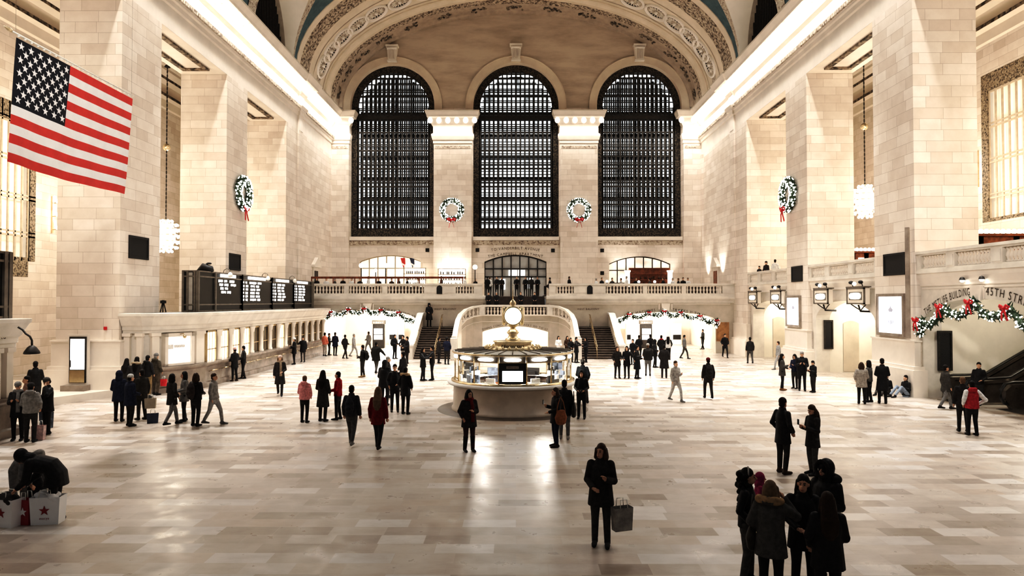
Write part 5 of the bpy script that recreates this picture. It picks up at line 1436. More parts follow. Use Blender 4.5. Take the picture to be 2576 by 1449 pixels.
# ------------------------------------------------------------------ lights
def area(name, loc, rot, sx, sy, e, col=(1, .95, .88)):
    l = bpy.data.lights.new(name, 'AREA'); l.shape = 'RECTANGLE'; l.size = sx; l.size_y = sy; l.energy = e; l.color = col
    o = bpy.data.objects.new(name, l); COL.objects.link(o); o.location = loc; o.rotation_euler = rot; return o
def point(name, loc, e, col=(1, .9, .76), r=.3):
    l = bpy.data.lights.new(name, 'POINT'); l.energy = e; l.color = col; l.shadow_soft_size = r
    o = bpy.data.objects.new(name, l); COL.objects.link(o); o.location = loc; return o
def spot(name, loc, to, e, ang, col=(1, .95, .88), blend=.6, r=.3):
    l = bpy.data.lights.new(name, 'SPOT'); l.energy = e; l.color = col; l.spot_size = R(ang); l.spot_blend = blend; l.shadow_soft_size = r
    o = bpy.data.objects.new(name, l); COL.objects.link(o); o.location = loc
    o.rotation_euler = (Vector(to) - Vector(loc)).to_track_quat('-Z', 'Y').to_euler(); return o
LP = dict(cornice=3300, cap=950, vault=1050, aisle=800, gate=420, passage=650)
for side in (-1, 1):
    area('cornice_lights', (side * 16.35, 37, 20.95), (0, R(-12) * side, 0), .25, 52, LP['cornice'])
area('capital_lights', (0, 62.3, 20.6), (R(-10), 0, 0), 33, .25, LP['cap'])
for side in (-1, 1):      # lamps on top of the cornice light the vault
    area('vault_lights', (side * 16.3, 46, 21.95), (0, R(180 - 25 * side), 0), .3, 34, LP['vault'] * .12)
for y in (55, 47, 39.5):
    for side in (-1, 1): spot('hall_spot', (side * 5.5, y, 28.4 if y > 45 else 27.2), (side * 6.5, y - 1, 0), 3500 if y > 50 else 8000 if y > 45 else 22000, 64, (1, .97, .93), .9, .8)  # added to brighten the floor, no fixture hangs here
for side in (-1, 1):      # added spots high in the side bays brighten the floor flanks and piers
    spot('bay_flood', (side * 15.5, 27, 20), (side * 14.0, 24, 0), 7500, 66, (1, .97, .94), 1.0, .6)
    spot('bay_flood', (side * 15.5, 35, 20), (side * 11.0, 35, 0), 7000, 74, (1, .97, .94), 1.0, .6)
    spot('pier_flood', (side * 2.0, 6, 17), (side * 18.6, 29.5, 8.5), 7000, 48, (1, .95, .88), .8, .6)  # added spot to brighten the pier fronts
spot('bay_flood', (-15.8, 17, 20), (-11.5, 17, 0), 2600, 50, (1, .96, .92), 1.0, .6)  # added fill for the near floor, both sides
spot('bay_flood', (15.8, 17, 20), (11, 14.5, 0), 4800, 56, (1, .96, .92), 1.0, .6)
area('east_hall_light', (0, -4, 16), (R(66), 0, 0), 26, 8, 90)  # added fill from behind the camera for the pier fronts
for side in (-1, 1):
    for y in (26, 37, 47): point('aisle_light', (side * 23.5, y, 11), LP['aisle'], (1, .88, .72), .8)
for i, (a, b) in enumerate(bays[1:]):
    c = (a + b) / 2; point('gate_light', (20.2, c + (1.2 if i else .5), 3.9), LP['gate'] * (.26 if i == 0 else .5), (1, .94, .83), .25)
for c, h in (LA, RA):
    for y in (57, 62): point('passage_light', (c, y, 3.8), LP['passage'], (1, .97, .92), .3)
point('dining_light', (0, 55.5, 2.1), 420, (1, .95, .86), .2)
point('booth_light', (BX, BY - 1.2, 1.95), 170, (1, .96, .9), .15); point('booth_light', (BX - 1.2, BY + .4, 1.95), 130, (1, .96, .9), .15); point('booth_light', (BX + 1.2, BY + .4, 1.95), 130, (1, .96, .9), .15)
for px, py in ((1125, 640), (1155, 640), (1570, 630), (1680, 625)):
    p = at(px, py, YB - .7); spot('wall_washer', (p.x, YB - 1.0, 6.0), (p.x, YB - .3, 9), 350, 80)
for px, py in ((1768, 640), (1803, 655)):
    p = atx(px, py, XW - .5); spot('wall_washer', (XW - .6, p.y, 6.2), (XW, p.y, 9), 350, 75)
w = bpy.data.worlds.new('world'); SC.world = w; w.use_nodes = True
w.node_tree.nodes['Background'].inputs[0].default_value = (1, .97, .93, 1); w.node_tree.nodes['Background'].inputs[1].default_value = .095
SC.view_settings.view_transform = 'Standard'; SC.view_settings.look = 'None'; SC.view_settings.exposure = .6; SC.view_settings.gamma = 1
SC.view_settings.use_curve_mapping = True
cm = SC.view_settings.curve_mapping; cv = cm.curves[3]
for q in ((.05, .022), (.2, .175), (.5, .52)): cv.points.new(*q)
cm.update()
# ------------------------------------------------------------------ people
_pm = {}
def cloth(c, rough=.85):
    k = tuple(round(x, 3) for x in c)
    if k not in _pm:
        m = simple('fabric_%d' % len(_pm), c, rough, 0, .25, 14, .15); _pm[k] = m
    return _pm[k]
SKIN = simple('skin', (.55, .33, .23), .6, 0, .08, 10, .3)
EYE = MT['black']
LIP = simple('lips', (.32, .10, .08), .5, 0, .1, 10)
BLK = (.016, .015, .016); DK = (.032, .029, .028); NAVY = (.02, .023, .042); GREY = (.17, .165, .16); DGREY = (.075, .07, .066)
OLIVE = (.07, .06, .045); KHAKI = (.22, .16, .09); LGREY = (.38, .36, .34); REDC = (.25, .012, .018); PINK = (.60, .27, .27); SALMON = (.75, .25, .18); MAG = (.26, .03, .09)
WHITE = (.7, .69, .67); JEAN = (.045, .05, .065); LJEAN = (.25, .29, .35); BROWN = (.05, .028, .018); DKHAIR = (.012, .009, .008); BRHAIR = (.05, .028, .018); LTHAIR = (.16, .10, .06); GRHAIR = (.3, .28, .26)
PENDING = []
def soft(name, mb, mat, parent, voxel, smooth=4, mats=None):
    o = mb.build(name, mat, parent, fixn=False)
    PENDING.append((o, voxel, smooth)); return o
def flush():
    for o, v, s in PENDING:
        r = o.modifiers.new('r', 'REMESH'); r.mode = 'VOXEL'; r.voxel_size = v; r.use_smooth_shade = True
        q = o.modifiers.new('s', 'SMOOTH'); q.factor = .5; q.iterations = s
    dg = bpy.context.evaluated_depsgraph_get(); dg.update()
    res = [(o, bpy.data.meshes.new_from_object(o.evaluated_get(dg))) for o, v, s in PENDING]
    for o, me in res:
        old = o.data; mat = old.materials[0]; nm = old.name
        o.modifiers.clear(); me.materials.clear(); me.materials.append(mat); o.data = me; bpy.data.meshes.remove(old); me.name = nm
    PENDING.clear()

def person(label, px=None, py=None, H=1.7, face=0, coat=BLK, coatlen='mid', pants=BLK, shoes=BLK, hair='short', hairc=DKHAIR, arms=('down', 'down'), legs='stand',
           scarf=None, hood=None, fur=None, hat=None, bend=0, turn=0, group=None, loc=None, lod=None, sleeves=None, wide=1.0, collar=None, headband=None, lean=0, seat=None, bootc=None, nod=0, mb_extra=None, cat='person'):
    """one person; face = heading in degrees, 0 towards the camera, 90 towards the right of the photo"""
    p = Vector(loc) if loc is not None else ground(px, py, 0)
    Y = p.y; vx = lod or (.010 if Y < 13.5 else .014 if Y < 20 else .02 if Y < 32 else .028)
    near = Y < 27
    k = 1.75
    def W(q):       # bend the upper body forward about the hips, lean the whole figure
        q = Vector(q)
        if bend and q.z > .95:
            a = R(bend) * min(1, (q.z - .95) / .22); d = q - Vector((0, 0, .95))
            q = Vector((d.x, d.y * cos(a) - d.z * sin(a), .95 + d.y * sin(a) + d.z * cos(a)))
        if lean: q = Vector((q.x + tan(R(lean)) * q.z, q.y, q.z))
        return q
    dzs = 0
    if seat is not None: dzs = seat - .92
    def U(q): q = Vector(q); return W(q) + Vector((0, 0, dzs))
    # joints
    sp = {}
    for s in (-1, 1):
        hip = Vector((s * .095, 0, .92))
        if seat is not None:
            kz = max(.46, seat + .08) if seat > .3 else .46
            kn = Vector((s * .13, -.43 if seat > .3 else -.36, kz)); an = Vector((s * .13, -.43 if seat > .3 else -.72, .09)); hip = U(hip)
        elif legs == 'walk': kn = Vector((s * .1, -.15 * s - .05, .49)); an = Vector((s * .09, -.26 * s + .04 * (s < 0), .09 if s > 0 else .14))
        elif legs == 'cross': kn = Vector((s * .07, -.02, .49)); an = Vector((s * -.03, -.08 * s, .09))
        elif legs == 'wide': kn = Vector((s * .14, -.03, .49)); an = Vector((s * .19, .0, .09))
        else: kn = Vector((s * .1, -.015, .49)); an = Vector((s * .11, .02 - .03 * s, .09))
        sp[s] = (hip, kn, an)
    arm = {}
    ap = {'down': ((.232, .03, 1.13), (.24, -.05, .88), (.236, -.07, .76)), 'pocket': ((.262, .06, 1.15), (.215, -.10, .98), (.19, -.14, .9)),
          'phone': ((.222, -.02, 1.13), (.09, -.27, 1.2), (.05, -.33, 1.27)), 'low': ((.228, -.0, 1.13), (.12, -.27, 1.05), (.06, -.32, 1.03)), 'chest': ((.225, .0, 1.13), (.05, -.24, 1.17), (-.04, -.25, 1.21)),
          'ear': ((.32, -.17, 1.25), (.155, -.13, 1.5), (.095, -.10, 1.6)), 'cross': ((.225, -.04, 1.13), (.0, -.23, 1.16), (-.1, -.2, 1.18)), 'fwd': ((.23, -.28, 1.28), (.16, -.5, 1.36), (.15, -.58, 1.38)),
          'hip': ((.38, .06, 1.15), (.22, -.08, 1.0), (.17, -.1, .97)), 'out': ((.36, -.05, 1.18), (.45, -.2, 1.0), (.47, -.25, .93)), 'hug': ((.3, -.2, 1.2), (.12, -.42, 1.22), (.05, -.45, 1.24))}
    for s, nm in ((-1, arms[0]), (1, arms[1])):
        e, w, h = ap[nm]; arm[s] = (Vector((s * .163, .01, 1.395)), Vector((s * e[0], e[1], e[2])), Vector((s * w[0], w[1], w[2])), Vector((s * h[0], h[1], h[2])))
    hd = Vector((0, -.02, 1.615)); TR = Matrix.Rotation(R(turn), 3, 'Z') @ Matrix.Rotation(R(nod), 3, 'X')
    def HD(q): return U(hd + TR @ Vector(q))
    # ---- body, one skin surface
    b = MB()
    b.tube([U((0, 0, .86)), U((0, 0, 1.0)), U((0, .01, 1.2)), U((0, .01, 1.38)), U((0, .0, 1.46))], [(.14, .10), (.15, .10), (.14, .10), (.16, .10), (.09, .07)], 12, ref=(1, 0, 0), round_=True)
    b.tube([U((0, .01, 1.42)), U((0, -.0, 1.5)), HD((0, .01, -.05))], [.062, .054, .052], 10, round_=True)
    b.ball(HD((0, .012, .03)), (.074, .092, .104), 16, 12); b.ball(HD((0, -.03, -.05)), (.056, .062, .062), 12, 10)
    if vx <= .02:
        b.tube([HD((0, -.085, .02)), HD((0, -.112, -.018))], [.009, .017], 6, round_=True)
        for s in (-1, 1): b.ball(HD((s * .076, .01, .0)), (.013, .024, .034), 8, 6)
        b.ball(HD((0, -.085, -.052)), (.022, .014, .014), 8, 6)
    for s in (-1, 1):
        h_, kn, an = sp[s]
        b.tube([h_, kn, an], [.078, .05, .036], 10, round_=True)
        b.tube([an + Vector((0, .03, -.04)), an + Vector((0, -.14, -.055))], [.04, .03], 8, round_=True)
        S_, E_, W_, Hn = [U(q) for q in arm[s]]
        b.tube([S_, E_, W_], [.05, .04, .03], 10, round_=True)
        d = (Hn - W_).normalized(); side = d.cross(Vector((0, 0, 1)));
        if side.length < .2: side = Vector((1, 0, 0))
        side.normalize(); b.ball(W_ + d * .05, .034, 10, 8)
        if vx <= .014:
            nb = side.cross(d)
            for fi in range(4):
                o_ = side * (-.028 + .0187 * fi); L_ = (.062, .075, .07, .052)[fi]
                b.tube([W_ + d * .07 + o_, W_ + d * (.07 + L_ * .5) + o_ * 1.1 + nb * .004, W_ + d * (.07 + L_ * .9) + o_ * 1.1 - nb * .02], [.0105, .0095, .008], 6, round_=True)
            b.tube([W_ + d * .03 - side * .03, W_ + d * .07 - side * .055, W_ + d * .10 - side * .052], [.012, .011, .009], 6, round_=True)
        else: b.tube([W_ + d * .06, W_ + d * .13 - side.cross(d) * .015], [(.036, .018), (.022, .014)], 8, round_=True)
    root = soft('person', b, SKIN, None, vx if vx > .012 else .0085, 2)
    # ---- trousers, boots
    t = MB()
    t.tube([U((0, 0, .80)), U((0, 0, .95)), U((0, 0, 1.03))], [(.15, .12), (.17, .125), (.16, .115)], 12, ref=(1, 0, 0), round_=True)
    for s in (-1, 1):
        h_, kn, an = sp[s]; t.tube([h_, h_.lerp(kn, .5), kn, kn.lerp(an, .5), an + (kn - an) * .04], [.098, .088, .068, .062, .056], 12, round_=False)
        t.ball(h_, .1, 10, 8)
    soft('trousers', t, cloth(pants), root, vx * 1.05)
    for s in (-1, 1):
        h_, kn, an = sp[s]; m = MB(); d = Vector((s * .03, -1, 0)).normalized()
        m.tube([an + Vector((0, .045, -.045)), an + d * .1 + Vector((0, 0, -.05)), an + d * .185 + Vector((0, 0, -.06))], [(.045, .045), (.05, .04), (.04, .03)], 10, ref=(1, 0, 0), round_=True)
        top = .36 if bootc else .04
        m.tube([an + Vector((0, .01, -.05)), an + (kn - an).normalized() * top], [.055, .075 if bootc else .056], 10)
        soft('shoe' if not bootc else 'boot', m, cloth(bootc or shoes, .5), root, vx, 2)
    # ---- coat
    c = MB(); hem = {'short': .86, 'mid': .70, 'long': .50, 'vest': .84}[coatlen]; w = wide
    fl = {'short': .0, 'mid': .02, 'long': .045, 'vest': 0}[coatlen]
    if seat is not None: hem = .86
    c.tube([U((0, .0, hem)), U((0, .0, .92)), U((0, .005, 1.1)), U((0, .01, 1.28)), U((0, .01, 1.38)), U((0, .005, 1.44)), U((0, 0, 1.5))],
           [((.19 + fl) * w, (.15 + fl) * w), (.19 * w, .145 * w), (.172 * w, .135 * w), (.178 * w, .138 * w), (.16 * w, .12 * w), (.115, .095), (.075, .075)], 16, ref=(1, 0, 0))
    sc_ = c if sleeves is None else MB()
    for s in (-1, 1):
        S_, E_, W_, Hn = [U(q) for q in arm[s]]
        sc_.tube([S_, S_.lerp(E_, .5), E_, E_.lerp(W_, .5), W_ + (Hn - W_) * .1], [.072 * w, .066 * w, .062 * w, .058, .05], 12); sc_.ball(S_, .074 * w, 10, 8); sc_.ball(E_, .066 * w, 8, 6)
    if collar is not False: c.tube([U((0, .01, 1.46)), U((0, .005, 1.53))], [(.088, .085), (.085, .08)], 12, ref=(1, 0, 0))
    if hood == 'down' or fur: c.tube([U((-.1, .06, 1.47)), U((-.06, .12, 1.5)), U((.06, .12, 1.5)), U((.1, .06, 1.47))], [.05, .065, .065, .05], 8, round_=True)
    co = soft('coat' if coatlen != 'short' else 'jacket', c, cloth(coat), root, vx * 1.1)
    if sleeves is not None: soft('sleeves', sc_, cloth(sleeves), root, vx * 1.05)
    if fur:
        m = MB(); rr = random.Random(2)
        for i in range(24):
            a = -pi * .1 + pi * 1.2 * i / 23; q = U((.15 * cos(a), .045 + .085 * sin(a), 1.49 + .015 * sin(a)))
            m.ball(q, .05 + rr.uniform(0, .014), 8, 6)
        soft('fur_trim', m, cloth(fur), root, vx, 1)
    if scarf:
        m = MB(); n = 14
        m.tube([U((.095 * cos(2 * pi * i / n), .0 + .095 * sin(2 * pi * i / n), 1.49 + .012 * sin(3 * i))) for i in range(n + 1)], .045, 8)
        m.tube([U((.03, -.1, 1.47)), U((.045, -.17, 1.3)), U((.05, -.175, 1.05)), U((.05, -.18, .86))], [(.03, .05), (.025, .055), (.02, .06), (.02, .06)], 8, ref=(0, 1, 0))
        soft('scarf', m, cloth(scarf), root, vx, 2)
    # ---- hair, hood, hat
    m = MB(); hc = cloth(hairc, .6)
    if hood == 'up':
        m.ball(HD((0, .035, .03)), (.115, .125, .14), 14, 10); m.tube([HD((0, .03, -.04)), U((0, .03, 1.47))], [.11, .12], 12, round_=True)
        soft('hood', m, cloth(coat), root, vx, 3)
        q = MB()
        if fur:
            for i in range(18): a = 2 * pi * i / 18; q.ball(HD((.098 * cos(a), -.07, .02 + .115 * sin(a))), .032, 6, 5)
            soft('hood_fur', q, cloth(fur), root, vx, 1)
    else:
        if hat is not None:
            m.ball(HD((0, .02, .075)), (.094, .108, .085), 14, 10); m.tube([HD((0, .018, .03)), HD((0, .018, .075))], [(.096, .11), (.094, .108)], 14, ref=(1, 0, 0)); soft('hat', m, cloth(hat), root, vx, 2); m = MB()
        m.ball(HD((0, .026, .058)), (.086, .1, .096), 14, 10); m.ball(HD((0, .05, -.02)), (.08, .07, .07), 10, 8)
        if hair == 'long': m.tube([HD((0, .05, .02)), HD((0, .085, -.1)), U((0, .125, 1.38)), U((0, .135, 1.22)), U((0, .13, 1.13))], [(.095, .07), (.11, .065), (.13, .055), (.115, .045), (.06, .03)], 12, ref=(1, 0, 0), round_=True); [m.tube([HD((s * .078, .03, .04)), HD((s * .09, .03, -.1)), U((s * .095, -.02, 1.37))], [.028, .038, .026], 8, round_=True) for s in (-1, 1)]
        if hair == 'mid': m.tube([HD((0, .05, .02)), HD((0, .06, -.1)), HD((0, .06, -.16))], [(.1, .08), (.115, .075), (.1, .06)], 12, ref=(1, 0, 0), round_=True); [m.tube([HD((s * .078, .0, .04)), HD((s * .092, .0, -.1))], [.035, .04], 8, round_=True) for s in (-1, 1)]
        if hair == 'bun': m.ball(HD((0, .12, .08)), .045, 8, 6)
        if hair == 'curly':
            rr = random.Random(4)
            for i in range(60):
                z = rr.uniform(-.5, .09); m.ball(HD((rr.uniform(-.12, .12), .06 + rr.uniform(-.03, .09), z)), rr.uniform(.035, .055), 7, 5)
        soft('hair', m, hc, root, vx, 2)
        if headband:
            q = MB(); q.tube([HD((.098 * cos(a), .01, .05 + .108 * sin(a))) for a in [pi * i / 12 for i in range(13)]], .012, 6); q.build('headband', cloth(headband), root)
    if near and hood != 'hide':
        for s in (-1, 1):
            q = MB().ball(HD((s * .03, -.082, .012)), (.012, .009, .008), 8, 6); q.build('eye', EYE, root)
            q = MB().tube([HD((s * .014, -.088, .034)), HD((s * .046, -.078, .036))], .006, 5); q.build('eyebrow', hc, root)
        MB().ball(HD((0, -.094, -.056)), (.022, .008, .007), 8, 5).build('mouth', LIP, root)
    tag(root, label, cat, group)
    s_ = H / k
    root.location = p; root.scale = (s_, s_, s_); root.rotation_euler = (0, 0, R(face))
    root['hands'] = [list(U(arm[-1][3])), list(U(arm[1][3]))]
    return root

def world_pt(o, q):
    s = o.scale.x; a = o.rotation_euler.z
    return o.location + Vector((s * (q[0] * cos(a) - q[1] * sin(a)), s * (q[0] * sin(a) + q[1] * cos(a)), s * q[2]))
def attach(root, o, q, rz=0):
    o.location = world_pt(root, q); o.rotation_euler = (0, 0, root.rotation_euler.z + rz); return o
def backpack(root, label, c=BLK, s=1.0):
    t = thing('backpack', label, 'backpack'); m = MB().tube([(0, 0, .0), (0, 0, .12), (0, 0, .32), (0, -.02, .42)], [(.12, .08), (.15, .1), (.14, .09), (.08, .05)], 12, ref=(1, 0, 0), round_=True); m.ball((0, .09, .13), (.1, .05, .1), 10, 8)
    o = soft('pack', m, cloth(c), t, .02, 2)
    for k in (-1, 1): MB().tube([(k * .1, -.06, .38), (k * .12, -.2, .42), (k * .14, -.3, .28), (k * .14, -.26, .1), (k * .11, -.08, .02)], (.025, .008), 6).build('strap', cloth(c), t)
    attach(root, t, (0, .24, .99)); t.scale = (s, s, s); return t
def handbag(root, label, c, q, w=.34, h=.26, strap=.5, d=.12, drop=None):
    t = thing('handbag', label, 'bag'); m = MB().tube([(0, 0, 0), (0, 0, h * .45), (0, 0, h)], [(w * .42, d * .5), (w * .52, d * .6), (w * .34, d * .3)], 12, ref=(1, 0, 0), round_=True)
    soft('bag_body', m, cloth(c, .5), t, .016, 2)
    MB().tube([(-w * .36, 0, h * .9), (-w * .2, 0, h + strap * .6), (0, 0, h + strap), (w * .2, 0, h + strap * .6), (w * .36, 0, h * .9)], .014, 6).build('strap', cloth(c, .5), t)
    attach(root, t, q, pi / 2); return t
def star(mb, fn, u, v, r):
    pts = [((r if k % 2 == 0 else r * .4) * cos(pi / 2 + k * pi / 5) + u, (r if k % 2 == 0 else r * .4) * sin(pi / 2 + k * pi / 5) + v) for k in range(10)]
    mb.prism(pts, fn, -.004, 0)
def shopping_bag(label, loc, rz, w, h, d, mat, mark=None, tissue=None, word=None, handles=True):
    t = thing('shopping_bag', label, 'bag', loc, rz); b = .9
    o_ = [(-w / 2 * b, -d / 2 * b, 0), (w / 2 * b, -d / 2 * b, 0), (w / 2 * b, d / 2 * b, 0), (-w / 2 * b, d / 2 * b, 0), (-w / 2, -d / 2, h), (w / 2, -d / 2, h), (w / 2, d / 2, h), (-w / 2, d / 2, h)]
    m = MB().add(o_, [(3, 2, 1, 0), (0, 1, 5, 4), (1, 2, 6, 5), (2, 3, 7, 6), (3, 0, 4, 7)]); m.add([(x * .97, y * .97, z) for x, y, z in o_], [(0, 1, 2, 3), (4, 5, 1, 0), (5, 6, 2, 1), (6, 7, 3, 2), (7, 4, 0, 3)]); m.build('bag_body', mat, t, fixn=False)
    fn = lambda u, v, q: (u, -d / 2 * (b + (1 - b) * v / h) - .004 + q, v)
    if mark: m = MB(); star(m, fn, 0, h * .52, h * .19); m.build('star_mark', mark, t)
    if word: m = MB(); text_flat(m, word, h * .12, fn, 0, h * .2, d=-.003); m.build('lettering', MT['red'] if mark is MT['red'] else mark, t)
    if tissue:
        m = MB(); rr = random.Random(1)
        for k in range(16): m.ball((rr.uniform(-.4, .4) * w, rr.uniform(-.35, .35) * d, h + rr.uniform(-.05, .05)), (.08, .07, .06), 7, 5)
        soft('tissue_paper', m, tissue, t, .02, 1)
    if handles:
        for k in (-1, 1): MB().tube([(-w * .2, k * d * .47, h), (-w * .17, k * d * .4, h + .13), (w * .17, k * d * .4, h + .13), (w * .2, k * d * .47, h)], .008, 5).build('handle', MT['shade'], t)
    return t
def phone(root, hand, label):
    q = root['hands'][hand]; t = MB().bbox(-.035, .035, -.006, .006, -.05, .08, .005).build('phone', MT['black']); MB().box(-.03, .03, .006, .008, -.04, .07).build('screen', MT['E_text'], t)
    attach(root, t, (q[0], q[1] - .05, q[2] + .05), 0); tag(t, label, 'phone'); return t

P = person
HG = 'five young people talking in the near right corner'
# ---- near right group
g1 = P('girl with curly dark hair and pale headband in black jacket, left of the near group', 0, 0, 1.66, 60, BLK, 'short', DGREY, BLK, 'curly', DKHAIR, ('pocket', 'low'), headband=LGREY, turn=15, hood='down', loc=ground(1882, 1466))
g2 = P('woman in charcoal parka with tan fur hood trim, hand raised to her ear', 0, 0, 1.66, 148, DGREY, 'mid', BLK, BLK, 'mid', LTHAIR, ('ear', 'pocket'), fur=(.33, .22, .12), wide=1.12, loc=ground(1940, 1520))
g3 = P('young woman with long dark hair facing the camera, black coat, in the near group', 0, 0, 1.68, -12, BLK, 'mid', BLK, BLK, 'long', DKHAIR, ('low', 'low'), scarf=None, loc=ground(2022, 1500), turn=-18, wide=1.08)
g4 = P('girl with long straight brown hair seen from behind in black coat, nearest right corner', 0, 0, 1.62, 170, BLK, 'mid', BLK, BLK, 'long', (.035, .02, .013), ('low', 'pocket'), loc=ground(2084, 1555), wide=1.12)
g5 = P('tall person in black coat with tousled dark hair, rear right of the near group', 0, 0, 1.76, -60, BLK, 'mid', BLK, BLK, 'mid', DKHAIR, ('phone', 'low'), loc=ground(2080, 1462), wide=1.15, hood='up', fur=(.02, .018, .017))
gk = P('small child in magenta hooded jacket behind the near group', 0, 0, 1.18, 75, MAG, 'short', DK, BLK, 'short', DKHAIR, ('pocket', 'pocket'), hood='up', loc=ground(1914, 1366), wide=1.1)
hb = handbag(g2, 'small dark shoulder bag with gold chain on the parka woman', (.03, .025, .02), (.26, -.06, .78), .34, .26, .42, .16)
MB().tube([(-.13, .08, .2), (-.06, .1, .16), (.04, .1, .18), (.13, .08, .22)], .012, 6).build('gold_chain', MT['gold'], hb); MB().ball((.02, .1, .13), (.02, .01, .025), 8, 6).build('clasp', MT['steel'], hb)
# ---- couple behind them
P('man in long black overcoat and brown shoes facing right, towards the phone woman', 1970, 1191, 1.80, 115, BLK, 'mid', DK, (.05, .028, .018), 'short', DKHAIR, ('pocket', 'pocket'), turn=10, wide=.98)
w = P('long-haired woman in short dark coat looking down at her phone, facing the overcoat man', 2045, 1194, 1.64, -75, DK, 'mid', DGREY, BLK, 'long', BRHAIR, ('phone', 'phone'), nod=22); phone(w, 0, 'phone held by the woman facing the overcoat man')
# ---- right side
P('person in dark jacket half hidden behind the red vest person', 2423, 1086, 1.72, 160, DK, 'short', DK, BLK, 'short', LTHAIR, ('pocket', 'down'))
P('person in red vest with white sleeves, seen from behind near the escalator', 2446, 1095, 1.66, 172, (.36, .035, .045), 'short', BLK, BLK, 'short', DKHAIR, ('hip', 'pocket'), sleeves=WHITE, hood='down', wide=1.12)
e = P('man in black jacket leaning on the escalator rail', 2502, 1012, 1.70, -40, BLK, 'short', DK, BLK, 'short', DKHAIR, ('down', 'low'), legs='cross', lean=0, loc=(18.2, 27.0, 0))
P('blurred person in dark coat at the escalator foot, beside the tablet', 2380, 1030, 1.68, 90, (.06, .055, .05), 'mid', GREY, DK, 'short', DKHAIR, ('down', 'down'), legs='walk')
P('woman in pale grey coat by the poster pillar, back to the camera', 2168, 1016, 1.66, 160, (.30, .27, .24), 'mid', BLK, BLK, 'mid', BRHAIR, ('low', 'pocket'), wide=1.1)
P('person in speckled dark jacket close beside the pale grey coat woman', 2186, 1012, 1.70, -140, (.1, .095, .09), 'short', BLK, BLK, 'mid', DKHAIR, ('hug', 'low'))
P('man in long black coat standing alone below the large poster screen', 2220, 1015, 1.80, 160, BLK, 'long', BLK, BLK, 'short', DKHAIR, ('low', 'low'), nod=15)
P('seated person in dark jacket on the floor, nearer the lone black coat man', 0, 0, 1.7, -55, BLK, 'short', DGREY, BLK, 'short', DKHAIR, ('low', 'low'), seat=.12, loc=(16.3, 30.2, 0))
P('seated person in pale jeans on the floor against the right pillar corner', 0, 0, 1.7, -75, BLK, 'short', LJEAN, BLK, 'short', DKHAIR, ('low', 'phone'), seat=.12, loc=(16.75, 29.5, 0))
P('woman with long dark hair and grey coat facing right in the trio by the gates', 1968, 982, 1.68, 70, DGREY, 'mid', BLK, (.2, .1, .04), 'long', DKHAIR, ('phone', 'low'))
P('woman with fair face leaning towards the trio, dark jacket', 2000, 978, 1.62, -55, NAVY, 'short', DK, BLK, 'mid', DKHAIR, ('low', 'phone'), nod=15)
P('stout man in black puffer coat among the people by the gates', 2018, 983, 1.80, -20, BLK, 'short', BLK, BLK, 'short', GRHAIR, ('phone', 'phone'), wide=1.2, nod=20)
b = P('boy in black puffer jacket looking at his phone by the gates', 2046, 987, 1.42, -75, BLK, 'short', DK, BLK, 'short', DKHAIR, ('phone', 'phone'), nod=22, wide=1.15); phone(b, 0, 'phone held by the boy by the gates')
p_ = P('person in red beanie and dark jacket walking away in the right half', 1782, 1003, 1.72, 178, DK, 'short', DK, BLK, 'short', DKHAIR, ('down', 'down'), legs='walk', hat=(.12, .02, .025)); backpack(p_, 'dark backpack on the red beanie walker', (.03, .028, .025))
P('man in dark open coat walking towards the camera near the right arch', 1824, 900, 1.74, 0, BLK, 'mid', DK, BLK, 'short', DKHAIR, ('pocket', 'pocket'), legs='walk')
P('man in dark brown jacket walking away near the farthest gate', 1887, 915, 1.74, 175, DK, 'short', DGREY, BLK, 'short', DKHAIR, ('down', 'down'), legs='walk')
P('blurred grey person walking by the farthest gate arch', 1958, 930, 1.70, -90, (.25, .24, .23), 'short', (.3, .29, .28), GREY, 'short', BRHAIR, ('down', 'down'), legs='walk')
P('thin man in black leaning on the edge of the right passage arch', 1768, 879, 1.72, -80, BLK, 'short', BLK, BLK, 'short', DKHAIR, ('pocket', 'low'), legs='cross')
P('pale blurred person striding in the right half', 1700, 1010, 1.66, 30, (.35, .33, .31), 'short', (.4, .38, .36), GREY, 'short', BRHAIR, ('down', 'phone'), legs='walk')
P('blurred figure with dark cap crossing before the right passage', 1722, 903, 1.70, 80, GREY, 'short', DGREY, DK, 'short', DKHAIR, ('down', 'down'), legs='walk')
# ---- right centre cluster
P('woman in dark coat at the left edge of the right centre crowd', 1553, 952, 1.70, 10, (.03, .026, .024), 'mid', BLK, BLK, 'long', BRHAIR, ('pocket', 'low'))
P('woman with long dark hair in short black coat, second in the right centre crowd', 1577, 952, 1.72, -20, BLK, 'mid', BLK, BLK, 'long', DKHAIR, ('low', 'out'))
P('slim person in long black coat, third in the right centre crowd', 1603, 953, 1.76, 60, BLK, 'long', BLK, BLK, 'short', DKHAIR, ('phone', 'low'))
P('broad person in dark grey jacket with pale cap amid the right centre crowd', 1630, 946, 1.78, 170, (.035, .032, .03), 'short', GREY, BLK, 'short', LTHAIR, ('low', 'low'), wide=1.3, hat=(.4, .37, .33))
P('person in long dark coat at the right end of the crowd front', 1671, 951, 1.78, 165, DK, 'long', DK, BLK, 'short', DKHAIR, ('pocket', 'pocket'), wide=1.1)
P('person with white knitted hat and white vest over black in the crowd', 1681, 906, 1.72, 165, WHITE, 'short', BLK, BLK, 'long', DKHAIR, ('pocket', 'low'), hat=WHITE, sleeves=BLK)
P('man in black jacket with red collar left of the white hat person', 1664, 908, 1.76, 150, BLK, 'short', BLK, BLK, 'short', DKHAIR, ('low', 'pocket'), scarf=REDC, legs='walk')
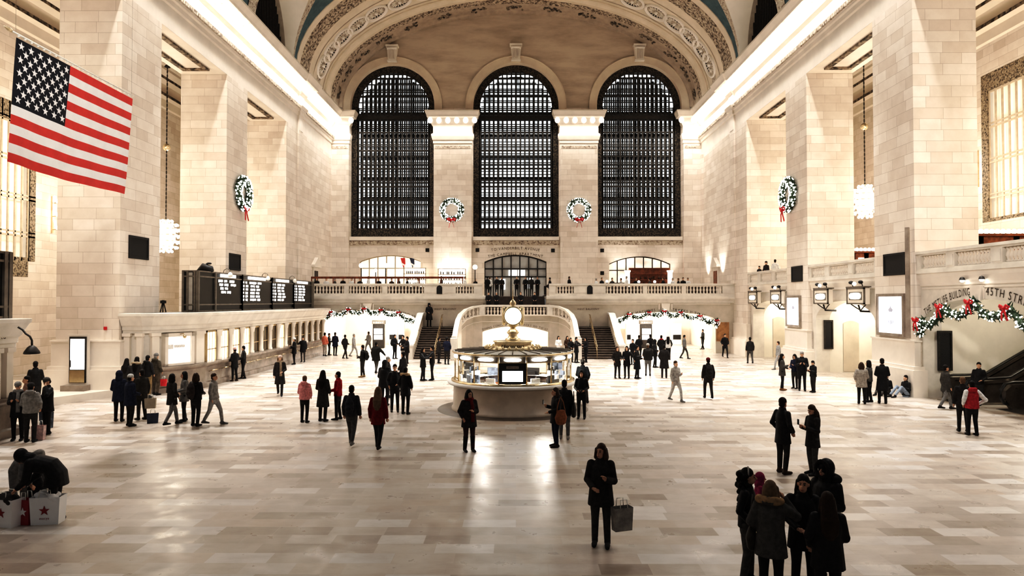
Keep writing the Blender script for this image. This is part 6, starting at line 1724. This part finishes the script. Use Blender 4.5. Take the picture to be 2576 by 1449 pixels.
for px_, py_, h_, fc_, lb in ((1608, 905, 1.72, 150, 'dark figure at the back of the crowd, leftmost by the map kiosk'), (1636, 903, 1.75, -160, 'dark figure at the back of the crowd, just right of the map kiosk'), (1648, 925, 1.74, 60, 'dark hooded figure in the middle of the crowd'), (1592, 918, 1.66, -40, 'dark small figure behind the slim long-coated person')):
    P(lb, px_, py_, h_, fc_, BLK, 'mid', BLK, BLK, 'short', DKHAIR, ('low', 'pocket'), hood='up' if 'hooded' in lb else None)
# ---- around the booth
w = P('woman with red scarf and knee boots, hand at her mouth, standing left before the booth', 1180, 1136, 1.68, 22, DK, 'mid', (.06, .03, .03), BLK, 'mid', DKHAIR, ('pocket', 'chest'), scarf=(.13, .012, .014), turn=18, bootc=BLK, wide=1.12)
w = P('woman in dark hooded coat with phone and brown handbag, right before the booth', 1398, 1124, 1.66, -72, BLK, 'mid', NAVY, (.03, .02, .014), 'long', BRHAIR, ('phone', 'low'), hood='down', turn=-5); phone(w, 0, 'phone in the hand of the brown handbag woman')
handbag(w, 'big brown leather handbag on the woman before the booth', (.28, .11, .05), (.27, .06, .76), .36, .32, .4, .15)
p_ = P('person with dark backpack half hidden behind the brown handbag woman', 1420, 1105, 1.76, 170, BLK, 'mid', GREY, LGREY, 'short', DKHAIR, ('down', 'down')); handbag(p_, 'dark tote hanging beside the brown handbag woman', (.02, .016, .014), (-.28, .05, .72), .34, .36, .35, .14)
p_ = P('woman holding a camera at her waist, black coat, right of the booth', 1463, 1053, 1.68, -10, BLK, 'short', BLK, BLK, 'mid', DKHAIR, ('low', 'low'))
t = MB().bbox(-.06, .06, -.03, .03, -.04, .04, .01); t.lathe([(.03, 0), (.03, .05), (.026, .05)], 12, M=Matrix.Rotation(R(90), 3, 'X')); t = t.build('camera', MT['black']); attach(p_, t, (0, -.36, 1.06)); tag(t, 'small camera held by the woman right of the booth', 'camera'); MB().lathe([(.0, .05), (.022, .052)], 10, M=Matrix.Rotation(R(90), 3, 'X')).build('lens', MT['steel'], t)
p_ = P('man in black leather jacket and cap walking away right of the booth', 1466, 1014, 1.76, 165, (.02, .022, .025), 'short', DK, BLK, 'short', DKHAIR, ('pocket', 'low'), hat=DGREY, wide=1.1, legs='wide')
P('couple member in black at the foot of the right stair, nearer the booth', 1450, 913, 1.72, 60, BLK, 'mid', BLK, BLK, 'short', DKHAIR, ('hug', 'hug'))
P('couple member with dark bag at the foot of the right stair, away from the booth', 1474, 912, 1.68, -70, BLK, 'mid', BLK, BLK, 'long', DKHAIR, ('hug', 'low'))
for px_, py_, c_, lb in ((1405, 905, WHITE, 'person in white top just behind the right edge of the booth roof'), (1427, 905, BROWN, 'person in brown behind the right edge of the booth roof'), (1436, 912, BLK, 'dark long-haired person by the right stair newel')):
    P(lb, px_, py_, 1.66, 20, c_, 'short', DK, BLK, 'long', DKHAIR, ('low', 'low'))
P('embracing person in black with dark bag, left of the booth, on the left', 1064, 958, 1.72, 75, BLK, 'mid', BLK, BLK, 'long', DKHAIR, ('hug', 'hug'))
P('embracing person in black left of the booth, on the right', 1087, 957, 1.78, -80, BLK, 'short', BLK, BLK, 'short', DKHAIR, ('hug', 'hug'))
P('man in dark coat and cap at the foot of the left stair', 1124, 917, 1.78, 170, NAVY, 'short', DK, BLK, 'short', DKHAIR, ('pocket', 'low'), hat=DK)
P('blurred dark companion left of the capped man by the left stair', 1104, 914, 1.72, 120, DK, 'mid', DK, BLK, 'short', DKHAIR, ('low', 'low'))
P('silhouetted person in long dark coat on the landing of the left stair', 0, 0, 1.86, 20, BLK, 'long', BLK, BLK, 'short', DKHAIR, ('low', 'pocket'), loc=(-6.8, 53.45, 2.1), hood='up', wide=1.15)
# seated clerks in the booth
P('booth clerk in dark vest and white shirt seated behind the left glass', 0, 0, 1.72, 40, BLK, 'short', DK, BLK, 'short', DKHAIR, ('low', 'low'), loc=(BX - .95, BY - 1.05, .02), seat=.5, sleeves=WHITE, lod=.02)
P('booth clerk in blue grey shirt bending behind the right glass', 0, 0, 1.72, -20, (.12, .13, .15), 'short', DK, BLK, 'short', DKHAIR, ('low', 'low'), loc=(BX + .9, BY - 1.0, .02), seat=.5, lod=.02)
# ---- big blurred walker in the foreground, standing in for the darkest ghost
w = P('dark blurred person with long hair walking in the middle foreground', 1512, 1372, 1.70, -10, (.03, .027, .026), 'mid', (.05, .045, .043), DK, 'mid', BRHAIR, ('low', 'phone'), turn=-25, wide=1.1)
shopping_bag('pale crumpled shopping bag hanging beside the blurred foreground walker', world_pt(w, (.36, -.1, .32)), R(20), .34, .38, .16, MT['greybag'], None, None, None)
# ---- left centre
p_ = P('blurred person in dark jacket with pale straps walking, left of the red coat woman', 884, 1120, 1.70, 178, (.04, .04, .045), 'short', DGREY, GREY, 'short', DKHAIR, ('down', 'down'), legs='walk'); backpack(p_, 'dark backpack on the blurred walker', (.03, .03, .035), .9)
P('long-haired woman in dark red coat walking away in the left centre', 951, 1130, 1.72, 176, (.16, .012, .016), 'mid', BLK, DK, 'long', LTHAIR, ('down', 'down'), legs='walk')
P('girl in pink padded jacket standing left of the dark coat woman', 766, 1063, 1.58, 170, PINK, 'short', BLK, BLK, 'short', LTHAIR, ('pocket', 'low'), wide=1.15, hood='down')
P('tall long-haired woman in long dark coat between pink and red jackets', 812, 1060, 1.74, 165, DK, 'long', BLK, BLK, 'long', DKHAIR, ('pocket', 'low'))
P('person in dark red jacket right of the tall long coat woman', 850, 1056, 1.66, -100, REDC, 'short', BLK, BLK, 'short', DKHAIR, ('low', 'low'))
P('woman in black coat with tan fur hood seen from behind, left centre cluster', 1020, 1042, 1.70, 165, BLK, 'mid', BLK, BLK, 'short', DKHAIR, ('pocket', 'pocket'), fur=(.38, .28, .18))
P('man facing the camera in black jacket, middle of the left centre cluster', 993, 1036, 1.76, 10, BLK, 'short', BLK, BLK, 'short', DKHAIR, ('pocket', 'low'))
P('person in big black coat with back turned, left of the left centre cluster', 968, 1020, 1.78, 170, BLK, 'mid', BLK, BLK, 'short', DKHAIR, ('low', 'low'), wide=1.3, hood='up')
P('grey-haired person in dark jacket at the back of the left centre cluster', 976, 1000, 1.74, 100, DK, 'mid', DK, BLK, 'short', GRHAIR, ('low', 'low'))
P('man in black at the back right of the left centre cluster', 1014, 985, 1.80, -120, BLK, 'mid', DK, BLK, 'short', DKHAIR, ('low', 'pocket'))
p_ = P('young man in black jacket and pale boots walking left, with backpack', 912, 949, 1.74, -100, BLK, 'short', DK, (.3, .2, .1), 'short', DKHAIR, ('pocket', 'low')); backpack(p_, 'black backpack on the young man with pale boots')
P('person in wide dark coat walking away, right of the backpack man', 946, 940, 1.80, 170, (.02, .019, .018), 'mid', DGREY, BLK, 'short', DKHAIR, ('out', 'down'), wide=1.2, legs='walk')
P('dark figure with swinging bag walking out of the left passage', 868, 903, 1.72, 150, DK, 'short', DK, BLK, 'short', DKHAIR, ('low', 'out'), legs='walk')
P('pale grey blurred figure in the left passage, nearer the ticket office', 890, 898, 1.70, 100, (.35, .34, .33), 'mid', (.4, .39, .38), GREY, 'short', GRHAIR, ('down', 'down'), legs='walk')
P('grey blurred figure before the lit kiosk of the left passage', 927, 888, 1.70, -120, (.2, .19, .18), 'mid', GREY, GREY, 'short', BRHAIR, ('down', 'low'), legs='walk')
p_ = P('person in black with backpack right of the left passage kiosk', 993, 903, 1.74, 60, BLK, 'short', BLK, BLK, 'short', DKHAIR, ('low', 'low')); backpack(p_, 'black backpack in the left passage, right of the kiosk')
P('person in black coat facing the stair, second right of the kiosk', 1014, 908, 1.76, -30, BLK, 'mid', LGREY, BLK, 'short', DKHAIR, ('hip', 'low'))
P('dark figure against the left stair parapet', 1024, 915, 1.78, -60, BLK, 'mid', DK, BLK, 'short', DKHAIR, ('low', 'low'))
# ---- along the ticket office
P('person in salmon pink jacket at the far end of the ticket office', 817, 896, 1.76, 160, SALMON, 'short', (.45, .4, .35), BLK, 'short', DKHAIR, ('pocket', 'low'), wide=1.05)
P('thin person in black right beside the salmon jacket person', 828, 894, 1.68, 100, BLK, 'short', BLK, BLK, 'short', DKHAIR, ('low', 'low'))
P('man in dark blue short coat right of the salmon jacket person', 843, 895, 1.76, 165, NAVY, 'mid', BLK, BLK, 'short', DKHAIR, ('low', 'low'), wide=1.15)
P('woman in black coat with white shopping bag at the ticket windows', 762, 911, 1.72, 0, BLK, 'mid', DGREY, BLK, 'short', DKHAIR, ('out', 'down'), wide=1.1)
P('person in white knitted hat leaning on the ticket counter', 740, 917, 1.74, -60, BLK, 'mid', BLK, BLK, 'short', DKHAIR, ('low', 'phone'), hat=WHITE)
w = P('woman with pale woolly hat and patterned scarf walking, before the ticket office', 704, 995, 1.74, 15, (.035, .03, .027), 'long', DK, BLK, 'mid', LTHAIR, ('down', 'low'), hat=(.5, .38, .33), scarf=(.3, .24, .18), legs='walk')
P('person in black coat and pink hat standing at the near ticket counter', 590, 959, 1.72, -120, BLK, 'mid', BLK, BROWN, 'short', DKHAIR, ('low', 'low'), hat=(.5, .33, .3))
P('person in black leaning with crossed legs against the near ticket counter', 612, 953, 1.74, -70, BLK, 'short', BLK, BLK, 'short', DKHAIR, ('low', 'low'), legs='cross', lean=0)
# ---- queue at the left
P('dark-haired person at the back of the left queue by the pillar', 318, 1006, 1.72, 170, DK, 'mid', DK, BLK, 'long', DKHAIR, ('low', 'low'))
P('long-haired person with fur hood at the back of the left queue', 344, 1003, 1.76, 170, DK, 'mid', DK, BLK, 'long', DKHAIR, ('low', 'low'), fur=(.3, .24, .17))
P('man in black jacket and khaki trousers in the left queue', 371, 1001, 1.80, 170, BLK, 'short', KHAKI, BLK, 'short', DKHAIR, ('pocket', 'low'), hood='down')
p_ = P('man in grey cap and olive jacket in the left queue', 392, 994, 1.82, 165, OLIVE, 'short', (.1, .08, .06), BLK, 'short', GRHAIR, ('pocket', 'down'), hat=GREY, hood='down')
shopping_bag('small red paper bag held by the olive jacket man', world_pt(p_, (-.30, -.1, .38)), 0, .26, .30, .1, MT['red'])
P('person in navy padded coat at the left front of the left queue', 299, 1060, 1.72, -170, NAVY, 'mid', BLK, BLK, 'short', DKHAIR, ('low', 'low'), hood='up', wide=1.12)
P('person in navy coat and pale cap in front of the left queue', 327, 1072, 1.70, 150, NAVY, 'mid', DK, BLK, 'short', DKHAIR, ('low', 'low'), hat=(.45, .44, .42), wide=1.2)
p_ = P('man in dark jacket looking left with paper bags in the left queue', 356, 1056, 1.74, -120, (.03, .026, .022), 'mid', DK, BLK, 'short', DKHAIR, ('down', 'down'))
shopping_bag('beige paper shopping bag hanging at the left queue', ground(378, 1058) + Vector((0, 0, .42)), R(15), .36, .34, .14, MT['kraft'])
shopping_bag('dark shopping bag standing below the beige one at the left queue', ground(384, 1064) + Vector((0, 0, .0)), R(25), .36, .32, .14, MT['navy'])
P('woman in dark knee-length coat at the left of the standing trio', 432, 1070, 1.70, 150, (.03, .026, .024), 'mid', GREY, BLK, 'mid', DKHAIR, ('pocket', 'low'), legs='walk')
P('person in grey and black behind the standing trio', 463, 1060, 1.70, -60, (.14, .135, .13), 'mid', BLK, BLK, 'mid', DKHAIR, ('low', 'low'))
p_ = P('person in black jacket with dark rucksack in the standing trio', 492, 1072, 1.74, 165, BLK, 'short', BLK, BLK, 'mid', BRHAIR, ('low', 'low'), wide=1.12); backpack(p_, 'dark rucksack in the standing trio', (.04, .03, .028))
P('grey blurred person right of the standing trio', 537, 1068, 1.70, 90, (.24, .23, .22), 'short', (.3, .29, .28), GREY, 'short', BRHAIR, ('down', 'down'), legs='walk')
# ---- far left group
P('man in grey hooded sweatshirt and dark cap at the far left counter', 76, 1112, 1.72, -165, (.22, .21, .20), 'short', DK, BLK, 'short', DKHAIR, ('pocket', 'low'), hat=DK, hood='down', wide=1.15)
p_ = P('person in black coat and striped beanie looking at a phone, far left', 44, 1108, 1.72, 20, BLK, 'mid', BLK, BLK, 'short', DKHAIR, ('phone', 'phone'), hat=(.2, .19, .18), scarf=GREY, nod=22); phone(p_, 0, 'phone held by the striped beanie person')
P('person in glossy black coat with head in hands right of the grey sweatshirt man', 118, 1092, 1.74, -30, BLK, 'mid', BLK, BLK, 'short', BRHAIR, ('chest', 'ear'), hat=DGREY, nod=25, wide=1.1)
P('short-haired man in black jacket behind the far left group', 88, 1030, 1.82, -150, BLK, 'short', DK, BLK, 'short', DKHAIR, ('low', 'low'))
P('person with dark hair and pale face behind the striped beanie person', 66, 1080, 1.70, -40, (.3, .2, .17), 'short', DK, BLK, 'short', DKHAIR, ('low', 'low'))
shopping_bag('pink and white plastic bag on the floor at the far left group', ground(97, 1106), R(10), .34, .42, .18, MT['pinkbag'])
shopping_bag('dark blue bag with pattern beside the pink and white bag', ground(116, 1086) + Vector((0, 0, .12)), R(-15), .38, .5, .2, MT['bluebag'])
# ---- bending shopper with store bags at the lower left
P('person in black coat bending low over shopping bags at the lower left', 140, 1312, 1.70, -78, BLK, 'mid', BLK, BLK, 'short', DKHAIR, ('fwd', 'fwd'), bend=62, hood='up', wide=1.25)
P('blurred grey-haired companion stooping behind the star bags', 45, 1292, 1.62, 70, (.22, .21, .20), 'short', GREY, DK, 'mid', GRHAIR, ('fwd', 'fwd'), bend=62)
shopping_bag('white bag with red star, left one, dark cloth on top', ground(18, 1322), R(-12), .48, .50, .26, MT['flagwhite'], MT['redstar'], MT['wool'], None)
shopping_bag('red gift bag squeezed between the two white star bags', ground(66, 1318), R(-8), .24, .46, .16, MT['redbag'], MT['flagwhite'], None, None)
shopping_bag('white bag with red star and white tissue, right one', ground(121, 1315), R(8), .52, .50, .28, MT['flagwhite'], MT['redstar'], MT['flagwhite'], 'macys')
t = thing('tote_bag', 'small black bag standing behind the white tissue bag', 'bag', tuple(ground(92, 1284))); soft('bag_body', MB().tube([(0, 0, .16), (0, 0, .4), (0, 0, .62)], [(.16, .1), (.2, .14), (.1, .06)], 12, ref=(1, 0, 0), round_=True), cloth(BLK), t, .02)
t.location.z = -.0
# ---- people on the balconies
BG = 'diners on the west balcony'
rb = random.Random(11)
def diner(px_, Y, z, lb, c, sit=True, fc=0, hair='short', hat=None, hc=DKHAIR):
    P(lb, 0, 0, 1.7, fc, c, 'short', DK, BLK, hair, hc, ('low', 'low'), loc=((px_ - 1298) / F * Y, Y, z), seat=.8 if sit else None, lod=.035, hat=hat, group=None)
for i, (px_, c, s, lb) in enumerate((
    (796, DK, True, 'dark-clothed diner at the far left end of the west balcony'), (820, WHITE, True, 'diner in white shirt, second from the far left of the west balcony'), (842, DGREY, True, 'diner in grey left of the standing waiter, third from the left end'),
    (862, BLK, True, 'diner in black left of the standing waiter, fourth from the left end'), (884, WHITE, True, 'white-shirted diner just behind the second baluster run'), (905, DK, True, 'dark diner directly left of the standing waiter'),
    (926, WHITE, False, 'waiter in white shirt standing on the left balcony'), (952, BLK, True, 'dark diner between the globe lamps of the left balcony'), (985, BROWN, True, 'diner in brown before the left window shelves, left of three'),
    (1003, DGREY, True, 'diner in dark grey before the left window shelves, middle of three'), (1024, BLK, True, 'diner in black before the left window shelves, right of three'), (1052, WHITE, True, 'white-topped diner right of the left window'),
    (1110, BLK, False, 'barman in dark shirt before the shelves by the pier'), (1170, WHITE, False, 'waiter in white jacket near the globe lamp by the central doors'), (1196, DK, True, 'dark diner at the right end of the left balcony'))):
    diner(px_, 57.6 + (i % 3) * .8, 4.52, lb, c, s, rb.uniform(-120, 120), hc=[DKHAIR, BRHAIR, GRHAIR, LTHAIR][i % 4])
for i, (px_, c, s, lb) in enumerate((
    (1383, BLK, True, 'dark diner right beside the central steps'), (1432, BLK, False, 'person in black behind the plaque pier, right balcony'), (1500, WHITE, True, 'white-shirted diner right of the right plaque'), (1514, BLK, True, 'black-clothed diner near the table lamp, right balcony'),
    (1540, DGREY, True, 'grey-clothed diner left of the brown bar'), (1562, LGREY, True, 'pale grey diner before the left lit column'), (1576, WHITE, False, 'waiter in white standing before the brown bar'), (1600, BLK, True, 'dark diner before the middle of the brown bar, left of two'),
    (1634, DGREY, True, 'dark diner before the middle of the brown bar, right of two'), (1668, BLK, True, 'dark diner before the right lit column'), (1692, WHITE, True, 'white-shirted diner right of the brown bar'), (1706, BLK, True, 'dark diner right of the brown bar'),
    (1718, BLK, True, 'black-clothed diner next to the white blouse diner'), (1730, WHITE, True, 'white blouse diner at the right end tables'), (1816, BLK, True, 'lone dark diner by the right end pier of the west balcony'))):
    diner(px_, 57.4 + (i % 3) * .8, 4.52, lb, c, s, rb.uniform(-120, 120), hc=[DKHAIR, BRHAIR, GRHAIR, LTHAIR][i % 4])
for i, (px_, Y, z, c, lb) in enumerate(((1226, 57.6, 4.52, BLK, 'dark person at the left jamb of the central doors'), (1232, 58.8, 4.52, WHITE, 'person in pale shirt entering the central doors at the left'), (1250, 57.8, 4.52, BLK, 'dark person second from the left before the central doors'), (1262, 58.6, 4.52, DK, 'dark person left of the middle of the central doors'),
    (1300, 57.5, 4.52, BLK, 'dark person in the very middle of the central doors'), (1322, 58.2, 4.52, BLK, 'dark person right of the middle of the central doors'), (1337, 57.5, 4.52, DK, 'person in black stepping through the central doors at the right'), (1352, 58.4, 4.52, BLK, 'dark person near the right jamb of the central doors'))):
    diner(px_, Y, z, lb, c, False, rb.choice((0, 180, 150, -20)), hc=[DKHAIR, BRHAIR][i % 2])
for px_, lb, h_ in ((1229, 'dark-haired person leaning on the stair rail, left of a bald one', DKHAIR), (1249, 'fair-haired person in black on the upper steps', GRHAIR), (1310, 'pale-haired person in black on the middle of the upper steps', LTHAIR), (1345, 'person in black on the right of the upper steps', DKHAIR)):
    P(lb, 0, 0, 1.66, 0, BLK, 'mid', BLK, BLK, 'short', h_, ('low', 'low'), loc=((px_ - 1298) / F * 53.6, 53.62, 3.17), lod=.03)
P('man in dark coat and hat on the right balcony, left of the white shirt', 0, 0, 1.72, -60, DK, 'short', DK, BLK, 'short', DKHAIR, ('low', 'low'), loc=(17.9, 48.9, 5.25), lod=.025, hat=DK)
P('person in white shirt at the right balcony rail beside the wreath pillar', 0, 0, 1.74, 150, WHITE, 'short', DK, BLK, 'short', DKHAIR, ('low', 'low'), loc=(17.9, 47.2, 5.25), lod=.025)
P('dark-haired person barely above the far right balcony rail', 0, 0, 1.45, -60, DK, 'short', DK, BLK, 'short', DKHAIR, ('low', 'low'), loc=(17.9, 50.3, 5.25), lod=.025)
flush()
for o in list(SC.objects):
    if 'hands' in o: del o['hands']
